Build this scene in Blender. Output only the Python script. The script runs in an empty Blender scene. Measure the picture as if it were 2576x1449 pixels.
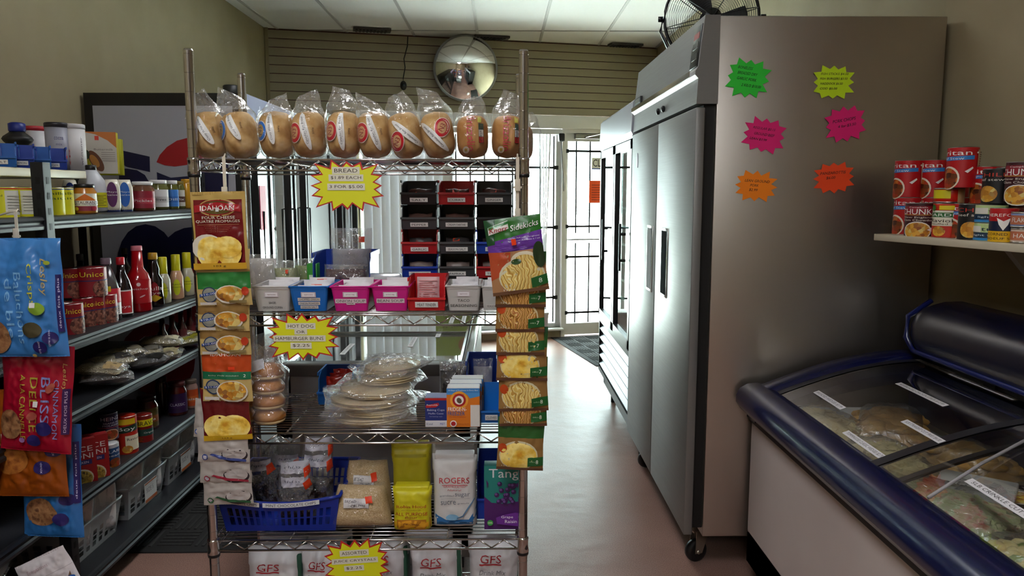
import bpy, bmesh, math, random
from mathutils import Vector, Matrix, noise
S = bpy.context.scene
C = S.collection
PI = math.pi
random.seed(7)

# ------------------------------------------------------------ camera
CAM_H, PITCH, YAW, FPX = 1.5, math.radians(7.15), math.radians(0.9), 1900.0
cam_data = bpy.data.cameras.new('camera')
cam = bpy.data.objects.new('camera', cam_data); C.objects.link(cam)
cam.location = (0, 0, CAM_H)
cam.rotation_euler = (PI/2 - PITCH, 0, -YAW)
cam_data.sensor_width = 36.0
cam_data.lens = 36.0*FPX/2576.0
cam_data.clip_start = 0.05; cam_data.clip_end = 200
S.camera = cam

# ------------------------------------------------------------ world, exposure
wd = bpy.data.worlds.new('overcast_sky'); S.world = wd; wd.use_nodes = True
wn = wd.node_tree; wn.nodes.clear()
wo = wn.nodes.new('ShaderNodeOutputWorld'); wb = wn.nodes.new('ShaderNodeBackground')
wb.inputs['Color'].default_value = (0.90, 0.95, 1.0, 1); wb.inputs['Strength'].default_value = 12.0
wn.links.new(wb.outputs[0], wo.inputs[0])
S.view_settings.view_transform = 'Standard'; S.view_settings.look = 'None'
S.view_settings.gamma = 1.0; S.view_settings.use_curve_mapping = False
S.view_settings.exposure = 0.4
sun_data = bpy.data.lights.new('sun', 'SUN'); sun_data.energy = 130; sun_data.angle = math.radians(3); sun_data.color = (.95, .97, 1)
sun = bpy.data.objects.new('sun', sun_data); C.objects.link(sun); sun.rotation_euler = (math.radians(13), 0, math.radians(15))
cy = S.cycles
cy.max_bounces = 10; cy.diffuse_bounces = 5; cy.glossy_bounces = 5; cy.transmission_bounces = 4
cy.transparent_max_bounces = 24; cy.sample_clamp_indirect = 40.0; cy.sample_clamp_direct = 0
cy.caustics_reflective = False; cy.caustics_refractive = False
cy.use_denoising = True
try: cy.denoiser = 'OPENIMAGEDENOISE'
except Exception: pass
cy.use_adaptive_sampling = True; cy.adaptive_threshold = 0.015
FILL_PANELS = [(-0.4, 3.6, 28), (-0.4, 0.3, 58), (-0.4, -2.2, 70)]     # ceiling panels added for fill light: x, y, watts

# ------------------------------------------------------------ colours and materials
def lin(h):
    h = h.lstrip('#'); o = []
    for i in (0, 2, 4):
        c = int(h[i:i+2], 16)/255
        o.append(c/12.92 if c <= .04045 else ((c+.055)/1.055)**2.4)
    return (*o, 1)
MATS = {}
def N(nt, t, **k):
    n = nt.nodes.new(t)
    for a, b in k.items():
        if a in n.inputs: n.inputs[a].default_value = b
        else: setattr(n, a, b)
    return n
def bumpy(nt, p, scale, strength, dist=.002, detail=3, stretch=None):
    tc = N(nt, 'ShaderNodeTexCoord'); mp = N(nt, 'ShaderNodeMapping')
    if stretch: mp.inputs['Scale'].default_value = stretch
    nz = N(nt, 'ShaderNodeTexNoise'); nz.inputs['Scale'].default_value = scale; nz.inputs['Detail'].default_value = detail
    b = N(nt, 'ShaderNodeBump'); b.inputs['Strength'].default_value = strength; b.inputs['Distance'].default_value = dist
    nt.links.new(tc.outputs['Object'], mp.inputs[0]); nt.links.new(mp.outputs[0], nz.inputs[0])
    nt.links.new(nz.outputs[0], b.inputs['Height']); nt.links.new(b.outputs[0], p.inputs['Normal'])
    return nz
def pm(color, rough=.5, metal=0., spec=.5, bump=None, coat=0., name=None):
    """plain painted / printed / plastic / metal material"""
    key = ('pm', color, rough, metal, spec, bump, coat)
    if key in MATS: return MATS[key]
    m = bpy.data.materials.new(name or ('paint_'+color.lstrip('#'))); m.use_nodes = True
    nt = m.node_tree; p = nt.nodes['Principled BSDF']
    p.inputs['Base Color'].default_value = lin(color); p.inputs['Roughness'].default_value = rough
    p.inputs['Metallic'].default_value = metal; p.inputs['Specular IOR Level'].default_value = spec
    p.inputs['Coat Weight'].default_value = coat; p.inputs['Coat Roughness'].default_value = .08
    if bump: bumpy(nt, p, *bump)
    MATS[key] = m; return m
def mottle(cols, scale, rough=.5, kind='noise', bump=.3, stretch=None, spec=.5, dist=.003):
    """patchy material from a colour ramp over noise or voronoi cells"""
    key = ('mo', tuple(cols), scale, rough, kind, bump, stretch, spec)
    if key in MATS: return MATS[key]
    m = bpy.data.materials.new('mottled_'+cols[0].lstrip('#')); m.use_nodes = True
    nt = m.node_tree; p = nt.nodes['Principled BSDF']
    tc = N(nt, 'ShaderNodeTexCoord'); mp = N(nt, 'ShaderNodeMapping')
    if stretch: mp.inputs['Scale'].default_value = stretch
    nt.links.new(tc.outputs['Object'], mp.inputs[0])
    r = N(nt, 'ShaderNodeValToRGB')
    if kind == 'voronoi':
        t = N(nt, 'ShaderNodeTexVoronoi'); t.inputs['Scale'].default_value = scale
        sep = N(nt, 'ShaderNodeSeparateColor'); nt.links.new(t.outputs['Color'], sep.inputs[0])
        src = sep.outputs[0]; hgt = t.outputs['Distance']
    elif kind == 'wave':
        t = N(nt, 'ShaderNodeTexWave'); t.inputs['Scale'].default_value = scale
        t.inputs['Distortion'].default_value = 14; t.inputs['Detail'].default_value = 2; t.inputs['Detail Scale'].default_value = .9
        src = t.outputs['Fac']; hgt = src
    else:
        t = N(nt, 'ShaderNodeTexNoise'); t.inputs['Scale'].default_value = scale; t.inputs['Detail'].default_value = 4
        src = t.outputs[0]; hgt = src
    nt.links.new(mp.outputs[0], t.inputs[0]); nt.links.new(src, r.inputs[0])
    cr = r.color_ramp; n = len(cols)
    lo, hi = (.3, .7) if kind == 'noise' else (0.05, .95)
    while len(cr.elements) < n: cr.elements.new(.5)
    for i, c in enumerate(cols):
        cr.elements[i].position = lo + (hi-lo)*i/(n-1); cr.elements[i].color = lin(c)
    nt.links.new(r.outputs[0], p.inputs['Base Color']); p.inputs['Roughness'].default_value = rough
    p.inputs['Specular IOR Level'].default_value = spec
    if bump:
        b = N(nt, 'ShaderNodeBump'); b.inputs['Strength'].default_value = bump; b.inputs['Distance'].default_value = dist
        nt.links.new(hgt, b.inputs['Height']); nt.links.new(b.outputs[0], p.inputs['Normal'])
    MATS[key] = m; return m
def clear(tint='#FFFFFF', amount=.12, rough=.12, wrinkle=60, strength=.8, dist=.004, fr=.5, name='clear_plastic', milky=0.):
    """thin clear sheet: mostly see-through, a share of it shines"""
    key = ('cl', tint, amount, rough, wrinkle, strength, fr, milky)
    if key in MATS: return MATS[key]
    m = bpy.data.materials.new(name); m.use_nodes = True; nt = m.node_tree; nt.nodes.clear()
    out = N(nt, 'ShaderNodeOutputMaterial'); mx = N(nt, 'ShaderNodeMixShader'); tr = N(nt, 'ShaderNodeBsdfTransparent')
    tr.inputs[0].default_value = lin(tint)
    g = N(nt, 'ShaderNodeBsdfGlossy'); g.inputs['Roughness'].default_value = rough; g.inputs['Color'].default_value = (1, 1, 1, 1)
    lw = N(nt, 'ShaderNodeLayerWeight'); lw.inputs['Blend'].default_value = .5
    pw = N(nt, 'ShaderNodeMath', operation='POWER'); pw.inputs[1].default_value = 5.5-5*fr; nt.links.new(lw.outputs['Facing'], pw.inputs[0])
    mr = N(nt, 'ShaderNodeMapRange'); mr.inputs['To Min'].default_value = amount; mr.inputs['To Max'].default_value = .9
    if wrinkle:
        tc = N(nt, 'ShaderNodeTexCoord'); nz = N(nt, 'ShaderNodeTexNoise'); nz.inputs['Scale'].default_value = wrinkle
        nz.inputs['Detail'].default_value = 2; nz.inputs['Distortion'].default_value = 1.5
        b = N(nt, 'ShaderNodeBump'); b.inputs['Strength'].default_value = strength; b.inputs['Distance'].default_value = dist
        nt.links.new(tc.outputs['Object'], nz.inputs[0]); nt.links.new(nz.outputs[0], b.inputs['Height'])
        nt.links.new(b.outputs[0], g.inputs['Normal'])
    nt.links.new(pw.outputs[0], mr.inputs['Value']); nt.links.new(mr.outputs[0], mx.inputs[0])
    base = tr
    if milky:
        d = N(nt, 'ShaderNodeBsdfDiffuse'); d.inputs[0].default_value = lin('#E8E8EA')
        m2 = N(nt, 'ShaderNodeMixShader'); m2.inputs[0].default_value = milky
        nt.links.new(tr.outputs[0], m2.inputs[1]); nt.links.new(d.outputs[0], m2.inputs[2]); base = m2
    nt.links.new(base.outputs[0], mx.inputs[1]); nt.links.new(g.outputs[0], mx.inputs[2]); nt.links.new(mx.outputs[0], out.inputs[0])
    MATS[key] = m; return m
WHITE = '#E6E4E0'; BLACK = '#0B0B0C'
CHROME = pm('#C9C6C4', .16, 1., name='chrome')
STEEL_RIM = pm('#B9B6B0', .3, 1., name='can_metal')
CLEARBAG = clear(amount=.03, rough=.12, wrinkle=34, strength=.8, dist=.006, fr=.22, milky=.03)
CRINKLE = clear(amount=.11, rough=.10, wrinkle=26, strength=1.0, dist=.012, fr=.28, name='crinkled_plastic', milky=.10)
GLASS = clear(tint='#E9F3F0', amount=.03, rough=.0, wrinkle=0, fr=.5, name='glass')
LCDGLASS = clear(tint='#F0F3F2', amount=.06, rough=.02, wrinkle=0, fr=.55, name='lid_glass')

# ------------------------------------------------------------ pixel ray at a stated depth -> world point
def ray(px, py):
    a = (px-1288)/FPX; b = (724.5-py)/FPX
    fy = math.cos(PITCH)+b*math.sin(PITCH); fz = -math.sin(PITCH)+b*math.cos(PITCH)
    return (a*math.cos(YAW)+fy*math.sin(YAW), -a*math.sin(YAW)+fy*math.cos(YAW), fz)
def at(px, py, y):
    r = ray(px, py); t = y/r[1]; return Vector((r[0]*t, y, CAM_H+r[2]*t))
def atx(px, py, x):
    r = ray(px, py); t = x/r[0]; return Vector((x, r[1]*t, CAM_H+r[2]*t))
def atz(px, py, z):
    r = ray(px, py); t = (z-CAM_H)/r[2]; return Vector((r[0]*t, r[1]*t, z))

# ------------------------------------------------------------ mesh builder
_txt = {}
def text_mesh(s):
    if s in _txt: return _txt[s]
    cu = bpy.data.curves.new('lettering', 'FONT'); cu.body = s; cu.resolution_u = 2; cu.size = 1
    ob = bpy.data.objects.new('lettering', cu)
    me = ob.to_mesh()
    vs = [(v.co.x, v.co.y) for v in me.vertices]; fs = [tuple(p.vertices) for p in me.polygons]
    ob.to_mesh_clear(); bpy.data.objects.remove(ob); bpy.data.curves.remove(cu)
    if not vs: vs = [(0, 0), (1, 0), (1, 1)]; fs = []
    x0 = min(v[0] for v in vs); x1 = max(v[0] for v in vs); y0 = min(v[1] for v in vs); y1 = max(v[1] for v in vs)
    _txt[s] = (vs, fs, x0, x1, y0, y1); return _txt[s]
def T(loc=(0, 0, 0), rz=0, rx=0, ry=0, s=1):
    return Matrix.Translation(loc) @ Matrix.Rotation(rz, 4, 'Z') @ Matrix.Rotation(ry, 4, 'Y') @ Matrix.Rotation(rx, 4, 'X') @ Matrix.Scale(s, 4)
class MB:
    def __init__(s): s.v = []; s.f = []; s.mi = []; s.sm = []; s.ms = []
    def add(s, vs, fs, mat, smooth=False, M=None):
        b = len(s.v)
        if mat not in s.ms: s.ms.append(mat)
        k = s.ms.index(mat)
        s.v.extend([tuple(M @ Vector(v)) for v in vs] if M else [tuple(v) for v in vs])
        for f in fs: s.f.append(tuple(b+i for i in f)); s.mi.append(k); s.sm.append(smooth)
        return s
    def box(s, x0, x1, y0, y1, z0, z1, mat, M=None, c=0.):
        if c <= 0:
            vs = [(x, y, z) for x in (x0, x1) for y in (y0, y1) for z in (z0, z1)]
            return s.add(vs, [(0, 1, 3, 2), (4, 6, 7, 5), (0, 4, 5, 1), (2, 3, 7, 6), (0, 2, 6, 4), (1, 5, 7, 3)], mat, False, M)
        bm = bmesh.new(); bmesh.ops.create_cube(bm, size=1)
        for v in bm.verts: v.co = Vector(((x0+x1)/2+v.co.x*(x1-x0), (y0+y1)/2+v.co.y*(y1-y0), (z0+z1)/2+v.co.z*(z1-z0)))
        bmesh.ops.bevel(bm, geom=list(bm.edges), offset=c, segments=2, affect='EDGES', profile=.5)
        vs = [tuple(v.co) for v in bm.verts]; fs = [tuple(v.index for v in f.verts) for f in bm.faces]; bm.free()
        return s.add(vs, fs, mat, True, M)
    def prism(s, pts, y0, y1, mat, M=None, axis='y'):
        """outline pts (a,b) extruded; axis y: (x,z) along y; x: (y,z) along x; z: (x,y) along z"""
        n = len(pts)
        g = {'y': lambda p, t: (p[0], t, p[1]), 'x': lambda p, t: (t, p[0], p[1]), 'z': lambda p, t: (p[0], p[1], t)}[axis]
        vs = [g(p, y0) for p in pts]+[g(p, y1) for p in pts]
        fs = [tuple(range(n)), tuple(range(2*n-1, n-1, -1))]+[(i, n+i, n+(i+1) % n, (i+1) % n) for i in range(n)]
        return s.add(vs, fs, mat, False, M)
    def lathe(s, prof, mat, M=None, seg=20, smooth=True, sx=1., sy=1.):
        vs = []; fs = []
        for r, z in prof:
            for k in range(seg):
                a = 2*PI*k/seg; vs.append((r*math.cos(a)*sx, r*math.sin(a)*sy, z))
        for i in range(len(prof)-1):
            for k in range(seg):
                k2 = (k+1) % seg; fs.append((i*seg+k, i*seg+k2, (i+1)*seg+k2, (i+1)*seg+k))
        if prof[0][0] > 1e-5: fs.append(tuple(range(seg-1, -1, -1)))
        if prof[-1][0] > 1e-5: fs.append(tuple((len(prof)-1)*seg+k for k in range(seg)))
        return s.add(vs, fs, mat, smooth, M)
    def tube(s, pts, r, mat, M=None, seg=8, caps=True):
        pts = [Vector(p) for p in pts]; vs = []; fs = []; up = Vector((0, 0, 1))
        for i, p in enumerate(pts):
            d = (pts[min(i+1, len(pts)-1)]-pts[max(i-1, 0)]).normalized()
            a = d.cross(up)
            if a.length < 1e-3: a = d.cross(Vector((1, 0, 0)))
            a.normalize(); b = d.cross(a).normalized()
            rr = r[i] if isinstance(r, (list, tuple)) else r
            for k in range(seg):
                t = 2*PI*k/seg; vs.append(tuple(p+a*math.cos(t)*rr+b*math.sin(t)*rr))
        for i in range(len(pts)-1):
            for k in range(seg):
                k2 = (k+1) % seg; fs.append((i*seg+k, i*seg+k2, (i+1)*seg+k2, (i+1)*seg+k))
        if caps: fs += [tuple(range(seg-1, -1, -1)), tuple((len(pts)-1)*seg+k for k in range(seg))]
        return s.add(vs, fs, mat, True, M)
    def grid(s, fn, nu, nv, mat, M=None, smooth=True, flip=False):
        vs = [tuple(fn(i/nu, j/nv)) for j in range(nv+1) for i in range(nu+1)]; w = nu+1
        fs = [(j*w+i, j*w+i+1, (j+1)*w+i+1, (j+1)*w+i) for j in range(nv) for i in range(nu)]
        if flip: fs = [f[::-1] for f in fs]
        return s.add(vs, fs, mat, smooth, M)
    def ball(s, r, mat, M=None, seg=12, rings=8, sx=1, sy=1, sz=1):
        prof = [(max(r*math.sin(PI*i/rings), 1e-6 if i in (0, rings) else 0), -r*math.cos(PI*i/rings)*sz) for i in range(rings+1)]
        return s.lathe(prof, mat, M, seg, True, sx, sy)
    def build(s, name, parent=None, loc=None, rz=0, rot=None, **tags):
        me = bpy.data.meshes.new(name); me.from_pydata(s.v, [], s.f)
        for m in s.ms: me.materials.append(m)
        me.polygons.foreach_set('material_index', s.mi); me.polygons.foreach_set('use_smooth', s.sm); me.update()
        o = bpy.data.objects.new(name, me); C.objects.link(o)
        if parent: o.parent = parent
        if loc is not None: o.location = loc
        o.rotation_euler = rot if rot else (0, 0, rz)
        for k, v in tags.items():
            if v is not None: o[k] = v
        return o
def thing(name, label, category, loc=(0, 0, 0), rz=0, group=None, rot=None, s=None):
    o = bpy.data.objects.new(name, None); C.objects.link(o); o.empty_display_size = .05
    o.location = loc; o.rotation_euler = rot if rot else (0, 0, rz); o['label'] = label; o['category'] = category
    if group: o['group'] = group
    if s: o.scale = (s, s, s) if not isinstance(s, (tuple, list)) else s
    return o
def dup(root, label, loc, rz=None, rot=None):
    def cp(o, par):
        c = o.copy(); C.objects.link(c)
        if par: c.parent = par
        for ch in list(o.children): cp(ch, c)
        return c
    r = cp(root, None); r.location = loc
    if rz is not None: r.rotation_euler = (0, 0, rz)
    if rot is not None: r.rotation_euler = rot
    r['label'] = label
    return r

# ------------------------------------------------------------ printing on surfaces
def m_flat(w, y=0.):                       # vertical front face at local y, looking to -y
    return lambda u, v, o: Vector((u, y-o, v))
def m_cyl(r, phi=0., z0=0.):
    return lambda u, v, o: Vector(((r+o)*math.sin(u/r+phi), -(r+o)*math.cos(u/r+phi), z0+v))
class Soft:
    """a filled bag standing or hanging: front bulges to -y"""
    def __init__(s, w, h, d, prof='square', wr=.0, seed=0, px=2.6, pz=3., q=.6):
        s.w, s.h, s.d, s.prof, s.wr, s.seed, s.px, s.pz, s.q = w, h, d, prof, wr, seed, px, pz, q
    def hw(s, t):
        a = s.w/2
        if s.prof == 'square': return a*(1-.04*(1-abs(t)))
        if s.prof == 'loaf': return a*max(1-abs(t)**3.6, .0001)**.38
        if s.prof == 'bag':                       # rounded below, drawn in towards a loose top
            if t < .25: return a*max(1-abs(t)**5, .0001)**.35 if t < 0 else a
            k = (t-.25)/.75; return a*(1-.50*k**1.2+.05*math.sin(k*7+s.seed))
        if s.prof == 'taper': return a*(1-.10*(t+1)/2)
        if s.prof == 'sack': return a*(1-.03*math.sin((t+1)*PI*.5)+(.04*(t > .6)))
        if s.prof == 'trap': return a*(1-.28*(t+1)/2)
        return a
    def b(s, k, t):
        e = max(1-abs(k)**s.px, 0)**s.q*max(1-abs(t)**s.pz, 0)**s.q
        if s.prof == 'bag' and t > .25: e *= max(1-(t-.25)/.72, .02)**1.2
        n = 0
        if s.wr:
            P = Vector((k*2.2+s.seed*3.1, t*2.8, s.seed*1.7)); n = s.wr*(noise.noise(P*1.6)+.6*noise.noise(P*3.7))*min(1, 3*(1-abs(k)))*min(1, 4*(1-abs(t)))
        return s.d/2*e+n
    def wob(s, k, t):
        if not s.wr: return 0
        return s.wr*.9*noise.noise(Vector((k*1.7+s.seed, t*1.7+s.seed*2.3, 4.2)))
    def map(s):
        def M(u, v, o):
            t = max(-1, min(1, 2*v/s.h-1)); w_ = s.hw(t); u = max(-w_, min(w_, u)); v = max(0, min(s.h, v)); k = u/w_
            return Vector((u, s.wob(k, t)-(s.b(k, t)+o), v))
        return M
    def shell(s, mb, mat, nu=16, nv=22, M=None, back=1., j0=0., j1=1., skew=0., slope=0.):
        def side(g):
            def fn(i, j):
                j = j0+(j1-j0)*j; t = 2*j-1; k = 2*i-1; q = max(0, (t-.25)/.75)**1.5
                return (k*s.hw(t)+skew*q, s.wob(k, t)*(1+2.5*q)+g*s.b(k, t), j*s.h+q*slope*k)
            return fn
        mb.grid(side(-1), nu, nv, mat, M); mb.grid(side(back), nu, nv, mat, M, flip=True)
        return s
from mathutils.geometry import tessellate_polygon
def refine(vs, faces, L):
    """triangulate flat outlines and split long edges so that the print follows a curved surface"""
    vs = [(v[0], v[1]) for v in vs]; tris = []
    for f in faces:
        if len(f) == 3: tris.append(tuple(f)); continue
        for t in tessellate_polygon([[Vector((vs[i][0], vs[i][1], 0)) for i in f]]): tris.append(tuple(f[i] for i in t))
    if not L: return vs, tris
    for _ in range(5):
        mid = {}; out = []; hit = False
        def m(a, b):
            k = (min(a, b), max(a, b))
            if k in mid: return mid[k]
            if math.hypot(vs[a][0]-vs[b][0], vs[a][1]-vs[b][1]) <= L: mid[k] = None; return None
            vs.append(((vs[a][0]+vs[b][0])/2, (vs[a][1]+vs[b][1])/2)); mid[k] = len(vs)-1; return mid[k]
        for a, b, c in tris:
            x, y, z = m(a, b), m(b, c), m(c, a); n = (x is not None)+(y is not None)+(z is not None)
            if n: hit = True
            if n == 0: out.append((a, b, c))
            elif n == 3: out += [(a, x, z), (x, b, y), (z, y, c), (x, y, z)]
            elif n == 1:
                if x is not None: out += [(a, x, c), (x, b, c)]
                elif y is not None: out += [(a, b, y), (a, y, c)]
                else: out += [(a, b, z), (z, b, c)]
            else:
                if x is None: out += [(c, z, y), (z, a, b), (z, b, y)]
                elif y is None: out += [(a, x, z), (x, b, c), (x, c, z)]
                else: out += [(b, y, x), (a, x, y), (a, y, c)]
        tris = out
        if not hit: break
    return vs, tris
class Pen:
    """prints in 0..1 coordinates over a w x h field of a surface map; every mark lies a hair above the last"""
    def __init__(s, mb, mp, w, h, v0=0., u0=0., step=.012, base=.0008, inc=.00035, M=None, rough=.45):
        s.mb, s.mp, s.w, s.h, s.v0, s.u0, s.step, s.o, s.inc, s.M, s.rough = mb, mp, w, h, v0, u0, step, base, inc, M, rough; s.n = 0
    def m(s, c): return c if not isinstance(c, str) else pm(c, s.rough)
    def up(s): s.n += 1; s.o += s.inc*(1 if s.n < 20 else .15)
    def q(s, x, y): return ((x-.5)*s.w+s.u0, y*s.h+s.v0)
    def r(s, x0, y0, x1, y1, c):
        (a, b), (a2, b2) = s.q(x0, y0), s.q(x1, y1); o = s.o
        nu = max(1, int(abs(a2-a)/s.step)) if s.step else 1; nv = max(1, int(abs(b2-b)/s.step)) if s.step else 1
        s.mb.grid(lambda i, j: s.mp(a+(a2-a)*i, b+(b2-b)*j, o), nu, nv, s.m(c), s.M, smooth=bool(s.step)); s.up(); return s
    def e(s, cx, cy, rx, ry, c, seg=20, a0=0, a1=360, rot=0):
        """rx, ry in metres"""
        a, b = s.q(cx, cy); o = s.o; rings = max(1, int(max(rx, ry)/(s.step*1.2))) if s.step else 1
        cr, sr = math.cos(rot), math.sin(rot)
        vs = [tuple(s.mp(a, b, o))]; fs = []
        for k in range(1, rings+1):
            for i in range(seg):
                t = math.radians(a0+(a1-a0)*i/(seg if a1-a0 == 360 else seg-1)); f = k/rings
                x, y = rx*f*math.cos(t), ry*f*math.sin(t)
                vs.append(tuple(s.mp(a+x*cr-y*sr, b+x*sr+y*cr, o)))
        n = seg if a1-a0 == 360 else seg-1
        for i in range(n): fs.append((0, 1+i, 1+(i+1) % seg))
        for k in range(1, rings):
            for i in range(n):
                p0 = 1+(k-1)*seg; p1 = 1+k*seg; fs.append((p0+i, p1+i, p1+(i+1) % seg, p0+(i+1) % seg))
        s.mb.add(vs, fs, s.m(c), True, s.M); s.up(); return s
    def p(s, pts, c):
        p2, fs = refine([s.q(x, y) for x, y in pts], [tuple(range(len(pts)))], s.step*1.5)
        s.mb.add([tuple(s.mp(x, y, s.o)) for x, y in p2], fs, s.m(c), bool(s.step), s.M); s.up(); return s
    def t(s, txt, cx, cy, w, h, c, rot=0, shear=0, mt=False):
        """w and h as shares of the field; rot in degrees (the box is measured before turning, in metres)"""
        vs, fs, x0, x1, y0, y1 = text_mesh(txt); a, b = s.q(cx, cy)
        W, Hh = w*s.w, h*s.h
        if rot in (90, -90): W, Hh = w*s.h, h*s.w
        if mt: W, Hh = w, h
        R = math.radians(rot); cr, sr = math.cos(R), math.sin(R); o = s.o; out = []
        for x, y in vs:
            yy = ((y-y0)/(y1-y0+1e-9)-.5)*Hh; xx = ((x-x0)/(x1-x0+1e-9)-.5)*W+shear*yy
            out.append((a+xx*cr-yy*sr, b+xx*sr+yy*cr))
        if s.step: out, fs = refine(out, fs, s.step*1.5)
        s.mb.add([tuple(s.mp(x, y, o)) for x, y in out], fs, s.m(c), False, s.M); s.up(); return s
def burst_pts(n, w, h, rin=.78, seed=0, rough=.06):
    rnd = random.Random(seed); pts = []
    for i in range(2*n):
        a = 2*PI*i/(2*n); k = 1 if i % 2 == 0 else rin
        c, s_ = math.cos(a), math.sin(a); q = 5 if i % 2 == 0 else 3.2; e = (abs(c)**q+abs(s_)**q)**(-1/q)
        k *= 1+rnd.uniform(-rough, rough)
        pts.append((w/2*c*e*k, h/2*s_*e*k))
    return pts
# ============================================================ THE SETTING
def struct(mb, name, **k): return mb.build(name, kind='structure', **k)
KHAKI = mottle(['#968A6C', '#9B8F72', '#9F9376'], 3, .75, bump=.08, spec=.25)
LW, RW = -2.15, 1.64
def wall_mat_floor():
    m = bpy.data.materials.new('vinyl_floor'); m.use_nodes = True; nt = m.node_tree; p = nt.nodes['Principled BSDF']
    tc = N(nt, 'ShaderNodeTexCoord')
    n1 = N(nt, 'ShaderNodeTexNoise'); n1.inputs['Scale'].default_value = 240; n1.inputs['Detail'].default_value = 2
    n2 = N(nt, 'ShaderNodeTexNoise'); n2.inputs['Scale'].default_value = 2.2; n2.inputs['Detail'].default_value = 6
    nt.links.new(tc.outputs['Object'], n1.inputs[0]); nt.links.new(tc.outputs['Object'], n2.inputs[0])
    r = N(nt, 'ShaderNodeValToRGB'); r.color_ramp.elements[0].position = .3; r.color_ramp.elements[1].position = .7
    r.color_ramp.elements[0].color = lin('#7C5A4F'); r.color_ramp.elements[1].color = lin('#A98678')
    nt.links.new(n1.outputs[0], r.inputs[0])
    r2 = N(nt, 'ShaderNodeValToRGB'); r2.color_ramp.elements[0].position = .35; r2.color_ramp.elements[1].position = .75
    r2.color_ramp.elements[0].color = (.82, .82, .82, 1); r2.color_ramp.elements[1].color = (1.1, 1.08, 1.08, 1)
    nt.links.new(n2.outputs[0], r2.inputs[0])
    mx = N(nt, 'ShaderNodeMix'); mx.data_type = 'RGBA'; mx.blend_type = 'MULTIPLY'; mx.inputs[0].default_value = 1
    nt.links.new(r.outputs[0], mx.inputs[6]); nt.links.new(r2.outputs[0], mx.inputs[7]); nt.links.new(mx.outputs[2], p.inputs['Base Color'])
    rr = N(nt, 'ShaderNodeMapRange'); rr.inputs['To Min'].default_value = .26; rr.inputs['To Max'].default_value = .46; p.inputs['Specular IOR Level'].default_value = .28
    nt.links.new(n2.outputs[0], rr.inputs[0]); nt.links.new(rr.outputs[0], p.inputs['Roughness'])
    b = N(nt, 'ShaderNodeBump'); b.inputs['Strength'].default_value = .25; b.inputs['Distance'].default_value = .01
    n3 = N(nt, 'ShaderNodeTexNoise'); n3.inputs['Scale'].default_value = 9; n3.inputs['Detail'].default_value = 5
    nt.links.new(tc.outputs['Object'], n3.inputs[0]); nt.links.new(n3.outputs[0], b.inputs['Height']); nt.links.new(b.outputs[0], p.inputs['Normal'])
    return m
mb = MB(); mb.box(-2.4, 3.6, -4.2, 8.6, -.1, 0, wall_mat_floor()); struct(mb, 'floor')
mb = MB(); mb.box(-40, 40, 8.6, 60, -.25, -.13, mottle(['#D6D4D0', '#E6E4E0'], 2, .9)); struct(mb, 'ground')
mb = MB(); mb.box(-2.4, 3.6, -4.2, 8.6, 3.0, 3.1, mottle(['#DEDEDC', '#EAEAE8', '#F2F2F0'], 300, .9, bump=.25, spec=.2)); struct(mb, 'ceiling')
mb = MB(); TB = pm('#B4B3B0', .5)
for k in range(-0, 10):
    x = -2.04+.61*k
    if x < 3.5: mb.box(x-.012, x+.012, -4.1, 8.5, 2.994, 3.002, TB)
y = 7.262
while y > -4:
    mb.box(-2.3, 3.5, y-.012, y+.012, 2.9945, 3.002, TB); y -= 1.22
struct(mb, 'trim_1')
# left wall, right wall (it bends outward beside the steel freezer), back wall
mb = MB(); mb.box(LW-.1, LW, -4.1, 7.25, 0, 3.0, KHAKI); struct(mb, 'wall_left')
mb = MB(); mb.box(RW, RW+.1, 2.86, 8.4, 0, 3.0, KHAKI); struct(mb, 'wall_right')
mb = MB(); mb.prism([(RW, 2.86), (RW+.23*7.1, 2.86-.973*7.1), (RW+.23*7.1+.1, 2.86-.973*7.1), (RW+.1, 2.88)], 0, 3.0, KHAKI, axis='z'); struct(mb, 'wall_right_bend')
mb = MB(); mb.box(-2.3, 3.6, -4.2, -4.0, 0, 3.0, KHAKI); struct(mb, 'wall_back')
# front wall: local x runs along it, local y points outdoors
FWM = Matrix.Translation((LW, 7.18, 0)) @ Matrix.Rotation(math.atan2(.2297, .9733), 4, 'Z')
FRZ = math.atan2(.2297, .9733)
def fwp(u, off, z): return FWM @ Vector((u, off, z))
WTRIM = pm('#DEDCDA', .35)
mb = MB()
for (u0, u1, z0, z1) in ((-.1, 4.05, 2.28, 3.0), (-.1, .82, 0, 2.28), (3.86, 4.05, 0, 2.28), (.82, 2.86, 0, .10)):
    mb.box(u0, u1, 0, .12, z0, z1, KHAKI, FWM)
struct(mb, 'wall_front')
mb = MB(); SL = pm('#9E947A', .55, bump=(400, .05)); GR = pm('#4A1C16', .6)
mb.box(0.03, 3.88, -.006, 0, 2.285, 2.995, GR, FWM)
z = 2.285
while z < 2.99:
    z1 = min(z+.0712, 2.995); mb.box(.03, 3.88, -.016, -.005, z, z1, SL, FWM); z += .0785
struct(mb, 'wall_front_slatboard')
mb = MB(); mb.box(-.0, .03, -.03, 0, 0, 3.0, KHAKI, FWM); mb.box(.8, 3.9, -.05, 0, 2.15, 2.28, WTRIM, FWM, c=.004); struct(mb, 'trim_2')
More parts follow.
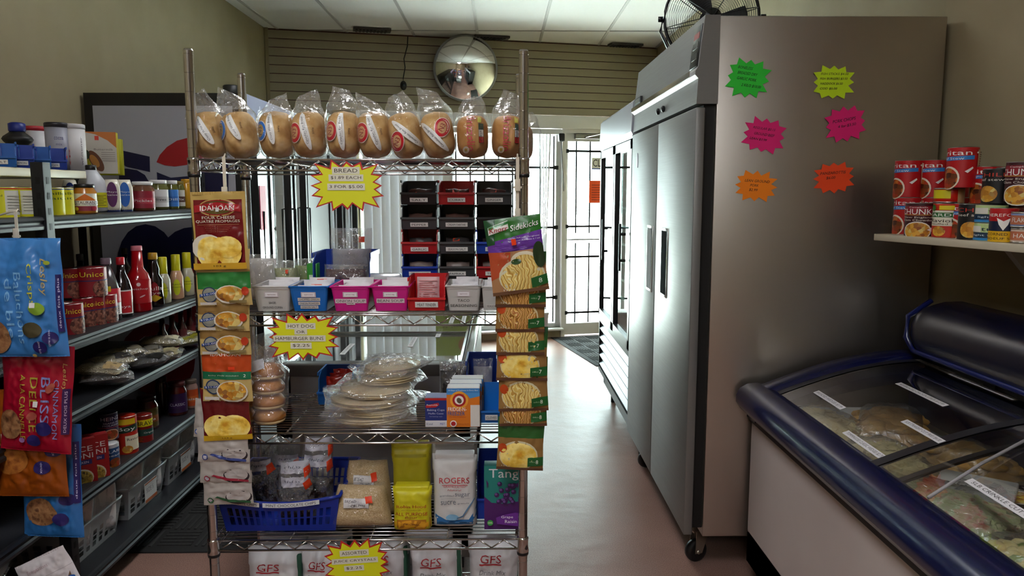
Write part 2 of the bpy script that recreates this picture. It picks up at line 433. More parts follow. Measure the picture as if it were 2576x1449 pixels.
# window
w = thing('window_1', '', '', (LW, 7.18, 0), FRZ); del w['label']; del w['category']; w['kind'] = 'structure'
ALU = pm('#C4C3C2', .35, .3)
mb = MB()
for u in (.84, 1.72, 2.41, 2.83): mb.box(u-.025, u+.025, .02, .09, .1, 2.15, ALU)
for z in (.12, 2.13): mb.box(.82, 2.86, .02, .09, z-.025, z+.025, ALU)
mb.build('window_frame', w, kind='structure')
mb = MB(); mb.box(.84, 2.84, .05, .056, .12, 2.12, GLASS); mb.build('pane', w, kind='structure')
mb = MB(); mb.box(.82, 2.87, -.09, .12, .08, .10, WTRIM, c=.004); mb.build('window_sill', w, kind='structure')
IRON = pm('#151515', .45, .2)
def bars(us, zs, u0, u1, z0, z1, r=.007):
    mb = MB()
    for u in us: mb.box(u-r, u+r, -r, r, z0, z1, IRON)
    for z in zs: mb.box(u0, u1, -.012, -.006, z-.011, z+.011, IRON)
    for z in zs:
        for u in (u0, u1): mb.box(u-.022, u+.022, -.014, -.003, z-.02, z+.02, IRON)
    return mb
t = thing('window_bars', 'black iron security grille over the storefront window left of the door', 'security bars', fwp(0, .005, 0), FRZ)
bars([1.76+.145*k for k in range(8)], [1.76, 1.15, .42], 1.74, 2.8, .16, 2.08).build('grille', t)
# vertical blinds
VANE = pm('#DAD9DC', .6)
t = thing('vertical_blinds', 'long white vertical blinds closed over the left part of the storefront window', 'blinds', fwp(0, -.06, 0), FRZ)
mb = MB(); mb.box(.86, 2.84, -.02, .02, 2.09, 2.14, pm('#CFCFCF', .4)); mb.build('rail', t)
for k in range(10):
    mb = MB(); M = T((.9+.085*k, 0, 0), rz=.16)
    mb.grid(lambda i, j: (-.052+.104*i, .010*math.sin(i*PI), .16+1.93*j), 4, 1, VANE, M); mb.build('vane', t)
t = thing('vertical_blinds', 'narrow bunch of white vertical blind vanes drawn together beside the door frame', 'blinds', fwp(2.66, -.06, 0), FRZ)
for k in range(8):
    mb = MB(); x = (k-3.5)*.018
    mb.grid(lambda i, j: (x*(.25+.75*max(0, (j-.35)/.65))+.012*i, -.01+.03*(k % 2)+.008*i, .3+1.8*j), 1, 10, VANE); mb.build('vane', t)
# door
d = thing('door_1', '', '', (LW, 7.18, 0), FRZ); del d['label']; del d['category']; d['kind'] = 'structure'
mb = MB(); DW = pm('#D9D6D3', .4)
for u0, u1 in ((2.86, 2.90), (3.82, 3.87)): mb.box(u0, u1, -.02, .12, 0, 2.15, DW)
mb.box(2.86, 3.87, -.02, .12, 2.11, 2.15, DW); mb.build('door_frame', d, kind='structure')
mb = MB()
for u0, u1 in ((2.90, 2.935), (3.76, 3.82)): mb.box(u0, u1, .03, .08, .01, 2.11, DW)
mb.box(2.93, 3.77, .03, .08, .01, .13, DW); mb.box(2.93, 3.77, .03, .08, 2.03, 2.11, DW); mb.build('door_leaf', d, kind='structure')
mb = MB(); mb.box(2.93, 3.77, .05, .056, .13, 2.03, GLASS); mb.build('pane', d, kind='structure')
mb = MB(); mb.tube([(2.93, 0.01, 1.02), (3.77, .01, 1.02)], .01, pm('#D0D0D0', .3, .8)); mb.build('door_handle', d, kind='structure')
mb = MB(); mb.box(3.0, 3.35, -.03, .03, 2.055, 2.10, pm('#8E8C88', .4, .6)); mb.tube([(3.1, -.03, 2.07), (3.3, -.2, 2.12)], .008, STEEL_RIM); mb.build('door_closer', d, kind='structure')
t = thing('door_bars', 'black iron security bars across the glass of the entrance door', 'security bars', fwp(0, 0.012, 0), FRZ)
us = [3.02+.15*k for k in range(5)]
bars(us, [1.93, 1.157], 2.915, 3.79, 1.085, 2.03).build('grille', t, label='upper grille of the door bars')
bars(us, [.84, .25], 2.915, 3.79, .14, .985).build('grille', t, label='lower grille of the door bars')
# signs on the door
mb = MB(); mb.box(-.15, .15, 0, .003, 0, .12, pm('#EDEBE6', .5))
Pen(mb, m_flat(.3), .3, .12, step=0).t('CLOSED', .5, .55, .92, .62, '#101010').r(0, 0, 1, .1, '#2B49A0')
mb.build('closed_sign', loc=fwp(3.335, -.005, 1.745), rz=FRZ, label='white sign reading CLOSED in black, hung on the entrance door bars', category='sign')
mb = MB(); mb.box(-.13, .13, 0, .003, 0, .23, pm('#FF5A1E', .6))
P_ = Pen(mb, m_flat(.26), .26, .23, step=0)
for k in range(7): P_.r(.1, .12+.11*k, .9-.07*(k % 3), .16+.11*k, '#B5330C')
mb.build('notice_sheet', loc=fwp(3.29, -.005, 1.40), rz=FRZ, label='bright orange paper notice on the entrance door below the closed sign', category='notice')
# black sensor by the door head
mb = MB(); mb.box(-.03, .03, -.03, .03, 0, .08, pm('#1B1B1C', .4), c=.01); mb.tube([(0, 0, 0), (.02, -.0, -.3), (.03, 0, -.5)], .004, BLACK and pm(BLACK, .5))
mb.build('door_sensor', loc=fwp(2.83, -.07, 2.02), rz=FRZ, label='small black door sensor with a wire at the top left of the entrance door', category='sensor')
# hanging camera cord
mb = MB(); CB = pm('#16130F', .5)
mb.tube([(.05, 0, .49), (.045, 0, .4), (.01, 0, .28), (.02, 0, .2), (0, 0, .1), (0, 0, .06)], .005, CB); mb.ball(.032, CB, T((0, -.01, .03), 0), sz=1.4)
mb.lathe([(.012, 0), (.016, .01), (.0, .011)], pm('#2D3036', .15), T((0, -.045, .03), rx=PI/2))
mb.build('security_camera', loc=fwp(1.25, -.05, 2.49), rz=FRZ, label='small black camera dangling on a cord from the ceiling against the slatted wall', category='camera')
# ceiling vents
for (x, y, lb) in ((-1.17, 7.18, 'black slotted ceiling vent near the left end of the slatted wall'), (-.08, 7.5, 'black slotted ceiling vent above and right of the round mirror'), (1.27, 7.86, 'black slotted ceiling vent at the far right by the steel freezer top')):
    t = thing('ceiling_vent', lb, 'vent', (x, y, 2.975), FRZ, 'ceiling vents along the slatted wall')
    mb = MB(); mb.box(-.17, .17, -.06, .06, 0, .02, pm('#4A4745', .5)); mb.build('frame', t)
    for k in range(9): mb = MB(); mb.box(-.15+.0325*k, -.13+.0325*k, -.05, .05, -.006, .0, pm('#0D0C0C', .5)); mb.build('slat', t)
# glowing ceiling panels outside the frame, added to brighten the interior
for k, (x, y, wt) in enumerate(FILL_PANELS):
    t = thing('fill_panel', 'flat white ceiling light panel '+('over the wire rack', 'over the camera side of the aisle', 'at the back of the shop')[k], 'ceiling light', (x, y, 2.972), 0)
    mb = MB()
    for a in ((-.3, .3, -.6, -.575), (-.3, .3, .575, .6), (-.3, -.275, -.6, .6), (.275, .3, -.6, .6)): mb.box(*a, 0, .025, WTRIM)
    mb.build('frame', t)
    em = bpy.data.materials.new('fill_diffuser'); em.use_nodes = True; nt = em.node_tree; nt.nodes.clear()
    e = N(nt, 'ShaderNodeEmission'); e.inputs[0].default_value = (.95, .97, 1, 1); e.inputs[1].default_value = wt/3.2; o_ = N(nt, 'ShaderNodeOutputMaterial'); nt.links.new(e.outputs[0], o_.inputs[0])
    mb = MB(); mb.box(-.275, .275, -.575, .575, .004, .010, em); mb.build('diffuser', t)
# convex mirror
t = thing('convex_mirror', 'round convex security mirror hung from the ceiling in front of the slatted wall', 'mirror', fwp(1.84, -.14, 2.69), rot=(math.radians(9), 0, FRZ-.03))
R, rr = .46, .307; h0 = R-math.sqrt(R*R-rr*rr)
prof = [(max(rr*i/16, 1e-6), 0) for i in range(17)]
mb = MB(); mb.lathe([(r, h0-(R-math.sqrt(R*R-r*r))) for r, _ in prof][::-1], pm('#F4F6F6', .0, 1., name='mirror_silver'), T((0, 0, 0), rx=PI/2), seg=48); mb.build('mirror_dome', t)
mb = MB(); mb.lathe([(rr, -.02), (rr+.006, -.02), (rr+.006, .004), (rr-.003, .006)], pm('#8A8C8C', .4), T((0, 0, 0), rx=PI/2), seg=48); mb.lathe([(1e-6, -.021), (rr+.004, -.0205)], pm('#30302F', .7), T((0, 0, 0), rx=PI/2), seg=48); mb.build('rim', t)
mb = MB(); mb.tube([(0, .03, .0), (0, .06, .3)], .012, STEEL_RIM); mb.build('bracket', t)
# floor mats
MATR = mottle(['#1C1B1A', '#2C2A28'], 60, .8, bump=.6, stretch=(1, .2, 1))
def ribmat(name, label, w, l, loc, rz=0):
    mb = MB(); mb.box(-w/2, w/2, -l/2, l/2, 0, .007, pm('#1B1A19', .75), c=.003)
    n = int(w/.16); m_ = int(l/.16)
    for i in range(n):
        for j in range(m_):
            cx, cy_ = -w/2+.04+(i+.5)*(w-.08)/n, -l/2+.04+(j+.5)*(l-.08)/m_; hw_, hl = (w-.08)/n/2*.92, (l-.08)/m_/2*.92
            for k in range(5):
                f = -1+2*(k+.5)/5
                if (i+j) % 2: mb.box(cx-hw_, cx+hw_, cy_+f*hl-.006, cy_+f*hl+.006, .006, .011, MATR)
                else: mb.box(cx+f*hw_-.006, cx+f*hw_+.006, cy_-hl, cy_+hl, .006, .011, MATR)
    return mb.build(name, loc=loc, rz=rz, label=label, category='mat')
ribmat('floor_mat', 'dark ribbed rubber mat on the floor between the left shelves and the wire rack', .86, 1.4, (-1.24, 3.73, 0.0))
ribmat('door_mat', 'black ribbed mat on the floor inside the entrance door', .86, 1.35, (1.10, 7.2, 0.0), FRZ)
# ============================================================ PRODUCT BUILDERS
def face_cam(x, y, f=1.): return -math.atan2(x, y)*f
PASTA = mottle(['#B98A3A', '#E2C56A', '#F1E3A4', '#D8B45A'], 26, .4, 'wave', .5)
PASTA2 = mottle(['#8E5A20', '#D9A040', '#E9CF88', '#B0682A'], 30, .4, 'wave', .5)
STEW = mottle(['#4A1D0C', '#8C4A1C', '#C8702A', '#5E3A16', '#B53A1A'], 70, .45, 'voronoi', .3)
STEW2 = mottle(['#B97A24', '#E0A83C', '#8C4A1C', '#D8C070'], 90, .45, 'voronoi', .3)
POTATO = mottle(['#C98F1E', '#E9C04A', '#F6DE86', '#EBC65A'], 28, .4, 'noise', .5)
CRACK = mottle(['#4A2A18', '#8A5A38', '#A87A50', '#5C3620'], 40, .6, 'noise', .5)
RICE = mottle(['#7A5A20', '#C8AE50', '#A88A30', '#4E3C1A'], 110, .5, 'voronoi', .3)
TXT = '#2A2622'
def can(name, label, x, y, z, r, h, prn, group=None, cat='can', rz=None, base='#B01818', lidm=None):
    t = thing(name, label, cat, (x, y, z), face_cam(x, y) if rz is None else rz, group)
    mb = MB(); mb.lathe([(r*.97, 0), (r, .003), (r, h-.003), (r*.97, h)], pm(base, .35), seg=48)
    if prn: prn(Pen(mb, m_cyl(r), PI*r, h, step=r*.10, base=.0006))
    mb.build('can_body', t)
    mb = MB(); mb.lathe([(r*.9, h-.004), (r*.93, h), (r*1.01, h+.002), (r*1.012, h-.003)], lidm or STEEL_RIM, seg=28)
    mb.add([(r*.91*math.cos(a*PI/14), r*.91*math.sin(a*PI/14), h-.0035) for a in range(28)], [tuple(range(28))], lidm or STEEL_RIM)
    mb.build('lid', t)
    mb = MB(); mb.lathe([(r*1.012, .004), (r*1.012, 0), (r*.93, 0)], lidm or STEEL_RIM, seg=28); mb.build('base_rim', t); return t
def bottle(name, label, x, y, z, prof, mat, cap, capm, prn=None, lr=None, lz=(0, 1), group=None, cat='bottle', rz=None, sx=1, sy=1):
    """prof/cap: (r,z) outlines; lr label radius, lz label band"""
    t = thing(name, label, cat, (x, y, z), face_cam(x, y) if rz is None else rz, group)
    mb = MB(); mb.lathe(prof, mat, seg=40, sx=sx, sy=sy)
    if prn:
        cylm = m_cyl(lr); mp = lambda u, v, o: (lambda q: Vector((q.x*sx, q.y*sy, q.z)))(cylm(u, v, o))
        prn(Pen(mb, mp, PI*lr*.8, lz[1]-lz[0], v0=lz[0], step=lr*.12, base=.0008))
    mb.build('bottle_body' if cat == 'bottle' else 'jar_body', t)
    mb = MB(); mb.lathe(cap, capm, seg=20, sx=sx, sy=sy); mb.build('cap' if cat == 'bottle' else 'lid', t); return t
def carton(name, label, x, y, z, w, d, h, base, prn=None, side=None, rz=0, group=None, cat='box', top=None, rot=None):
    mb = MB(); mb.box(-w/2, w/2, -d/2, d/2, 0, h, pm(base, .5), c=.0015)
    if prn: prn(Pen(mb, m_flat(w, -d/2), w, h, step=0))
    if side: side(Pen(mb, lambda u, v, o: Vector((w/2+o, u, v)), d, h, step=0))
    if top: top(Pen(mb, lambda u, v, o: Vector((u, v-d/2, h+o)), w, d, step=0))
    return mb.build(name, loc=(x, y, z), rz=rz, rot=rot, label=label, category=cat, group=group)
def pouch(name, label, loc, w, h, d, base, prn, rz=0, tilt=0, roll=0, prof='square', wr=.004, seed=0, group=None, cat='packet', rough=.28, step=.005):
    sf = Soft(w, h, d, prof, wr, seed); mb = MB(); bm_ = base if not isinstance(base, str) else pm(base, rough, coat=.35)
    sf.shell(mb, bm_, *((22, 30) if w < .15 else (44, 64)))
    if prn: prn(Pen(mb, sf.map(), w, h, step=step if w < .15 else .007, base=.0012+(.001 if w > .15 else 0), inc=.0007, rough=rough))
    # crimped seals at both ends
    for v in (.0, h-.008):
        mb.grid(lambda i, j: (lambda u, vv: (u, sf.wob(u/(w/2), 2*vv/h-1)-.0014-.0007*(int(i*40) % 2), vv))((i-.5)*w*.93, v+.008*j), 40, 1, bm_, smooth=False)
    return mb.build(name, loc=loc, rot=(tilt, roll, rz), label=label, category=cat, group=group)

# ---- printed designs
def pr_union(p):
    p.r(-.35, .0, 1.35, 1, '#8E1420').r(-.35, .60, .35, 1, '#A01622').r(-.5, 0, .12, .55, '#9A7414').e(.72, .28, .034, .034, mottle(['#3A1712', '#7A4538', '#A06A55'], 120, .5, 'voronoi'), rot=.2)
    p.r(-.4, .54, 1.3, .575, '#3A2A60').t('Unico', .52, .78, .50, .17, '#E8D83A')
def pr_milk(p):
    p.r(-.5, 0, 1.5, 1, '#D8D21A').r(-.5, .94, 1.5, .98, '#C02020').r(.5, .08, .96, .9, '#D9D6C8').e(.2, .3, .008, .016, '#8A5A2A')
    p.t('evaporated', .2, .72, .5, .09, '#3A5A18').t('milk', .12, .58, .3, .10, '#3A5A18')
    for k in range(6): p.r(.55, .2+.1*k, .9, .225+.1*k, '#9A978C')
def pr_milk2(p):
    p.r(-.5, 0, 1.5, 1, '#D8D21A').r(-.5, .94, 1.5, .97, '#2040A0').t('milk', .6, .8, .5, .1, '#3A5A18').t('lait', .6, .62, .4, .1, '#3A5A18').e(.35, .25, .01, .016, '#8A5A2A')
def pr_puritan(kind='Puritan', text='Beef Stew'):
    def f(p):
        p.r(-.5, 0, 1.5, 1, '#B80F16').t(kind, .30, .87, 1.0, .12, '#F2F0EC').p([(-.05, .66), (.86, .70), (.86, .80), (-.05, .76)], '#2F7FC8').t(text, .33, .73, .62, .06, '#F2F0EC')
        p.e(.32, .24, .034, .036, '#E8DCC8').e(.30, .23, .032, .032, STEW).p([(.66, .4), (.82, .52), (.84, .48), (.72, .36)], '#EDEBE6').r(.95, .38, 1.15, .94, '#C9B28E')
        for k in range(9): p.r(.98, .43+.055*k, 1.12, .45+.055*k, '#7E5A40')
        p.e(.9, .87, .003, .003, '#E8E4DA')
    return f
def pr_chunky(p):
    p.r(-.5, 0, 1.5, 1, '#3A0A12').r(.02, .62, .98, .93, '#6E1420').r(.04, .64, .96, .91, '#8E1A28').t('CHUNKY', .5, .75, .86, .17, '#F2F0EC').t('Campbells', .5, .88, .4, .05, '#F2F0EC').r(.1, .645, .9, .66, '#C89A30')
    p.t('New England', .48, .57, .66, .06, '#E8E0D4').t('Clam Chowder', .48, .49, .7, .06, '#E8E0D4').e(.5, .16, .042, .030, '#ECE6DA').e(.5, .16, .038, .027, STEW2).p([(.7, .2), (1.02, .42), (1.05, .38), (.8, .14)], '#EDEBE6')
def pr_garden(p):
    p.r(-.5, 0, 1.5, 1, '#C62A18').r(.1, .34, .95, .80, '#E6E0CC').r(-.1, .60, 1.1, .74, '#2E6B34').t('GARDEN', .5, .67, .92, .09, '#F0EEE8').t('Ravioli', .45, .50, .6, .1, '#3A2A1A').t('stuffed', .4, .40, .4, .05, '#6A4A2A')
    p.e(.4, .18, .02, .016, STEW2).r(.4, .82, .95, .95, '#E8D020').e(.25, .88, .008, .010, '#3E7A30')
def pr_black(p):
    p.r(-.5, 0, 1.5, 1, '#0F0E10').t('CHILI', .35, .84, .7, .11, '#C0392B').t('beef stew', .35, .7, .7, .08, '#DAD4C8').e(.35, .3, .026, .022, '#D8D4CA').e(.35, .28, .028, .024, STEW2).r(.85, .05, 1.2, .55, '#D6D4CE')
    for k in range(7): p.r(.88, .1+.06*k, 1.15, .12+.06*k, '#4A4846')
def pr_fish(p):
    p.r(-.5, 0, 1.5, 1, '#B9CF8C').r(-.5, .1, 1.5, .48, '#17324A').r(-.5, .02, 1.5, .16, '#2F86C8').t('tuna', .6, .66, .5, .2, '#203040').r(.05, .5, .35, .85, '#E0DED2').t('light flakes', .5, .31, .7, .13, '#DDE6E8')
def pr_beef(p):
    p.r(-.5, 0, 1.5, 1, '#14203A').r(-.5, .62, 1.5, 1, '#B81418').r(-.5, 0, 1.5, .32, '#E0AE12').t('HEREFORD', .5, .8, .86, .09, '#F0ECE4').p([(.35, .72), (.5, .62), (.65, .72), (.6, .52), (.5, .34), (.4, .52)], '#F4F2EC')
    p.t('CORNED BEEF', .5, .23, .8, .08, '#2A1A10').t('BOEUF SALE', .5, .10, .8, .07, '#2A1A10')
def pr_boy(p):
    p.r(-.5, 0, 1.5, 1, '#B5220E').r(.1, .80, .8, .95, '#E0B81E').p([(.1, .55), (.9, .62), (.9, .80), (.1, .72)], '#1C3A2A').t('Boy', .5, .67, .55, .13, '#F2F0EA').r(.45, .1, .95, .5, '#EADFC0').t('Ravioli', .7, .4, .4, .07, '#2A1A10').e(.5, .14, .02, .016, STEW2)
def pr_bravo(p):
    p.r(-.5, 0, 1.5, 1, '#7E1410').r(-.1, .6, 1.2, .86, '#D8CC18').t('BRAVO', .62, .72, .7, .16, '#17251C').r(.3, .25, 1.1, .5, '#17443C').t('Original', .7, .36, .4, .08, '#E6E4DC').e(.3, .12, .02, .014, STEW)
def pr_heinz(p):
    p.r(-.5, 0, 1.5, 1, '#241A3E').t('HEINZ', .62, .82, .66, .13, '#D8D4DC').t('BEANS IN', .62, .66, .5, .06, '#D8D4DC').t('MOLASSES', .62, .57, .55, .06, '#D8D4DC').r(-.4, .48, 1.3, .5, '#B03030').e(.6, .22, .03, .022, '#C8A080').e(.6, .22, .026, .018, STEW)
def pr_clark(p):
    p.r(-.5, 0, 1.5, 1, '#C9C8CC').r(.25, .25, 1.2, .85, '#1E4878').t('CLARK', .68, .70, .66, .12, '#F2F2F2').t('beans', .7, .52, .5, .08, '#F2F2F2').e(.7, .18, .024, .02, STEW)
# ============================================================ LEFT SIDE: steel shelving
SHM = pm('#28292D', .42, .15); UPM = pm('#17181B', .45)
LZ = [1.425, 1.0, .748, .441, .13]
XF = -1.48
def shelving(y0, y1, label, ups):
    t = thing('metal_shelving', label, 'shelving unit', (-1.8, (y0+y1)/2, 0), 0, 'dark metal shelving units along the left wall')
    yo = (y0+y1)/2
    for z in LZ:
        mb = MB(); X = XF+1.8
        mb.prism([(-.33, z-.02), (-.33, z), (X-.012, z), (X-.004, z-.003), (X, z-.012), (X-.006, z-.019), (X-.006, z-.026), (X, z-.032), (X-.001, z-.042), (X-.012, z-.046), (X-.03, z-.046), (X-.03, z-.02)], y0-yo, y1-yo, SHM); mb.build('shelf', t)
    for ux, uy in ups:
        mb = MB(); a = ux+1.8; b = uy-yo; sg = -1 if ux > -1.6 else 1
        mb.box(min(a, a+sg*.004), max(a, a+sg*.004), b-.02, b+.02, .0, 1.60, UPM); mb.box(min(a, a+sg*.04), max(a, a+sg*.04), b-.022, b-.018, 0, 1.60, UPM)
        k = .03
        while k < 1.58:
            xo = a+(.0008 if sg < 0 else -.0008)
            mb.box(min(a, xo), max(a, xo), b-.007, b+.007, k, k+.022, pm('#050505', .6)); mb.box(a+sg*.012, a+sg*.026, b-.0228, b-.022, k, k+.022, pm('#050505', .6)); k += .05
        mb.build('upright', t)
    return t
shelving(1.30, 2.485, 'dark metal shelving bay nearest the camera at the left edge, behind the hanging snack bags', [(-2.1, 2.448), (-2.1, 1.32), (XF+.004, 1.32)])
shelving(2.488, 3.84, 'dark metal shelving bay along the left wall, stocked with cans, bottles and baskets', [(XF+.004, 2.512), (-2.1, 2.532), (XF+.004, 3.82), (-2.1, 3.82)])
mb = MB(); mb.box(-2.149, -1.60, 1.3, 2.98, 1.555, 1.585, pm('#C9BEA4', .5), c=.003)
t = thing('wall_shelf', 'cream wooden wall shelf above the metal shelving on the left, under the blue bins', 'shelf', (0, 0, 0)); mb.build('board', t)
for y in (1.6, 2.6): mb = MB(); mb.prism([(-2.148, 1.35), (-2.148, 1.555), (-1.72, 1.555), (-1.72, 1.54)], y, y+.02, pm('#B9B4A8', .4)); mb.build('bracket', t)

def L(px0, px1, py0, py1, xc):
    p = atx((px0+px1)/2, py1, xc); zc = p.y*.985+.0
    return p.y, (px1-px0)*p.y/FPX/2, (py1-py0)*p.y/FPX*1.0
# shelf A
zA = LZ[0]
for k, (a, b, lb, pr) in enumerate([(0, 31, 'leftmost yellow can of evaporated milk on the top metal shelf', pr_milk), (33, 92, 'yellow evaporated milk can with white side panel, left of the slotted upright', pr_milk), (96, 130, 'yellow milk can partly hidden behind the slotted black upright', pr_milk2), (126, 145, 'narrow visible yellow milk can just right of the slotted upright', pr_milk2), (142, 178, 'yellow milk can between the slotted upright and the salsa jars', pr_milk2)]):
    y, r, h = L(a, b, 470, 541, -1.56); can('milk_can', lb, -1.56-(.08 if k == 2 else 0), y, zA, .036 if r < .036 else r, .093, pr, 'yellow milk cans on the top metal shelf', rz=face_cam(-1.56, y)+(.0 if k != 1 else -.2), base='#D8D21A')
RING = lambda r, h: [(r*.8, 0), (r, .01), (r, h*.78), (r*.78, h*.9), (r*.76, h*.93)]
def jar(label, px0, px1, py0, py1, xc, z, mat, capc, prn, group=None, name='jar', capf=.12, h=None, r=None):
    y, r_, h_ = L(px0, px1, py0, py1, xc); r = r or r_; h = h or h_
    return bottle(name, label, xc, y, z, [(r*.9, 0), (r, .006), (r, h*.74), (r*.8, h*.85), (r*.8, h*.88)], mat, [(r*.84, h*(1-capf)), (r*.86, h*(1-capf)+.001), (r*.86, h-.002), (r*.82, h)], pm(capc, .35), prn, r, (h*.1, h*.68), group, cat='jar')
def pr_lab(bg, band, txt, tc='#F0EEE8'):
    def f(p): p.r(0, 0, 1, 1, bg).r(0, .25, 1, .6, band).t(txt, .5, .43, .62, .14, tc)
    return f
jar('dark red salsa jar squeezed between the yellow milk can and the salsa jar', 172, 198, 470, 538, -1.58, zA, pm('#4A1416', .2, coat=.5), '#1A1A1A', pr_lab('#C8B8A8', '#7A1E1E', 'RESTAURANTE'), r=.034)
def pr_salsa(p): p.r(0, 0, 1, 1, '#E2DDC8').r(0, .0, 1, .28, '#8E2A40').p([(.1, .6), (.5, .98), (.9, .6)], '#D8701E').r(-.02, .32, 1.02, .58, '#F0EEE8').t('RESTAURANTE', .5, .48, .98, .17, '#3A1420').t('SALSA CON QUESO', .5, .36, .8, .08, '#3A1420').e(.2, .12, .008, .007, '#D8C020').e(.8, .14, .01, .008, '#A02030')
jar('orange cheese salsa jar with a wide white label and black lid', 190, 243, 465, 538, -1.53, zA, pm('#B8741C', .25, coat=.5), '#141414', pr_salsa)
y, r, h = L(210, 288, 405, 535, -1.60)
def pr_vin(p): p.r(.3, .1, 1.0, .9, '#C9C21E'); [p.r(.36, .2+.09*k, .9-.1*(k % 2), .225+.09*k, '#4A4818') for k in range(7)]
bottle('vinegar_jug', 'large translucent white vinegar jug with a yellow label and black cap', -1.62, y, zA, [(.045, 0), (.052, .008), (.052, .10), (.046, .125), (.02, .165), (.016, .168)], pm('#B9BABF', .35, bump=(20, .2)), [(.019, .166), (.020, .168), (.020, .184), (.017, .186)], pm('#141414', .4), pr_vin, .052, (.012, .085))
def pr_mayo(bg): return lambda p: p.e(.5, .5, .02, .05, bg).t('Mayo', .5, .62, .5, .1, '#E8E6E0').t('naise', .5, .48, .5, .08, '#E8E6E0')
for a, b, lb, bg, xc in ((155, 205, 'white mayonnaise jar with a blue oval label behind the vinegar jug', '#1E3C8A', -1.80), (268, 301, 'upright mayonnaise squeeze bottle with dark red and blue label', '#5A1E5A', -1.56), (298, 335, 'upright mayonnaise squeeze bottle with light blue label beside the pickles', '#1F5CB0', -1.54)):
    y, r, h = L(a, b, 430, 530, xc)
    bottle('mayonnaise_bottle', lb, xc, y, zA, [(.024, .0), (.03, .018), (.031, .05), (.030, .10), (.022, .13)], pm('#D8D2C0', .3, coat=.4), [(.0262, 0), (.0268, .001), (.027, .02), (.024, .021)], pm('#1C2A5A', .35), pr_mayo(bg), .031, (.03, .11), 'mayonnaise bottles on the top metal shelf', sy=.7)
G1 = pm('#5A5A24', .15, coat=.6); G2 = pm('#66381E', .15, coat=.6)
jar('pickle jar with a dark red label and white lid', 335, 389, 458, 530, -1.53, zA, G2, '#D8D8D6', pr_lab('#8E1C30', '#A83040', 'Pickles'), 'pickle jars on the top metal shelf', 'pickle_jar')
jar('olive jar with white and red barcode label and blue-white lid', 379, 424, 455, 528, -1.56, zA, G1, '#DADADA', pr_lab('#D8D6D4', '#B9B6B4', 'Olives', '#2A2A2A'), 'pickle jars on the top metal shelf', 'pickle_jar')
jar('small gherkin jar with a bright blue label', 420, 450, 455, 526, -1.54, zA, G1, '#DADADA', pr_lab('#3A7AC8', '#2A62B0', 'Dill'), 'pickle jars on the top metal shelf', 'pickle_jar')
jar('small dark pickle jar with striped label at the right of the pickles', 444, 466, 456, 524, -1.55, zA, G1, '#7E6A2A', pr_lab('#C8C4B8', '#5A3A30', 'Mix'), 'pickle jars on the top metal shelf', 'pickle_jar')
jar('yellow mustard jar at the far end of the top metal shelf beside the rack post', 458, 486, 452, 524, -1.56, zA, pm('#C8921C', .25, coat=.4), '#C8921C', None)
# shelf B
zB = LZ[1]
def unic(a, b, t, bt, xc, zz, lb, base='#8E1420'):
    y, r, h = L(a, b, t, bt, xc); can('bean_can', lb, xc, y, zz, max(r, .038), .108, pr_union, 'red and yellow bean cans on the second metal shelf', base=base)
unic(150, 165, 735, 828, -1.585, zB, 'bean can at the left end of the lower row, half behind the blue bag')
unic(163, 203, 748, 830, -1.54, zB, 'red bean can with dark beans in the lower row, nearest the blue bag')
unic(202, 228, 745, 815, -1.58, zB, 'yellow-sided bean can in the lower row between two red ones')
unic(228, 255, 735, 812, -1.56, zB, 'third red bean can of the lower row, next to the last can')
unic(252, 288, 728, 802, -1.54, zB, 'last red bean can of the lower row, touching the soy sauce bottle')
unic(152, 198, 657, 735, -1.63, zB+.111, 'upper bean can at the left, half hidden by the blue snack bag')
unic(196, 266, 655, 728, -1.57, zB+.111, 'upper bean can with the full label, stacked beside the grey-capped bottle')
GLK = pm('#16090A', .12, coat=.8)
def bot(lb, a, b, t, bt, xc, z, mat, capc, prn, shape, name='sauce_bottle', h=None, r=None, zl=(.08, .5), group=None):
    y, r_, h_ = L(a, b, t, bt, xc); r = r or r_; h = h or h_
    sh = {'soy': [(.9, 0), (1, .02), (1, .48), (.8, .60), (.42, .75), (.36, .9)], 'long': [(.92, 0), (1, .02), (1, .45), (.9, .53), (.34, .9)], 'ket': [(.9, 0), (1, .03), (.95, .25), (1, .48), (.82, .58), (.5, .66), (.42, .93)], 'dress': [(.9, 0), (1, .03), (1, .5), (.72, .62), (.55, .68)], 'bbq': [(.85, 0), (1, .04), (.9, .3), (.95, .5), (.6, .6), (.65, .7), (.45, .82), (.42, .9)]}[shape]
    c0 = {'soy': .88, 'long': .9, 'ket': .93, 'dress': .64, 'bbq': .88}[shape]; cr = {'soy': .42, 'long': .42, 'ket': .46, 'dress': .66, 'bbq': .5}[shape]
    return bottle(name, lb, xc, y, z, [(q*r, w*h) for q, w in sh], mat, [(cr*r*.98, c0*h), (cr*r, c0*h+.001), (cr*r*.97, h-.002), (cr*r*.9, h)], pm(capc, .35), prn, r, (zl[0]*h, zl[1]*h), group)
def pr_soy(p): p.r(0, 0, 1, 1, '#D8CFCB').r(0, .45, 1, 1, '#C8283A').r(0, .9, .6, 1.1, '#D8C81E').t('sauce', .5, .72, .6, .1, '#F0E4E0'); [p.r(.1, .06+.08*k, .85, .09+.08*k, '#9A8A88') for k in range(4)]
def pr_soy2(p): p.r(.05, 0, .95, 1, '#D8D0CC').r(.12, .05, .88, .95, '#C01C24').t('Soya', .5, .3, .6, .14, '#F2ECE8')
def pr_ket(p): p.r(0, 0, 1, 1, '#B00A18').e(.5, .8, .008, .008, '#E8D0CC').t('Ketchup', .5, .6, .6, .1, '#F0E0DC').e(.6, .3, .012, .003, '#E8C8C8', rot=.4)
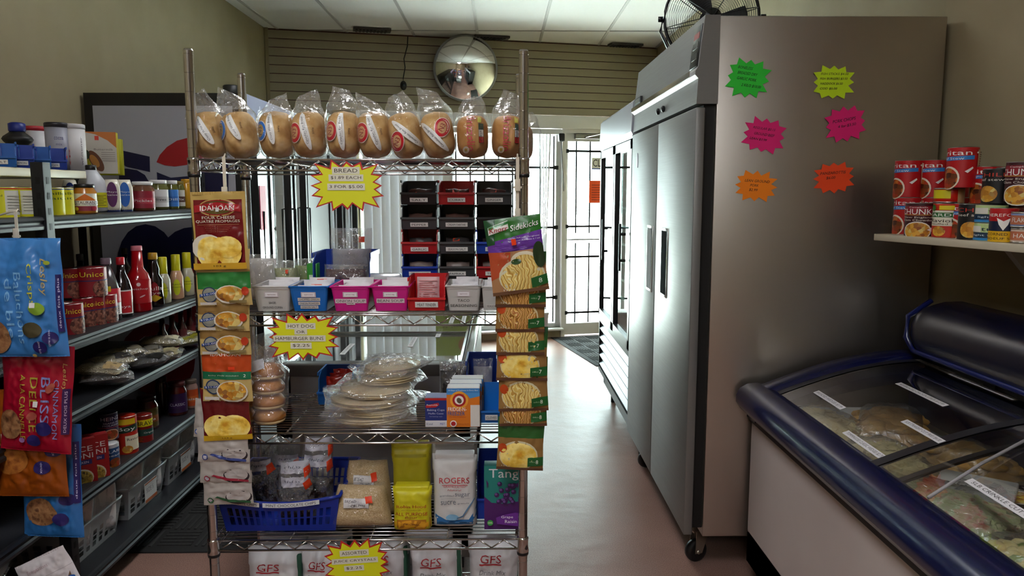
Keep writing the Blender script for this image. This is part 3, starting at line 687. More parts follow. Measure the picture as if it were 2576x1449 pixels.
def pr_bbq(p): p.e(.5, .5, .019, .045, '#8E1020').t('Bulls', .5, .66, .7, .16, '#E8E0D8').t('Eye', .5, .45, .5, .14, '#E8E0D8').p([(.2, .25), (.5, .1), (.8, .25), (.5, .4)], '#C8A81E')
def pr_dres(p): p.e(.5, .5, .016, .038, '#C9CC1E').t('Dressing', .5, .5, .6, .09, '#3A4A18').t('Ranch', .5, .65, .5, .08, '#3A4A18')
bot('tall dark sauce bottle with grey cap and yellow-red label, next to the bean cans', 245, 304, 633, 790, -1.555, zB, pm('#3A3034', .2, coat=.6), '#6E5A64', pr_soy, 'long', zl=(.1, .52))
bot('dark soy sauce bottle with a red cap and red label', 287, 334, 630, 780, -1.54, zB, GLK, '#C01C28', pr_soy2, 'soy', zl=(.06, .46))
bot('tall bright red ketchup bottle with a pink-red cap, the tallest on its shelf', 323, 381, 607, 772, -1.54, zB, pm('#A00A14', .15, coat=.7), '#C8707A', pr_ket, 'ket', zl=(.14, .5))
bot('dark barbecue sauce bottle with orange-yellow cap and red oval label', 368, 413, 625, 760, -1.54, zB, GLK, '#B88A1E', pr_bbq, 'bbq', zl=(.06, .5))
for a, b, mt, lb in ((393, 433, '#B8B49C', 'white salad dressing bottle with yellow cap next to the barbecue sauce'), (427, 466, '#C89A78', 'orange-pink salad dressing bottle with yellow cap, middle of three'), (456, 492, '#B4AE98', 'white salad dressing bottle with yellow cap nearest the wire rack post')):
    bot(lb, a, b, 632, 750, -1.54, zB, pm(mt, .25, coat=.5), '#C9C01A', pr_dres, 'dress', 'dressing_bottle', r=.031, h=.212, zl=(.06, .5), group='yellow-capped dressing bottles')
bot('dark bottle with a grey-brown cap behind the upper bean cans', 195, 222, 637, 760, -1.85, zB, GLK, '#4A4046', None, 'soy', r=.035, h=.235)
bot('dark bottle with a yellow neck label behind the ketchup bottle', 308, 330, 628, 730, -1.80, zB, GLK, '#3A2E10', None, 'soy', r=.035, h=.24)
# shelf C: small bottles at the far end and packets of pasta
zC = LZ[2]
for a, b, c, cc, lb in ((398, 425, '#2A1210', '#1A1212', 'dark sauce bottle behind the pasta packets, leftmost of the four under the dressings'), (424, 450, '#5A1A1A', '#6A1A22', 'dark red sauce bottle, second of the four under the dressings'), (446, 474, '#4A1418', '#141E50', 'sauce bottle with a dark blue cap, third of the four under the dressings'), (470, 494, '#5E1620', '#2A1018', 'dark red sauce bottle beside the rack post, rightmost of the four under the dressings')):
    bot(lb, a, b, 785, 885, -1.56, zC, pm(c, .2, coat=.6), cc, pr_lab('#5E2024', '#7A2A30', 'Sauce'), 'ket', r=.026, h=.19, group='sauce bottles at the far end of the third shelf')
PK = [(200, 905, '#3A3228'), (245, 900, '#6E6552'), (300, 872, '#8A7A54'), (350, 868, '#9A8E6A'), (215, 960, '#2E2A26'), (260, 950, '#4A453C'), (310, 915, '#25241F'), (355, 915, '#C8BFA0'), (405, 885, '#A89C78'), (420, 868, '#8A8420'), (195, 992, '#B89C6A'), (300, 955, '#6A655A')]
NOOD = mottle(['#6A5A3A', '#B8A878', '#D8CBA0', '#8A7A50'], 60, .5, 'wave', .5)
PKL = ['at the back left', 'behind the silver one', 'with a pale seal near the middle top', 'in the middle of the top layer', 'at the left under the dark one', 'left of centre in the lower layer', 'black-topped in the centre', 'pale cream one in front at centre', 'cream one at the right front', 'with an olive-yellow corner', 'pale one beside the red bag', 'grey one at the front edge']
for k, (px, py, col) in enumerate(PK):
    xc = -1.60-.03*(k % 3); p = atx(px, py, xc); w, h = .11, .17
    t = thing('pasta_packet', 'dried noodle packet on the third metal shelf, '+PKL[k], 'packet', (xc, p.y, zC+.03+.028*((k*5) % 3)+max(0, (p.z-zC-.09))*.5), group='dried noodle packets on the third metal shelf', rot=(-PI/2+.12*math.sin(k*2.3), .0, -1.1+.3*math.sin(k*1.7)))
    sf = Soft(w, h, .045, wr=.004, seed=k); mb = MB(); sf.shell(mb, NOOD if k % 3 else pm(col, .4, bump=(60, .4)), 8, 10); mb.build('contents', t)
    sf2 = Soft(w*1.08, h*1.1, .052, wr=.007, seed=k+.5); mb = MB(); sf2.shell(mb, CRINKLE, 12, 16, M=T((0, 0, -.006)))
    Pen(mb, sf2.map(), w, h, base=.001).r(.1, .62, .9, .95, col); mb.build('wrapper', t)
# shelf D: rice boxes, soup cans, sauce jars
zD = LZ[3]
def pr_rice(p):
    p.r(0, 0, 1, 1, '#A01418').t('RICE', .5, .78, .8, .12, '#F0ECE8').t('RONI', .5, .62, .8, .12, '#F0ECE8').r(.15, .42, .85, .53, '#2A2A6A').t('CHICKEN', .5, .475, .5, .05, '#E8E4F0').e(.5, .12, .04, .034, '#DCD2B8').e(.5, .10, .036, .032, RICE)
for (a, b, dx, lb) in ((192, 214, -.02, 'red rice mix box on the left, half hidden by the pale blue snack bag'), (211, 261, 0, 'red rice mix box on the right, next to the stacked soup cans')):
    p = atx((a+b)/2, 1200, -1.53+dx); carton('rice_box', lb, -1.53+dx, p.y, zD, .105, .04, .165, '#8E1014', pr_rice, rz=.66, group='red rice mix boxes')
def dcan(nm, lb, a, b, t_, bt, xc, zz, r, h, pr, base):
    y, _, _ = L(a, b, t_, bt, xc); can(nm, lb, xc, y, zz, r, h, pr, base=base)
dcan('bean_can', 'pale bean can with a blue label under the dark purple can', 250, 300, 1095, 1165, -1.535, zD, .037, .09, pr_clark, '#C9C8CC')
dcan('bean_can', 'dark purple bean can stacked on the pale can', 245, 300, 1025, 1095, -1.56, zD+.092, .037, .105, pr_heinz, '#241A3E')
dcan('small_red_can', 'small red can in the gap between the rice box and the stacked cans', 252, 272, 1110, 1170, -1.60, zD, .03, .09, pr_bravo, '#A0202A')
dcan('ravioli_can', 'tall red ravioli can with a yellow strip, between the stacked cans and the short can', 297, 348, 1040, 1150, -1.54, zD, .04, .155, pr_boy, '#B5220E')
dcan('sauce_can', 'short red sauce can with a yellow band', 342, 386, 1048, 1122, -1.54, zD, .036, .115, pr_bravo, '#7E1410')
RS = pm('#4A0E0A', .2, coat=.5)
jar('red pasta sauce jar with an orange label, left of the dark jars', 345, 398, 975, 1060, -1.60, zD, RS, '#3A1A16', pr_lab('#5A4A20', '#8A4A1A', 'Pasta'), 'pasta sauce jars on the fourth shelf')
jar('dark sauce jar behind the others on the fourth shelf', 395, 426, 958, 1045, -1.66, zD, RS, '#3A1010', None, 'pasta sauce jars on the fourth shelf')
jar('dark red sauce jar with white lettering on the fourth shelf', 424, 472, 955, 1040, -1.56, zD, RS, '#5A2A2A', pr_lab('#2A1038', '#341446', 'CLASSIC', '#CFC8D4'), 'pasta sauce jars on the fourth shelf')
jar('pale pink sauce jar with an orange label at the end of the fourth shelf', 466, 500, 955, 1028, -1.54, zD, pm('#9A7A70', .25, coat=.4), '#6A5A50', pr_lab('#B8481E', '#C8602A', 'Salsa'), 'pasta sauce jars on the fourth shelf')
# shelf E: translucent baskets of wrapped packs
zE = LZ[4]; BSK = clear('#D8DADC', .10, .3, 0, name='translucent_basket', milky=.38, fr=.4)
def basket(label, loc, w, d, h, mat, rz, name='plastic_basket', group=None, rimm=None, wavy=0., lipcards=(), holes=(6, 3), hz=(.15, .62), taper=.86, hole_ends=True):
    t = thing(name, label, 'basket', loc, rz, group)
    mb = MB(); b = taper
    def wall(ax, ay, bx, by, n):      # slotted wall between two top corners
        r0, r1 = hz; rows = holes[1]
        def P(s, v): f = b+(1-b)*v; return Vector(((ax+(bx-ax)*s)*f, (ay+(by-ay)*s)*f, h*v+.0+(wavy*math.sin(s*PI)*-v if wavy and ay < 0 and by < 0 else 0)))
        def quad(s0, s1, v0, v1):
            vs = [P(s0, v0), P(s1, v0), P(s1, v1), P(s0, v1)]
            k = 4 if abs(s1-s0) > .3 else 1
            if k == 1: mb.add(vs, [(0, 1, 2, 3)], mat)
            else: mb.grid(lambda i, j: P(s0+(s1-s0)*i, v0+(v1-v0)*j), 12, 1, mat)
        quad(0, 1, 0, r0); quad(0, 1, r1, 1)
        for k in range(rows):
            va = r0+(r1-r0)*k/rows; vb = r0+(r1-r0)*(k+1)/rows
            if k: quad(0, 1, va-.02, va+.02)
            quad(0, .06, va, vb); quad(.94, 1, va, vb)
            for i in range(n-1):
                sx_ = .06+.88*(i+1)/n; quad(sx_-.2/n, sx_+.2/n, va, vb)
    wall(-w/2, -d/2, w/2, -d/2, holes[0]); wall(w/2, -d/2, w/2, d/2, max(3, int(holes[0]*d/w))); wall(w/2, d/2, -w/2, d/2, holes[0]); wall(-w/2, d/2, -w/2, -d/2, max(3, int(holes[0]*d/w)))
    mb.add([(-w/2*b, -d/2*b, .001), (w/2*b, -d/2*b, .001), (w/2*b, d/2*b, .001), (-w/2*b, d/2*b, .001)], [(0, 1, 2, 3)], mat); mb.build('basket_body', t)
    mb = MB(); N_ = 12
    fr = [(-w/2+w*i/N_, -d/2, h-wavy*math.sin(PI*i/N_)) for i in range(N_+1)]
    mb.tube(fr+[(w/2, d/2, h), (-w/2, d/2, h), (-w/2, -d/2, h)], .006, rimm or mat, seg=6); mb.build('rim', t)
    return t
def wrapped(label, loc, w, h, d, seed, rot, name='wrapped_pack', col='#C9C6C6', group='clear-wrapped packs in the bottom baskets', inner=None):
    t = thing(name, label, 'packet', loc, group=group, rot=rot)
    sf = Soft(w*.94, h*.92, d*.9, wr=.004, seed=seed, px=6, pz=6, q=.5); mb = MB(); sf.shell(mb, inner or pm(col, .5, bump=(25, .5, .004)), 8, 10, M=T((0, 0, h*.04))); mb.build('contents', t)
    sf2 = Soft(w, h, d, wr=.010, seed=seed+.3); mb = MB(); sf2.shell(mb, CRINKLE, 14, 16); mb.build('wrapper', t); return t
for (px, py, w, lb, g) in ((385, 1245, .36, 'translucent plastic basket with a SIZE 5 card on the bottom shelf, middle one', 1), (472, 1160, .34, 'translucent plastic basket at the far end of the bottom shelf', 2), (262, 1310, .34, 'translucent plastic basket nearest the cat treat pack on the bottom shelf', 3)):
    p = atx(px, py, -1.535)
    t = basket(lb, (-1.70, p.y, zE+.001), w, .30, .14, BSK, PI/2, group='translucent baskets on the bottom shelf')
    mb = MB(); mb.box(-.055, .055, -.157, -.155, .03, .115, pm('#D4D2CE', .5)); P_ = Pen(mb, m_flat(.11, -.157), .11, .085, v0=.03, step=0)
    if g < 3: P_.t('SIZE 5' if g == 1 else 'SIZE 4', .42, .6, .6, .24, '#7A7678').r(0, .0, 1, .16, '#B8602A').r(0, .94, 1, 1, '#B8602A')
    if g < 3: mb.build('size_card', t, label='white size card with orange edge')
    for k in range(2):
        wrapped('clear-wrapped pack standing in the '+('middle', 'far', 'near')[g-1]+' translucent basket, '+('right', 'left')[k]+' one', (-1.60-.03*k, p.y+.08-.15*k, zE+.02), .14, .245, .09, g*3+k, (.22*(k-.4), .1, 1.0-.2*k), col='#EAE8E8')
BB = pm('#111213', .45)
basket('black slotted plastic basket at the lower left corner behind the cat treat pack', (-1.66, 2.10, zE+.02), .42, .34, .17, BB, 0, 'black_basket', holes=(9, 3))
wrapped('clear-wrapped white pack on top of the black basket at lower left', (-1.64, 2.08, zE+.17), .30, .16, .1, 4.4, (-1.1, 0, .1))
# hanging snack bags in front of the shelving
HOOK = pm('#CFC4B0', .4)
def clip_strip(label, x, y, z0, z1, holes=None, wd=.009, rz=0):
    t = thing('clip_strip', label, 'clip strip', (x, y, z0), rz)
    mb = MB(); mb.box(-wd/2, wd/2, -.001, .001, 0, z1-z0, HOOK)
    mb.tube([(0, .0, z1-z0-.004), (0, .012, z1-z0+.008), (0, .022, z1-z0)], .0025, HOOK, seg=6); mb.build('strip', t)
    for zc in (holes or [z0]):
        mb = MB(); mb.box(-.008, .008, -.009, -.002, zc-z0-.012, zc-z0+.022, HOOK, c=.002); mb.box(-.012, .012, -.006, -.003, zc-z0-.004, zc-z0+.002, HOOK); mb.build('clip', t)
    return t
def pr_blue(p, B='#4A8AC8', t1='Baluchons', t2='de ble', tc='#7FB6DE'):
    p.t(t1, .46, .42, .6, .10, tc, rot=-90).t(t2, .33, .42, .5, .09, tc, rot=-90).t('Crisps', .62, .62, .35, .08, '#C8C83A', rot=-90).t('Lesley', .78, .68, .3, .10, '#C8B070', rot=-90, shear=.3)
    p.e(.10, .18, .045, .05, CRACK).e(.60, .24, .027, .022, '#4E4630').e(.82, .17, .021, .018, '#2B2462').e(.68, .09, .020, .018, '#2B2462')
    p.t('twice as much', .82, .17, .14, .03, '#C8C4E0', rot=-90).t('deux fois', .68, .09, .11, .03, '#C8C4E0', rot=-90)
    p.p([(.93, .22), (1.0-.005, .22), (.995, .70), (.93, .70)], '#2B2462').t('deux fois plus', .962, .46, .42, .028, '#D8D4EA', rot=90)
    p.e(.70, .42, .022, .018, '#8AAE3A').e(.86, .8, .008, .006, '#A8B83A').e(.6, .02, .006, .005, '#C8B06A').r(.62, .43, .69, .47, '#E8E6E2')
def pr_red(p):
    p.t('CINNAMON', .80, .42, .55, .07, '#8A90C8', rot=-90).t('BLISS', .66, .50, .42, .12, '#8A90C8', rot=-90).t('DELICE', .50, .45, .5, .10, '#B8A83A', rot=-90).t('A LA CANNELLE', .36, .42, .6, .07, '#B8A83A', rot=-90).t('Lesley', .9, .72, .25, .07, '#C8A060', rot=-90, shear=.3)
    p.e(.18, .25, .035, .045, CRACK).e(.66, .24, .024, .021, '#2B2462').e(.52, .12, .020, .018, '#2B2462').e(.5, .35, .016, .012, '#B0584A', rot=.5).e(.74, .62, .018, .010, '#B0584A', rot=.9).e(.36, .12, .008, .008, '#9A6AA0').r(.52, .44, .58, .49, '#E8E4E0')
    p.p([(.90, .20), (.99, .20), (.99, .62), (.90, .62)], '#3A1E50').t('DEUX FOIS PLUS', .945, .41, .38, .03, '#D8C4DA', rot=90)
def pr_org(p):
    p.e(.22, .38, .06, .05, mottle(['#7A3A0E', '#B8702A', '#8E4A14'], 40, .6)).e(.60, .58, .027, .024, '#3A3214').e(.86, .46, .024, .021, '#2B2462').e(.70, .30, .023, .021, '#2B2462').r(.14, .55, .22, .61, '#D8CFD0')
    p.t('twice', .86, .46, .1, .03, '#C8C4E0', rot=-90).t('deux', .70, .30, .1, .03, '#C8C4E0', rot=-90).p([(.92, .5), (.995, .5), (.995, .98), (.92, .98)], '#2B2462').t('deux fois plus', .957, .74, .42, .03, '#D8D4EA', rot=90)
def pr_blu2(p):
    p.e(.36, .24, .05, .046, CRACK).e(.60, .52, .029, .026, '#3E3828').e(.80, .36, .023, .020, '#2B2462').e(.68, .18, .024, .020, '#2B2462').p([(.90, .32), (.985, .32), (.985, .86), (.90, .86)], '#2B2462').t('deux fois plus', .943, .6, .48, .03, '#D8D4EA', rot=90).r(.5, 0, .52, .01, '#4A8AC8')
HG = 'hanging snack bags at the left edge'
pouch('snack_bag', 'large light blue snack bag hanging topmost at the left edge', (-1.334, 2.13, 1.039), .215, .337, .045, '#3F80C4', pr_blue, seed=1, wr=.006, group=HG, cat='snack bag')
pouch('snack_bag', 'bright red cinnamon snack bag hanging below the topmost blue bag', (-1.375, 2.182, .742), .208, .327, .042, '#A8102C', pr_red, roll=.10, seed=2, wr=.006, group=HG, cat='snack bag')
pouch('snack_bag', 'orange-brown snack bag hanging below the red bag', (-1.422, 2.23, .583), .21, .33, .042, '#9A4A10', pr_org, roll=.02, seed=3, wr=.006, group=HG, cat='snack bag')
pouch('snack_bag', 'darker blue snack bag hanging lowest, below the orange bag', (-1.40, 2.278, .431), .187, .364, .042, '#2F6FB0', pr_blu2, roll=.03, seed=4, wr=.006, group=HG, cat='snack bag')
_c = clip_strip('beige plastic clip strip on the top metal shelf edge holding the snack bags', -1.43, 2.262, 1.34, 1.445, [1.375])
mb = MB(); mb.tube([(0, .01, .108), (-.02, .01, .106), (-.07, .01, .0905)], .003, HOOK); mb.build('hook', _c)
CATM = mottle(['#2A1C14', '#6A4A34', '#8E6A4C', '#3A2A20'], 30, .6)
def pr_cat(p):
    p.r(0, .70, 1, .704, '#8A8084').t('Temptations', .42, .84, .4, .07, '#B89AA0').e(.72, .34, .028, .034, CATM).p([(.60, .42), (.56, .62), (.70, .48)], CATM).p([(.80, .50), (.92, .62), (.90, .42)], CATM).e(.80, .22, .03, .04, CATM)
    p.e(.64, .34, .004, .005, '#C8B84A').e(.76, .34, .004, .005, '#C8B84A').e(.42, .60, .012, .008, '#2A4A9A').e(.32, .42, .006, .005, '#7A2A1E').e(.24, .38, .006, .005, '#7A2A1E').e(.34, .30, .006, .005, '#7A2A1E').e(.45, .46, .005, .004, '#7A2A1E').e(.9, .52, .012, .008, '#2060B0').p([(.5, .0), (.6, .14), (.7, .0)], '#D8C020')
pouch('cat_treat_pack', 'white cat treat pack with a cat picture hanging tilted at the lower left', (-1.30, 2.17, .238), .17, .20, .03, '#D8D0D2', pr_cat, roll=-.45, seed=6, wr=.004, cat='packet')
# cream shelf items
zS = 1.586
BIN = pm('#1F3E9A', .4); BIN2 = pm('#1A5CA8', .4)
def hopper(name, label, loc, w, d, h, mat, text=None, rz=0, group=None, tcard='#E4E2DE', contents=None, lip=.42, frontdrop=.55, th=.003, rot=None):
    """open-fronted stacking bin: sides slope from the high back to a low front lip"""
    t = thing(name, label, 'bin', loc, rz, group, rot=rot); mb = MB(); y0, y1 = -d/2, d/2
    side = [(y0+.012, 0), (y1, 0), (y1, h), (y0+d*.34, h), (y0+d*.12, h*.80), (y0+d*.10, h*lip+.004), (y0, h*lip), (y0+.003, h*.12)]
    for x in (-w/2, w/2-th): mb.prism(side, x, x+th, mat, axis='x')
    mb.box(-w/2, w/2, y0+.012, y1, 0, th, mat); mb.box(-w/2, w/2, y1-th, y1, 0, h, mat)
    mb.prism([(y0+.012, 0), (y0+.016, 0), (y0+.004, h*lip), (y0, h*lip)], -w/2, w/2, mat, axis='x')
    mb.box(-w/2-.002, w/2+.002, y0-.004, y0+.003, h*lip-.006, h*lip, mat)
    mb.box(-w/2-.003, -w/2+.001, y0+d*.12, y1, h*.9, h, mat); mb.box(w/2-.001, w/2+.003, y0+d*.12, y1, h*.9, h, mat)
    mb.build('bin_body', t)
    if text:
        mb = MB(); tl = math.atan2(.012, h*lip); M = Matrix.Translation((0, y0+.004, h*.07)) @ Matrix.Rotation(-(-tl)*1., 4, 'X')
        M = Matrix.Translation((0, y0+.0095, 0)) @ Matrix.Rotation(tl, 4, 'X')
        cw, ch = w*(.5 if len(text) < 8 else .62), h*.18
        mb.box(-cw/2, cw/2, -.0016, -.0006, h*.12, h*.12+ch, pm(tcard, .5), M)
        Pen(mb, m_flat(cw, -.0016), cw, ch, v0=h*.12, step=0, M=M).t(text, .5, .5, .82, .5, '#3A3638'); mb.build('name_card', t, label='white name card')
    return t
for k, (a, b, lb, m_, tx) in enumerate([(-22, 22, 'blue stacking bin cut off by the left edge of the photo on the cream shelf', BIN2, 'MALT'), (20, 72, 'dark blue stacking bin holding a black and gold packet on the cream shelf', BIN, 'CINNAMON'), (66, 112, 'mid-blue bin with pale contents on the cream shelf, second from the right', BIN2, 'NUTMEG'), (104, 156, 'rightmost blue stacking bin on the cream shelf, beside the white canisters', BIN, 'GINGER')]):
    p = atx((a+b)/2, 415, -1.66); hopper('stacking_bin', lb, (-1.66, p.y, zS), .095, .12, .082, m_, tx, rz=.55, group='blue stacking bins on the cream shelf')
pouch('spice_packet', 'black and gold spice packet sticking out of the dark blue bin on the cream shelf', (-1.69, 2.36, zS+.015), .075, .10, .02, '#191310', lambda p: p.r(.1, .7, .9, .95, '#B89A3A').e(.5, .4, .012, .01, '#B02A40'), rz=.5, roll=.35, tilt=.2)
t = thing('lantern', 'black lantern-like ornament with a blue top standing behind the blue bins', 'lantern', (-1.90, atx(43, 330, -1.90).y, zS), 0)
mb = MB(); mb.lathe([(.05, 0), (.05, .012), (.036, .02), (.034, .10), (.05, .115), (.056, .125), (.05, .135), (.03, .15), (.026, .155)], pm('#12100E', .5), seg=8); mb.build('lantern_body', t)
mb = MB(); mb.lathe([(.026, .153), (.03, .158), (.03, .185), (.02, .19)], pm('#1C2A7A', .4), seg=12); mb.build('blue_cap', t)
def canister(lb, a, b, t_, bt, xc, base, capc, prn, r=.042, h=.15, cat='canister'):
    p = atx((a+b)/2, bt, xc); return bottle('canister', lb, xc, p.y, zS, [(r, 0), (r, h*.93)], pm(base, .4), [(r*1.03, h*.9), (r*1.03, h*.98), (r*.97, h)], pm(capc, .4), prn, r, (0, h*.86), 'canisters on the cream shelf', cat='canister')
pr_can = lambda c: (lambda p: p.r(.1, .1, .9, .14, c).t('coffee', .5, .55, .5, .1, c).t('creamer', .5, .40, .6, .1, c))
canister('white canister with a red-rimmed lid behind the blue bins, leftmost', 78, 115, 320, 410, -1.90, '#C9C6C8', '#B02A34', pr_can('#9A9698'), h=.185)
canister('white red-rimmed canister second from the left, mostly hidden', 112, 135, 322, 410, -1.88, '#C9C6C8', '#B02A34', pr_can('#9A9698'), h=.18)
canister('grey-white canister with a black lid and a red round picture', 128, 170, 320, 418, -1.74, '#9A9AA6', '#26242A', lambda p: p.t('cocoa', .55, .78, .3, .07, '#4A4A78').t('mix', .55, .64, .2, .06, '#5A5A78').e(.6, .3, .02, .02, '#5A1A14').e(.72, .34, .008, .008, '#D83A1E'), h=.188)
canister('white and red canister left of the pancake mix box', 168, 213, 325, 428, -1.70, '#D0CCCC', '#C8C4C4', lambda p: p.t('coffee', .3, .45, .12, .6, '#B02A30').t('whitener', .75, .5, .7, .07, '#6A6068', rot=90), h=.186)
def pr_pan(p): p.r(0, 0, 1, 1, '#C8C0B4').p([(0, 1), (1, 1), (1, .62), (.75, .80), (.4, .94), (0, 1)], '#C8701E').p([(0, 1), (0, 0), (.3, 0), (.12, .6)], '#B8B01E').t('Buttermilk', .62, .58, .56, .05, '#7A706A').e(.38, .30, .022, .05, '#6A3A1A', rot=.5).e(.34, .30, .014, .03, '#B87A2E', rot=.5).e(.12, .45, .012, .02, '#2A3A20').r(.38, .8, .5, .9, '#D83A1E'); [p.r(.55, .5-.05*k, .95, .515-.05*k, '#9A9088') for k in range(5)]
p = atx(245, 425, -1.78); carton('pancake_mix_box', 'white and yellow buttermilk pancake mix box with an orange corner', -1.76, p.y, zS, .135, .05, .18, '#BDB01E', pr_pan, rz=.3)
p = atx(292, 425, -1.84); carton('baking_mix_box', 'bright yellow box to the right of the pancake mix box', -1.88, p.y+.02, zS, .12, .05, .172, '#B8B81A', lambda q: q.e(.72, .85, .02, .016, '#8A4A1A').t('food', .6, .5, .3, .07, '#4A3A10').t('mix', .6, .2, .3, .07, '#6A3A10'), rz=.3)
# ============================================================ COOLERS on the left
CB_ = pm('#0C0C0E', .35, coat=.3); CI = pm('#D4D8DA', .5)
def cooler(y0, y1, label, panes, side=None, header=None, x0=-2.13, x1=-1.33, h=2.01):
    t = thing('display_cooler', label, 'cooler', (x0, y0, 0)); W = x1-x0; Lg = y1-y0
    mb = MB(); mb.box(0, .04, 0, Lg, 0.06, h, CB_); mb.box(0, W, 0, .04, .06, h, CB_); mb.box(0, W, Lg-.04, Lg, .06, h, CB_)
    mb.box(0, W, .04, Lg-.04, h-.22, h, CB_); mb.box(0, W, .04, Lg-.04, .06, .24, CB_); mb.box(.05, W-.05, .05, Lg-.05, 0, .06, CB_); mb.box(.04, .045, .04, Lg-.04, .24, h-.22, pm('#3A3C40', .5))
    mb.build('cabinet', t)
    for a, b in panes:
        fr = MB()
        for q in ((a-.035, a), (b, b+.035)): fr.box(W-.035, W+.01, q[0]-y0, q[1]-y0, .24, h-.22, CB_)
        fr.box(W-.035, W+.01, a-.03-y0, b+.03-y0, .24, .28, CB_); fr.box(W-.035, W+.01, a-.03-y0, b+.03-y0, h-.27, h-.22, CB_)
        dr = fr.build('door', t); g = MB(); g.box(W-.018, W-.012, a-y0, b-y0, .28, h-.27, clear('#C8D4D2', .16, .02, 0, fr=.6, name='cooler_glass')); g.build('pane', dr)
        hd = MB(); hd.tube([(W+.01, b+.015-y0, .95), (W+.03, b+.015-y0, .95), (W+.03, b+.015-y0, 1.4), (W+.01, b+.015-y0, 1.4)], .007, pm('#1A1A1C', .3)); hd.build('handle', dr)
    lo = 0
    for a, b in zip([y0+.04]+[q[1]+.035 for q in panes], [q[0]-.035 for q in panes]+[y1-.04]):
        if b-a > .02: f = MB(); f.box(W-.035, W, a-y0, b-y0, .24, h-.22, CB_); f.build('front_stile', t)
    for k in range(4): s_ = MB(); s_.box(.05, W-.05, .05, Lg-.05, .5+.33*k, .508+.33*k, pm('#B8BCBE', .3, .6)); s_.build('shelf', t)
    if header: header(t, W, Lg, h)
    if side: side(t, W, h)
    return t
def pepsi_side(t, W, h):
    mb = MB(); mb.box(0.0, W, -.012, -.002, .06, h, CB_); mb.box(.045, W-.045, -.016, -.012, .10, h-.065, pm('#A5A5AD', .35)); M0 = lambda u, v, o: Vector((u, -.016-o, v))
    def X(px, py): q = at(px, py, 3.985); return (q.x+2.13, q.z)
    P_ = Pen(mb, lambda u, v, o: Vector((u+.0, -.016-o, v)), 1, 1, u0=.5, step=0)
    red = [X(*q) for q in ((394, 408), (402, 390), (420, 370), (445, 354), (475, 346), (510, 350), (545, 366), (565, 388), (540, 396), (500, 404), (470, 415), (440, 419), (415, 416))]
    NV = '#12133A'; P_.p(red, '#A01620')
    P_.p([X(*q) for q in ((305, 378), (377, 394), (378, 433), (320, 420), (305, 412))], NV)
    P_.p([X(*q) for q in ((320, 424), (345, 428), (365, 440), (378, 462), (378, 500), (300, 500), (300, 424))], NV)
    P_.p([X(*q) for q in ((395, 433), (430, 447), (475, 443), (540, 425), (575, 410), (575, 520), (400, 520))], NV)
    for (z, r, c) in ((1.19, .17, NV), (.95, .2, '#6E1018')):
        P_.e(.53, z, r, r*.8, c)
    P_.e(.28, 1.12, .16, .22, NV).e(.3, .62, .2, .2, '#6E1018').e(.62, .5, .1, .16, NV)
    mb.build('side_panel', t, label='white side panel in a black frame with a red, white and blue soft drink emblem')
def hdr(t, W, Lg, h):
    mb = MB(); mb.box(W, W+.02, .02, Lg-.02, h-.21, h, pm('#8E93B4', .3, coat=.5))
    P_ = Pen(mb, lambda u, v, o: Vector((W+.02+o, u+Lg/2, v)), Lg, .2, v0=h-.21, step=0); P_.r(.1, .1, .9, .4, '#8A3A5A').t('dare for more', .4, .7, .5, .3, '#E0E4F0'); mb.build('header_sign', t, label='lit-looking blue and pink header sign')
cooler(4.0, 5.26, 'tall black soft drink cooler with a white emblem side panel behind the left shelves', [(4.04, 4.18), (4.44, 4.83), (4.96, 5.2)], pepsi_side, hdr)
cooler(5.30, 6.42, 'middle black glass-door cooler in the row along the left wall', [(5.96, 6.36)])
cooler(6.46, 7.10, 'black glass-door cooler closest to the window blinds on the left', [(6.52, 7.02)])
t = thing('black_canister', 'black round cap with a thin stick poking above the cooler top at left', 'canister', (-1.45, 4.2, 2.012))
mb = MB(); mb.lathe([(.035, 0), (.04, .02), (.042, .06), (.036, .065)], BB, seg=16); mb.build('cap', t)
mb = MB(); p = at(650, 500, 4.19); mb.box(0, .004, -.05, .05, -.12, .12, pm('#C8245A', .5))
mb.build('pink_card', loc=(-1.306, 4.2, 1.42), label='small pink card hanging on the cooler door glass behind the wire rack', category='card')
# ============================================================ THE WIRE RACK
RX0, RX1, RY0, RY1 = -.855, .066, 2.15, 2.58
SZ = [1.597, 1.158, .808, .479, .14]
rack = thing('wire_rack', 'tall chrome wire rack in the middle of the shop, loaded with bread', 'rack', (0, 0, 0))
def post(x, y):
    mb = MB(); prof = [(.0138, .02)]; z = .05
    while z < 1.885:
        prof += [(.0138, z-.0012), (.0130, z-.0006), (.0130, z+.0006), (.0138, z+.0012)]; z += .0508
    prof += [(.0138, 1.888), (.011, 1.893)]
    mb.lathe(prof, CHROME, T((x, y, 0)), seg=20, smooth=False); o = mb.build('post', rack)
    mb = MB(); mb.lathe([(.016, 0), (.018, .004), (.012, .02)], pm('#151515', .5), T((x, y, 0)), seg=12); mb.build('foot', o)
    for z in SZ:
        mb = MB(); mb.lathe([(.0165, z-.046), (.0185, z-.042), (.0165, z-.03), (.0165, z-.008), (.0178, z-.004), (.0165, z+.002)], CHROME, T((x, y, 0)), seg=16)
        mb.lathe([(.0172, z-.053), (.0178, z-.045), (.0172, z-.044)], pm('#101012', .4), T((x, y, 0)), seg=16); mb.build('collar', o)
for x in (RX0, RX1):
    for y in (RY0, RY1): post(x, y)
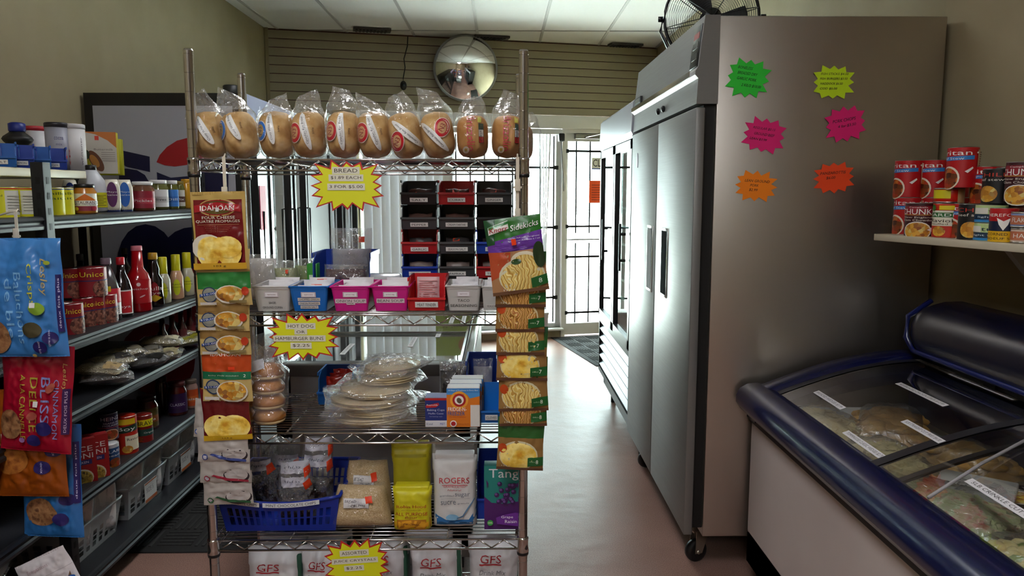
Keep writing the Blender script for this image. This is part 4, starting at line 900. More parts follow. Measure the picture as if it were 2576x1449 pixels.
def wire_shelf(z):
    mb = MB(); r = .0032
    for y in (RY0-.004, RY1+.004):
        for zz in (z-.004, z-.034): mb.tube([(RX0, y, zz), (RX1, y, zz)], r, CHROME, seg=6)
        n = 24; pts = [(RX0+.02+(RX1-RX0-.04)*k/n, y, z-.007 if k % 2 else z-.031) for k in range(n+1)]
        for a, b in zip(pts, pts[1:]): mb.tube([a, b], .0022, CHROME, seg=6)
    for x in (RX0, RX1):
        for zz in (z-.004, z-.034): mb.tube([(x, RY0, zz), (x, RY1, zz)], r, CHROME, seg=6)
        pts = [(x, RY0+.02+(RY1-RY0-.04)*k/10, z-.007 if k % 2 else z-.031) for k in range(11)]
        for a, b in zip(pts, pts[1:]): mb.tube([a, b], .0022, CHROME, seg=6)
    for k in range(1, 18): y = RY0+(RY1-RY0)*k/18; mb.tube([(RX0+.0, y, z-.0025), (RX1, y, z-.0025)], .0019, CHROME, seg=5)
    for x in (-.63, -.39, -.16): mb.tube([(x, RY0, z-.008), (x, RY1, z-.008)], .0028, CHROME, seg=6)
    mb.build('wire_shelf', rack)
for z in SZ: wire_shelf(z)
def R(px0, py0, px1, py1, y):
    a = at(px0, (py0+py1)/2, y); b = at(px1, (py0+py1)/2, y); t = at((px0+px1)/2, py0, y); u = at((px0+px1)/2, py1, y)
    return (a.x+b.x)/2, b.x-a.x, u.z, t.z
# ---- bread
LOAF = mottle(['#A87838', '#BC9050', '#CFA86C', '#DEC08C'], 22, .7, bump=.5)
LOAF2 = mottle(['#AC7434', '#BC8442', '#C89656'], 16, .6, bump=.3)
LBL = 'clear-bagged bread loaves lined up on the top shelf of the wire rack'
BR = [(533, 'b', -.036, .075, .012, .075, 20, 10, 'crusty white loaf with a blue round logo, first at the left rack post'),
      (612, 'b', -.034, .085, .006, .088, 18, 12, 'crusty white loaf with a blue round logo, second from the left post'),
      (697, 'b', -.028, .076, .004, .080, 6, 4, 'crusty white loaf with a blue round logo, right next to the first red-logo loaf'),
      (778, 'r', -.026, .070, .006, .075, 11, 3, 'Canadian rye loaf with a red round logo, above the BREAD price sign at left'),
      (863, 'r', -.026, .074, .006, .075, 4, 0, 'red-logo rye loaf standing upright above the middle of the BREAD price sign'),
      (946, 'r', -.026, .072, .008, .072, 14, 6, 'Canadian rye loaf with a red logo, above the right end of the BREAD sign'),
      (1032, 'r', -.020, .050, .012, .066, 38, 14, 'Canadian rye loaf whose label band is steeply tilted, red logo low at its left'),
      (1110, 'r', .020, .082, -.006, .060, 36, 10, 'Canadian rye loaf with its red logo at upper right, left of the two pink-lettered loaves'),
      (1190, 'z', 0, 0, 0, 0, 0, 2, 'loaf with large vertical pink lettering, left one of two'),
      (1275, 'z', 0, 0, 0, 0, 0, -2, 'loaf with large vertical pink lettering, beside the right rack post')]
for i, (cx, kd, lu, lv, su, sv, st, lean, lb) in enumerate(BR):
    x = at(cx, 350, 2.23).x; dn = 1 if i < 8 else 0
    t = thing('bread_loaf', lb, 'bread', (x, 2.25, SZ[0]+.001), group=LBL, rot=(0, math.radians(-lean*.9), 0))
    w, h = (.095, .136) if dn else (.092, .126)
    lf = Soft(w, h, .15, 'loaf', .004, i*1.3+1, px=2.2, pz=2.6, q=.5); mb = MB(); lf.shell(mb, LOAF if dn else LOAF2, 18, 20, M=T((0, 0, .003))); mb.build('loaf', t)
    H = .192+.014*math.sin(i*2.1)
    bg = Soft(w*1.09, H, .170, 'bag', .008, i*2.7+.4, px=2.4, pz=3.2, q=.5)
    sk = [-.020, -.014, .012, .004, -.006, -.012, -.002, -.010, .004, .010][i]; sl = [.012, -.016, .010, .008, -.006, -.018, .006, -.012, .004, -.010][i]
    mb = MB(); bg.shell(mb, CLEARBAG, 22, 22, j1=.66); bg.shell(mb, CRINKLE, 22, 14, j0=.66, skew=sk, slope=sl)
    mb.build('plastic_bag', t)
    mb = MB(); front = Soft(w, h, .158, 'loaf', 0, 0, px=2.2, pz=2.6, q=.5)
    P_ = Pen(mb, front.map(), 1, 1, u0=0, v0=.003, step=.006, base=.004, rough=.3)
    Q = lambda u, v: (u+.5, v)
    if dn:
        col = '#1F6FC8' if kd == 'b' else '#C01828'
        c = Q(lu, lv); P_.e(*c, .0215, .029, '#E4DCCF', rot=-math.radians(st)*.5).e(*c, .020, .027, col, rot=-math.radians(st)*.5).e(*c, .0125, .018, '#A88A50' if kd == 'b' else '#D0A070', rot=-.2)
        P_.t('N3', c[0], c[1], .022, .014, '#1A2A50' if kd == 'b' else '#8E1420', rot=90-st, mt=True)
        c = Q(su, sv); a = math.radians(st)
        P_.e(*c, .0105, .056 if kd == 'r' else .045, '#E8E6E2', rot=a)
        P_.t('Crusty White Bread' if kd == 'b' else 'Canadian Rye Bread', c[0]-.0008, c[1], .078 if kd == 'r' else .066, .0075, '#26242C', rot=90+st, shear=.25, mt=True)
        if kd == 'r': P_.t('Pain de seigle canadien', c[0]+.0045, c[1]-.004, .056, .0028, '#3A2A2C', rot=90+st, shear=.25, mt=True)
        if i not in (6, 7): P_.t('500g', min(c[0]+.022, .535), c[1]-.002, .018, .005, '#3A2410', rot=90+st*.5, mt=True)
    else:
        P_.t('Brizzolio', .5-.002, .068, .100, .023, '#C83A50', rot=-90, mt=True)
        P_.e(.5-.018, .022, .0095, .0095, '#D8C8B0').e(.5-.018, .022, .004, .004, '#B89A3A')
        P_.r(.5+.020, .040, .5+.034, .095, '#14241C').r(.5+.021, .078, .5+.033, .094, '#24503A').r(.5+.021, .058, .5+.033, .077, '#E0DEDA').r(.5+.021, .041, .5+.033, .057, '#B02028').t('DItaliano', .5+.027, .068, .048, .008, '#26201E', rot=-90, shear=.2, mt=True)
        P_.r(.5+.018, .098, .5+.028, .116, '#C8C01E')
    mb.build('printed_label', t)
# one more bag behind the right post
t = thing('bread_loaf', 'clear bread bag bulging out behind the right rack post', 'bread', (.098, 2.38, SZ[0]+.001))
lf = Soft(.07, .11, .12, 'loaf', .003, 9, px=2.2, pz=2.6, q=.5); mb = MB(); lf.shell(mb, LOAF2, 12, 14, M=T((-.03, 0, .003))); mb.build('loaf', t)
mb = MB(); Soft(.10, .15, .14, 'bag', .008, 9.4, q=.5).shell(mb, CRINKLE, 16, 20, M=T((-.02, 0, 0))); mb.build('plastic_bag', t)
# ---- star-shaped price signs
def burst(label, loc, w, h, lines, seed, fill='#D8D818', edge='#B81E1E', tilt=0, n=16, name='price_sign', rin=.76, hand=False, tc='#3A2A20', rot=None):
    mb = MB(); pts = burst_pts(n, w, h, rin, seed, .05)
    if edge:
        mb.prism(pts, 0, .0012, pm(edge, .5))
        inner = [(x*.925, z*.905) for x, z in pts]
        mb.add([(0, -.0008, 0)]+[(x, -.0008, z) for x, z in inner], [(0, 1+i, 1+(i+1) % len(inner)) for i in range(len(inner))], pm(fill, .45))
    else: mb.add([(0, 0, 0)]+[(x, 0, z) for x, z in pts]+[(0, .001, 0)]+[(x, .001, z) for x, z in pts], [(0, 1+i, 1+(i+1) % len(pts)) for i in range(len(pts))]+[(len(pts)+1, len(pts)+2+(i+1) % len(pts), len(pts)+2+i) for i in range(len(pts))], pm(fill, .5))
    P_ = Pen(mb, m_flat(w, -.0008 if edge else 0), w, h, v0=-h/2, step=0, base=.0005)
    for (tx, cx, cyy, tw, th) in lines:
        if not hand: P_.r(cx-tw/2-.03, cyy-th*.95, cx+tw/2+.03, cyy+th*.95, '#D8D4C0')
        P_.t(tx, cx, cyy, tw, th, tc, rot=0 if not hand else 0, shear=.25 if hand else 0)
    return mb.build(name, loc=loc, rot=rot or (0, tilt, 0), label=label, category='sign')
c = at(873, 467, 2.125); burst('yellow star price sign for bread hanging under the top rack shelf', c, .200, .138, [('BREAD', .49, .80, .32, .075), ('$1.89 EACH', .49, .655, .42, .07), ('3 FOR $5.00', .49, .475, .46, .07)], 3)
c = at(761, 848, 2.125); burst('yellow star price sign for hot dog and hamburger buns on the second shelf', c, .200, .133, [('HOT DOG', .48, .74, .36, .07), ('OR', .48, .615, .12, .06), ('HAMBURGER BUNS', .46, .475, .68, .07), ('$2.25', .48, .32, .24, .07)], 5)
c = at(897, 1418, 2.125); burst('yellow star price sign for assorted juice crystals on the fourth shelf', c, .195, .150, [('ASSORTED', .48, .73, .38, .065), ('JUICE CRYSTALS', .48, .57, .64, .06), ('$2.25', .46, .42, .24, .06)], 8, tilt=-.06)
# ---- second shelf: tubs, stacking bins, bags
z2 = SZ[1]+.001
def tub(label, px0, px1, py0, mat, txt, y=2.175, d=.17, packs='#D8D4D6', tags=None, mk=0, rim=1):
    x, w, _, zt = R(px0, py0, px1, 788, y); h = zt-z2; w = w*.98
    t = thing('spice_tub', label, 'bin', (x, y+d/2, z2), 0, 'tubs along the front of the second rack shelf')
    mb = MB(); k = .84; th = .0025; o, b = (w/2, d/2), (w/2*k, d/2*k)
    rings = [(b[0], b[1], 0), (o[0]*.985, o[1]*.985, h*.9), (o[0]*1.0, o[1], h*.9), (o[0]*1.02, o[1]*1.02, h), (o[0]-th, o[1]-th, h), (b[0]-th, b[1]-th, th)]
    vs = [];
    for a, c_, z in rings:
        r = min(a, c_)*.18
        for qx, qy, a0 in ((1, -1, -90), (1, 1, 0), (-1, 1, 90), (-1, -1, 180)):
            for s_ in range(4): an = math.radians(a0+30*s_); vs.append((qx*(a-r)+r*math.cos(an), qy*(c_-r)+r*math.sin(an), z))
    n = 16; fs = [tuple(range(n-1, -1, -1))]
    for i in range(len(rings)-1):
        for j in range(n): fs.append((i*n+j, i*n+(j+1) % n, (i+1)*n+(j+1) % n, (i+1)*n+j))
    fs.append(tuple((len(rings)-1)*n+j for j in range(n))); mb.add(vs, fs, mat); 
    tl = math.atan2((o[1]-b[1])*.985, h*.9); M = Matrix.Translation((0, -b[1], 0)) @ Matrix.Rotation(tl, 4, 'X')
    P_ = Pen(mb, m_flat(w), w, h, step=0, M=M)
    if txt:
        for (tx, cyy, tw, th2, card) in txt:
            if card: P_.r(.5-tw/2-.03, cyy-th2*.85, .5+tw/2+.03, cyy+th2*.85, card)
            P_.t(tx, .5, cyy, tw, th2, '#33302F')
    if mk: P_.r(.31, .60, .69, .82, '#C8BCC0').r(.34, .63, .66, .79, '#ECE8EC').t('price tag' if mk == 2 else 'spices', .5, .71, .22, .06, '#8A4A5A')
    mb.build('tub_body', t)
    for q in range(4):
        m2 = MB(); sf = Soft(w*.68, h*.84, .02, wr=.004, seed=q+px0); sf.shell(m2, pm(packs, .4, bump=(40, .5, .004)), 8, 8)
        if tags: Pen(m2, sf.map(), w*.68, h*.95).r(.3, .55, .7, .8, tags)
        m2.build('packet', t, loc=(.01*(q % 2)-.005, -d*.25+.035*q, h*.16+.004*q), rot=(-.18, 0, 0))
    if rim: m2 = MB(); m2.tube([(-o[0], -o[1], h), (o[0], -o[1], h), (o[0], o[1], h), (-o[0], o[1], h), (-o[0], -o[1], h)], .003, mat, seg=6); m2.build('rim', t)
    return t
WT = pm('#BDB9B5', .4); PT = pm('#C81C80', .35); BT = pm('#1464B4', .35); RT = pm('#C01E22', .35)
tub('white tub labelled SAGE and GROUND CUMIN at the left of the second shelf', 634, 731, 722, WT, [('SAGE', .36, .18, .09, None), ('GROUND CUMIN', .16, .52, .09, None)], mk=1)
tub('bright blue tub labelled CHOPPED ONION, ONION POWDER, ONION SALT', 726, 826, 722, BT, [('CHOPPED ONION', .50, .52, .08, '#CFC9C4'), ('ONION POWDER', .335, .50, .08, '#CFC9C4'), ('ONION SALT', .18, .40, .08, '#CFC9C4')], tags='#E04020', mk=1)
tub('pink tub labelled ONION SOUP MIX, left of the two pink tubs', 831, 931, 722, PT, [('ONION SOUP', .43, .74, .11, '#DCC8CC'), ('MIX', .33, .16, .07, '#DCC8CC')], mk=2)
tub('pink tub with a smudged white label, right of the two pink tubs', 933, 1030, 722, PT, [('BEAN SOUP', .44, .68, .11, '#DCC8CC')], mk=2)
x, w, _, zt = R(1026, 705, 1119, 782, 2.18)
t = hopper('stacking_bin', 'bright red stacking bin with a packet of pink slips in the front row', (x, 2.26, z2), w, .16, .095, RT, 'MEAT TENDER', group='tubs along the front of the second rack shelf')
mb = MB(); sf = Soft(.068, .082, .03, wr=.003, seed=3); sf.shell(mb, pm('#D0A8A8', .5), 8, 8); P_ = Pen(mb, sf.map(), .068, .082)
for k in range(10): P_.r(.12, .12+.08*k, .9-.1*(k % 3), .15+.08*k, '#B86A6A')
mb.build('packet', t, loc=(0, -.02, .012), rot=(-.1, 0, 0))
tub('white tub labelled TACO SEASONING', 1121, 1211, 720, WT, [('TACO', .43, .34, .11, None), ('SEASONING', .22, .76, .11, None)], mk=1)
tub('white tub partly hidden behind the hanging pasta pouches at the right', 1212, 1262, 722, WT, [('SEASON', .2, .5, .09, '#CFC9C4')])
KB, KG, KR, KBl = pm('#0E0F12', .4), pm('#3C3E40', .4), pm('#A81C22', .4), pm('#12389A', .4)
cols = [(1055, [(KB, 'SALT', 'black'), (KG, 'PEPPER', 'dark grey'), (KR, 'GARLIC', 'red'), (KBl, 'CELERY SALT', 'blue'), (KG, None, 'dark grey')], 'left'),
        (1149, [(KR, 'CURRY', 'red'), (KG, 'CREAM TARTAR', 'dark grey'), (KG, 'SEASON SALT', 'dark grey'), (KG, 'PAPRIKA', 'dark grey'), (KB, None, 'black')], 'middle'),
        (1243, [(KG, 'GINGER', 'dark grey'), (KB, None, 'black'), (KBl, 'OREGANO', 'blue'), (KR, 'THYME', 'red'), (KG, None, 'dark grey')], 'right')]
rows = ['top row', 'second row from the top', 'third row from the top', 'fourth row from the top', 'bottom row, behind the tubs']
for cx, lst, cn in cols:
    x = at(cx, 600, 2.36).x
    for k, (m_, tx, cl) in enumerate(lst):
        z = z2+.0765*(4-k)
        t = hopper('stacking_bin', cl+' stacking bin'+((' labelled '+tx) if tx else '')+' in the '+cn+' column, '+rows[k], (x, 2.43, z), .110, .15, .075, m_, tx, group='stacked spice bins at the right of the second shelf', lip=.5)
        if tx:
            mb = MB(); sf = Soft(.075, .045, .03, wr=.004, seed=k+cx); sf.shell(mb, pm(['#4A2A26', '#5A4038', '#3A3434', '#6A5A54'][k % 4], .4, bump=(50, .6, .004)), 8, 8); P_ = Pen(mb, sf.map(), .07, .05)
            if (k+cx) % 2: P_.r(.3, .5, .6, .8, '#D8401E')
            mb.build('packet', t, loc=(0, -.035, .008), rot=(-.5, 0, 0))
def zbag(label, px0, py0, px1, py1, y, zb, col, tag=None, seed=0, depth=.05, rz=0, mt=None, card=None, fill=.8, name='zip_bag', tilt=0, group=None, hgt=None):
    x, w, z0, z1 = R(px0, py0, px1, py1, y); h = hgt or (z1-zb)
    t = thing(name, label, 'bag', (x, y, zb), rz, group, rot=(tilt, 0, rz))
    sf = Soft(w*.92, h*fill, depth, wr=.005, seed=seed, q=.5); mb = MB(); sf.shell(mb, mt or pm(col, .6, bump=(60, .4)), 12, 14, M=T((0, 0, .002))); mb.build('contents', t)
    sf = Soft(w, h, depth*1.12, wr=.009, seed=seed+.4, q=.5); mb = MB(); sf.shell(mb, CRINKLE, 20, 24)
    P_ = Pen(mb, sf.map(), w, h, step=.006, base=.0015, inc=.0006)
    if card: P_.r(.25, card[0], .8, card[0]+.2, '#DAD6D6').t(card[1], .52, card[0]+.11, .42, .10, '#5A3A44', shear=.2)
    if tag: P_.r(tag[0], tag[1], tag[0]+.12, tag[1]+.09, '#E8431E')
    mb.build('clear_bag', t); return t
zbag('clear zip bag of white powder at the back left of the second shelf', 622, 640, 700, 722, 2.44, z2, '#C9C4C0', seed=1, fill=.9)
zbag('zip bag of pale green herbs with an orange tag on the second shelf', 690, 655, 752, 722, 2.40, z2, '#8E9264', (.55, .7), 2, card=(.35, 'Parsley'))
zbag('darker green herb bag behind the blue tub on the second shelf', 738, 650, 800, 722, 2.47, z2, '#6A7A3A', seed=3)
mb = MB(); x, w, z0, z1 = R(776, 662, 802, 722, 2.42); mb.box(-.016, .016, -.02, .02, 0, z1-z2, pm('#2E8A2A', .4), c=.002); Pen(mb, m_flat(.032, -.02), .032, z1-z2, step=0).r(.2, .5, .8, .7, '#C8DCC0'); mb.build('green_box', loc=(x, 2.42, z2), label='small bright green box between the herb bags and the blue bin', category='box')
x, w, _, _ = R(800, 650, 940, 722, 2.44); t = hopper('stacking_bin', 'large dark blue stacking bin behind the pink tub', (x, 2.45, z2), w, .20, .155, KBl, None, lip=.4)
zbag('frosty zip bag standing in the large dark blue bin with orange tags', 832, 608, 938, 690, 2.44, z2+.03, '#B4B8C2', (.72, .78), 5, hgt=.20, fill=.66, card=(.2, 'Rolled'))
zbag('dark red spice bag inside the large dark blue bin', 815, 680, 925, 722, 2.40, z2+.006, '#4A2028', None, 6, hgt=.11, fill=.85)
t = thing('cup_sleeve', 'clear sleeve of translucent cups lying beside the large dark blue bin', 'cups', (at(970, 690, 2.40).x, 2.40, z2+.045), rot=(0, PI/2, .06))
mb = MB(); CUPM = clear('#DDE2E8', .12, .2, 0, name='cup_plastic', milky=.5); mb.lathe([(.042, -.05), (.044, -.045), (.044, .045), (.042, .05)], CUPM, seg=20); mb.build('sleeve', t)
for k in range(6): mb = MB(); mb.lathe([(.038, 0), (.041, .010), (.042, .012)], CUPM, T((0, 0, -.045+.015*k)), seg=20); mb.build('cup', t)
# ---- third shelf
z3 = SZ[2]+.001
BUN = mottle(['#9C5A20', '#B8742E', '#C88A44'], 9, .45, bump=.1, spec=.5); BUNL = pm('#D8B884', .7)
def bunbag(label, x, y, seed, n=4, cols_=2):
    t = thing('bun_bag', label, 'buns', (x, y, z3))
    for c_ in range(cols_):
        for k in range(n):
            mb = MB(); cx, cyy, zz = (c_-(cols_-1)/2)*.092, .0, .046*k
            mb.lathe([(.030, 0), (.044, .003), (.048, .012)], BUNL, T((cx, cyy, zz)), seg=20); mb.lathe([(.048, .012), (.0475, .024), (.040, .036), (.022, .043), (1e-5, .045)], BUN, T((cx, cyy, zz)), seg=20)
            mb.build('bun', t)
    sf = Soft(.105*cols_, .24, .13, 'bag', .013, seed, q=.4, px=5, pz=5); mb = MB(); sf.shell(mb, CRINKLE, 22, 30)
    Pen(mb, sf.map(), .2, .24).p([(.52, .80), (.70, .84), (.75, .74), (.56, .68)], '#C8C4CC')
    mb.build('clear_bag', t); return t
bunbag('clear bag of round hamburger buns in front beside the hanging potato pouches', at(655, 1000, 2.245).x-.02, 2.245, 2.2)
bunbag('clear bag of hamburger buns standing at the back left of the third shelf', at(672, 980, 2.42).x, 2.42, 4.1, 3, 1)
TOR = mottle(['#B49A70', '#CDB88E', '#DCCAA2'], 12, .6, bump=.1); FLAPW = CRINKLE
def tort(label, x, y, z, r, seed, rz, n=3, tilt=(0, 0)):
    t = thing('tortilla_bag', label, 'tortillas', (x, y, z), group='clear bags of flatbread piled on the third shelf', rot=(tilt[0], tilt[1], rz))
    for k in range(n):
        mb = MB(); nz = lambda a: 1+.02*math.sin(3*a+seed+k)
        pr = [(1e-5, 0), (r*.95, 0), (r, .0025), (r*.96, .005), (1e-5, .0052)]; mb.lathe(pr, TOR, T((.003*math.sin(seed*3+k), .003*math.cos(k*2+seed), .003+.0062*k)), seg=36); mb.build('flatbread', t)
    L_ = r*2.35; sf = Soft(L_, r*2.25, .012+.007*n, wr=.008, seed=seed, px=5, pz=5, q=.4)
    mb = MB(); sf.shell(mb, CRINKLE, 26, 26, M=Matrix.Translation((0, r*1.12, .010+.003*n)) @ Matrix.Rotation(PI/2, 4, 'X'))
    mb.build('clear_bag', t)
cx = at(938, 1050, 2.29).x
TB_ = ['lowest bag of flatbread in the pile on the third shelf', 'second lowest bag of flatbread in the pile', 'middle bag of flatbread in the pile', 'fourth bag of flatbread in the pile, sticking out at the left', 'fifth bag of flatbread in the pile', 'topmost bag of flatbread, set back and shifted right']
for k in range(6):
    hi = k >= 4
    tort(TB_[k], cx+[.0, .012, -.01, .008, .045, .055][k], 2.295+[0, .005, -.005, .01, .05, .06][k], z3+[.0, .026, .052, .078, .106, .134][k], [.118, .116, .118, .110, .09, .088][k], k*1.9+.7, [.1, -.2, .25, -.1, .3, -.4][k], tilt=(.02*(k % 2)+.0, .03*(k-2)/2 if not hi else -.04))
# fix: bags are built above; boxes at the right
def pr_fridge(p):
    p.r(0, 0, 1, 1, '#D8761C').r(0, .88, 1, 1, '#3A80C0').p([(0, .88), (1, .88), (1, .80), (.7, .74), (.62, .84), (0, .84)], '#4A90CC').t('30 Days of Freshness in Every Box', .5, .945, .9, .04, '#E8E8E4')
    p.e(.38, .70, .027, .027, '#E8A030').e(.38, .70, .020, .020, '#B01C24').e(.38, .70, .0135, .0135, '#ECE8E0').e(.38, .69, .007, .009, '#5A4A38', rot=.5).t('ARM & HAMMER', .38, .845, .3, .03, '#B01C24')
    p.t('FRIDGE-N-', .32, .47, .56, .10, '#F4F4F2').t('FREEZER', .29, .36, .52, .10, '#1E5490').t('Flo-thru Freshener', .34, .27, .5, .035, '#B8301E').r(.72, .02, 1, .58, '#D4CEC8').e(.2, .10, .010, .010, '#E8E4DC').e(.2, .10, .007, .007, '#B01C24').t('Baking Soda', .5, .09, .36, .04, '#A8401E')
x, w, z0, z1 = R(1124, 988, 1207, 1083, 2.185)
for k in range(3): carton('baking_soda_box', 'orange and blue baking soda box, '+('front', 'middle', 'rear')[k]+' one of three in a row', x+.004*k, 2.21+.056*k, z3, w, .052, .118, '#D9D5D2', pr_fridge, side=lambda p: p.r(0, 0, 1, 1, '#B8643A').r(.1, .15, .9, .5, '#D8CCC0'), top=lambda p: p.r(.03, .05, .97, .95, '#ECEAE8'), group='baking soda boxes in a row on the third shelf')
def pr_rey(p): p.r(0, 0, 1, 1, '#1A2A6E').r(0, 0, 1, .22, '#D0CCD0').r(0, .92, 1, 1, '#A81C20').p([(.02, .74), (.62, .84), (.66, .76), (.5, .68), (.04, .66)], '#B01C24').t('Reynolds', .33, .755, .5, .07, '#F0EEEC').t('Baking Cups', .5, .58, .8, .09, '#C9CCE0').t('Muffin Cases', .5, .47, .7, .06, '#C9CCE0').t('foil baking cups', .5, .36, .6, .035, '#C0C4DC').t('42 small', .2, .11, .3, .06, '#2A3A7A').t('MET', .8, .11, .22, .07, '#1A3AA0')
x, w, z0, z1 = R(1070, 1008, 1124, 1083, 2.19); carton('baking_cups_box', 'small navy and white baking cups box left of the baking soda boxes', x, 2.215, z3, w, .055, .088, '#C8C4C8', pr_rey, top=lambda p: p.r(0, 0, 1, 1, '#8E9AC0'))
def bin3(label, px0, px1, py0, y, m_, d=.14, tx=None, h=None):
    x, w, _, zt = R(px0, py0, px1, 1000, y); return hopper('stacking_bin', label, (x, y+d/2, z3), w, d, h or zt-z3, m_, tx)
bl = bin3('blue bin holding red packets at the back of the third shelf', 798, 885, 940, 2.42, BT)
for k in range(3): pouch('seasoning_packet', 'red and yellow seasoning packet in the blue bin, '+('front', 'middle', 'rear')[k]+' one', (at(852, 960, 2.45).x+.008*k, 2.455+.022*k, z3+.004), .085, .085+.008*k, .015, '#A82418', lambda p: p.r(.2, .2, .95, .55, '#B8A020').r(.0, .1, .4, .35, '#B8B4C0').t('seasoning', .6, .4, .6, .1, '#4A1A10'), seed=k, group='red packets in the blue bin on the third shelf')
for k in range(4): zbag('clear packet of white slips leaning at the back of the third shelf, '+('front', 'second', 'third', 'rear')[k]+' of four', 905+6*k, 930, 985+4*k, 1000, 2.46+.025*k, z3, '#C9C0BE', seed=k+20, depth=.018, hgt=.13+.006*k, group='clear packets of slips at the back of the third shelf', name='slip_packet')
for k in range(3): zbag('dark brown snack packet at the back right of the third shelf, '+('front', 'middle', 'rear')[k]+' one', 1105, 930, 1180, 1000, 2.44+.03*k, z3, '#1E1613', seed=k+30, depth=.025, hgt=.135, group='dark snack packets at the back of the third shelf', name='snack_packet')
x = at(1213, 930, 2.46).x; hopper('stacking_bin', 'dark blue stacking bin at the back right of the third shelf', (x, 2.47, z3), .10, .17, .15, KBl, None)
zbag('pale packet standing in the dark blue bin at the back right of the third shelf', 1190, 910, 1240, 1000, 2.46, z3+.006, '#B9B6BE', seed=41, depth=.03, hgt=.14)
x = at(1236, 1040, 2.2).x; hopper('stacking_bin', 'bright blue stacking bin at the front right of the third shelf behind the pasta pouches', (x, 2.27, z3), .075, .12, .10, BT, 'CLOVES')
# ---- fourth shelf
z4 = SZ[3]+.001
NVB = pm('#0F2A8A', .35)
x, w, z0, z1 = R(540, 1235, 850, 1330, 2.17)
bk = basket('blue slotted plastic basket of chocolate chip bags at the left of the fourth shelf', (x+.002, 2.18+.17, z4), w, .33, .115, NVB, 0, 'blue_basket', holes=(16, 2), wavy=.022, hz=(.2, .72), rimm=NVB, taper=.9)
mb = MB(); 
for (u0, u1, tx) in ((-.17, -.055, 'CHOCOLATE CHIPS'), (-.045, .125, 'MINT CHOCOLATE CHIPS')):
    f = lambda u: .115-.022*math.sin(PI*(u+w/2)/w)
    mb.grid(lambda i, j: (u0+(u1-u0)*i, -.1735, f(u0+(u1-u0)*i)-.010+.014*j), 8, 1, pm('#D4D6DA', .4))
    Pen(mb, lambda u, v, o: Vector((u, -.1738-o, f(u)+v)), u1-u0, .014, u0=(u0+u1)/2, v0=-.010, step=.01, base=.0004).t(tx, .5, .5, .88, .62, '#23242A')
mb.build('label_strip', bk, label='white label strip lettered in black')
CHOC = mottle(['#0D0807', '#2A1A15', '#3A2620'], 160, .4, 'voronoi', .8)
for k, (px, y, hh, lb) in enumerate([(600, 2.29, .17, 'clear bag of dark chocolate chips at the left in the blue basket'), (665, 2.38, .20, 'chocolate chip bag with a slanted card at centre left of the blue basket'), (745, 2.27, .19, 'clear bag of chocolate chips with two white cards at the front of the blue basket'), (790, 2.36, .23, 'tallest chocolate chip bag with white cards, rear right in the blue basket'), (700, 2.44, .2, 'clear bag of chocolate chips at the rear of the blue basket')]):
    x = at(px, 1230, y).x; t = thing('chocolate_chip_bag', lb, 'bag', (x, y, z4+.012), group='chocolate chip bags in the blue basket', rot=(-.06+.04*(k % 3), .08*(k-2), .1*(k-2)))
    sf = Soft(.115, .095, .07, wr=.006, seed=k, q=.4); mb = MB(); sf.shell(mb, CHOC, 16, 14); mb.build('contents', t)
    sf = Soft(.125, hh, .078, 'trap', wr=.009, seed=k+.6, q=.45); mb = MB(); sf.shell(mb, CRINKLE, 24, 32); P_ = Pen(mb, sf.map(), .125, hh, step=.006, base=.0015, inc=.0006)
    for j in range(2 if k in (2, 3) else 1): v = .60+.22*j; P_.p([(.2, v), (.86, v+.02), (.86, v+.18), (.2, v+.16)], '#B9B6C0').t('chips', .5, v+.10, .4, .05, '#4A4858', shear=.3).p([(.80, v-.06), (.92, v-.02), (.88, v+.12), (.76, v+.08)], '#E8431E')
    mb.build('clear_bag', t)
CRU = mottle(['#A88A5E', '#BEA276', '#CCB48A'], 300, .8, bump=.5)
for k, (a, b, t_, bt, y, hh, lb) in enumerate([(826, 988, 1243, 1345, 2.19, .125, 'clear bag of bread crumbs with a handwritten card, front one'), (858, 990, 1204, 1300, 2.28, .17, 'clear bag of bread crumbs standing behind the front crumb bag')]):
    x, w, _, _ = R(a, t_, b, bt, y+.03); t = thing('bread_crumb_bag', lb, 'bag', (x, y+.04, z4), rot=(-.12, 0, 0), group='bread crumb bags on the fourth shelf')
    sf = Soft(w, hh, .09, 'trap', wr=.004, seed=k+3, q=.4, px=4, pz=3); mb = MB(); sf.shell(mb, CRU, 20, 18, M=T((0, 0, .003))); mb.build('crumbs', t)
    sf = Soft(w*1.03, hh*1.08, .098, 'trap', wr=.006, seed=k+3.4, q=.4, px=4, pz=3); mb = MB(); sf.shell(mb, CLEARBAG, 30, 34)
    P_ = Pen(mb, sf.map(), w, hh, base=.003, inc=.0006, step=.007); P_.r(.27, .56, .66, .80, '#C8C4C8').r(.275, .57, .655, .79, '#DAD6D6').t('BREAD', .38, .73, .18, .06, '#3A3640', shear=.3).t('CRUMBS', .50, .63, .22, .07, '#3A3640', shear=.3).p([(.60, .84), (.70, .86), (.72, .70), (.62, .68)], '#E8431E')
    mb.build('clear_bag', t)
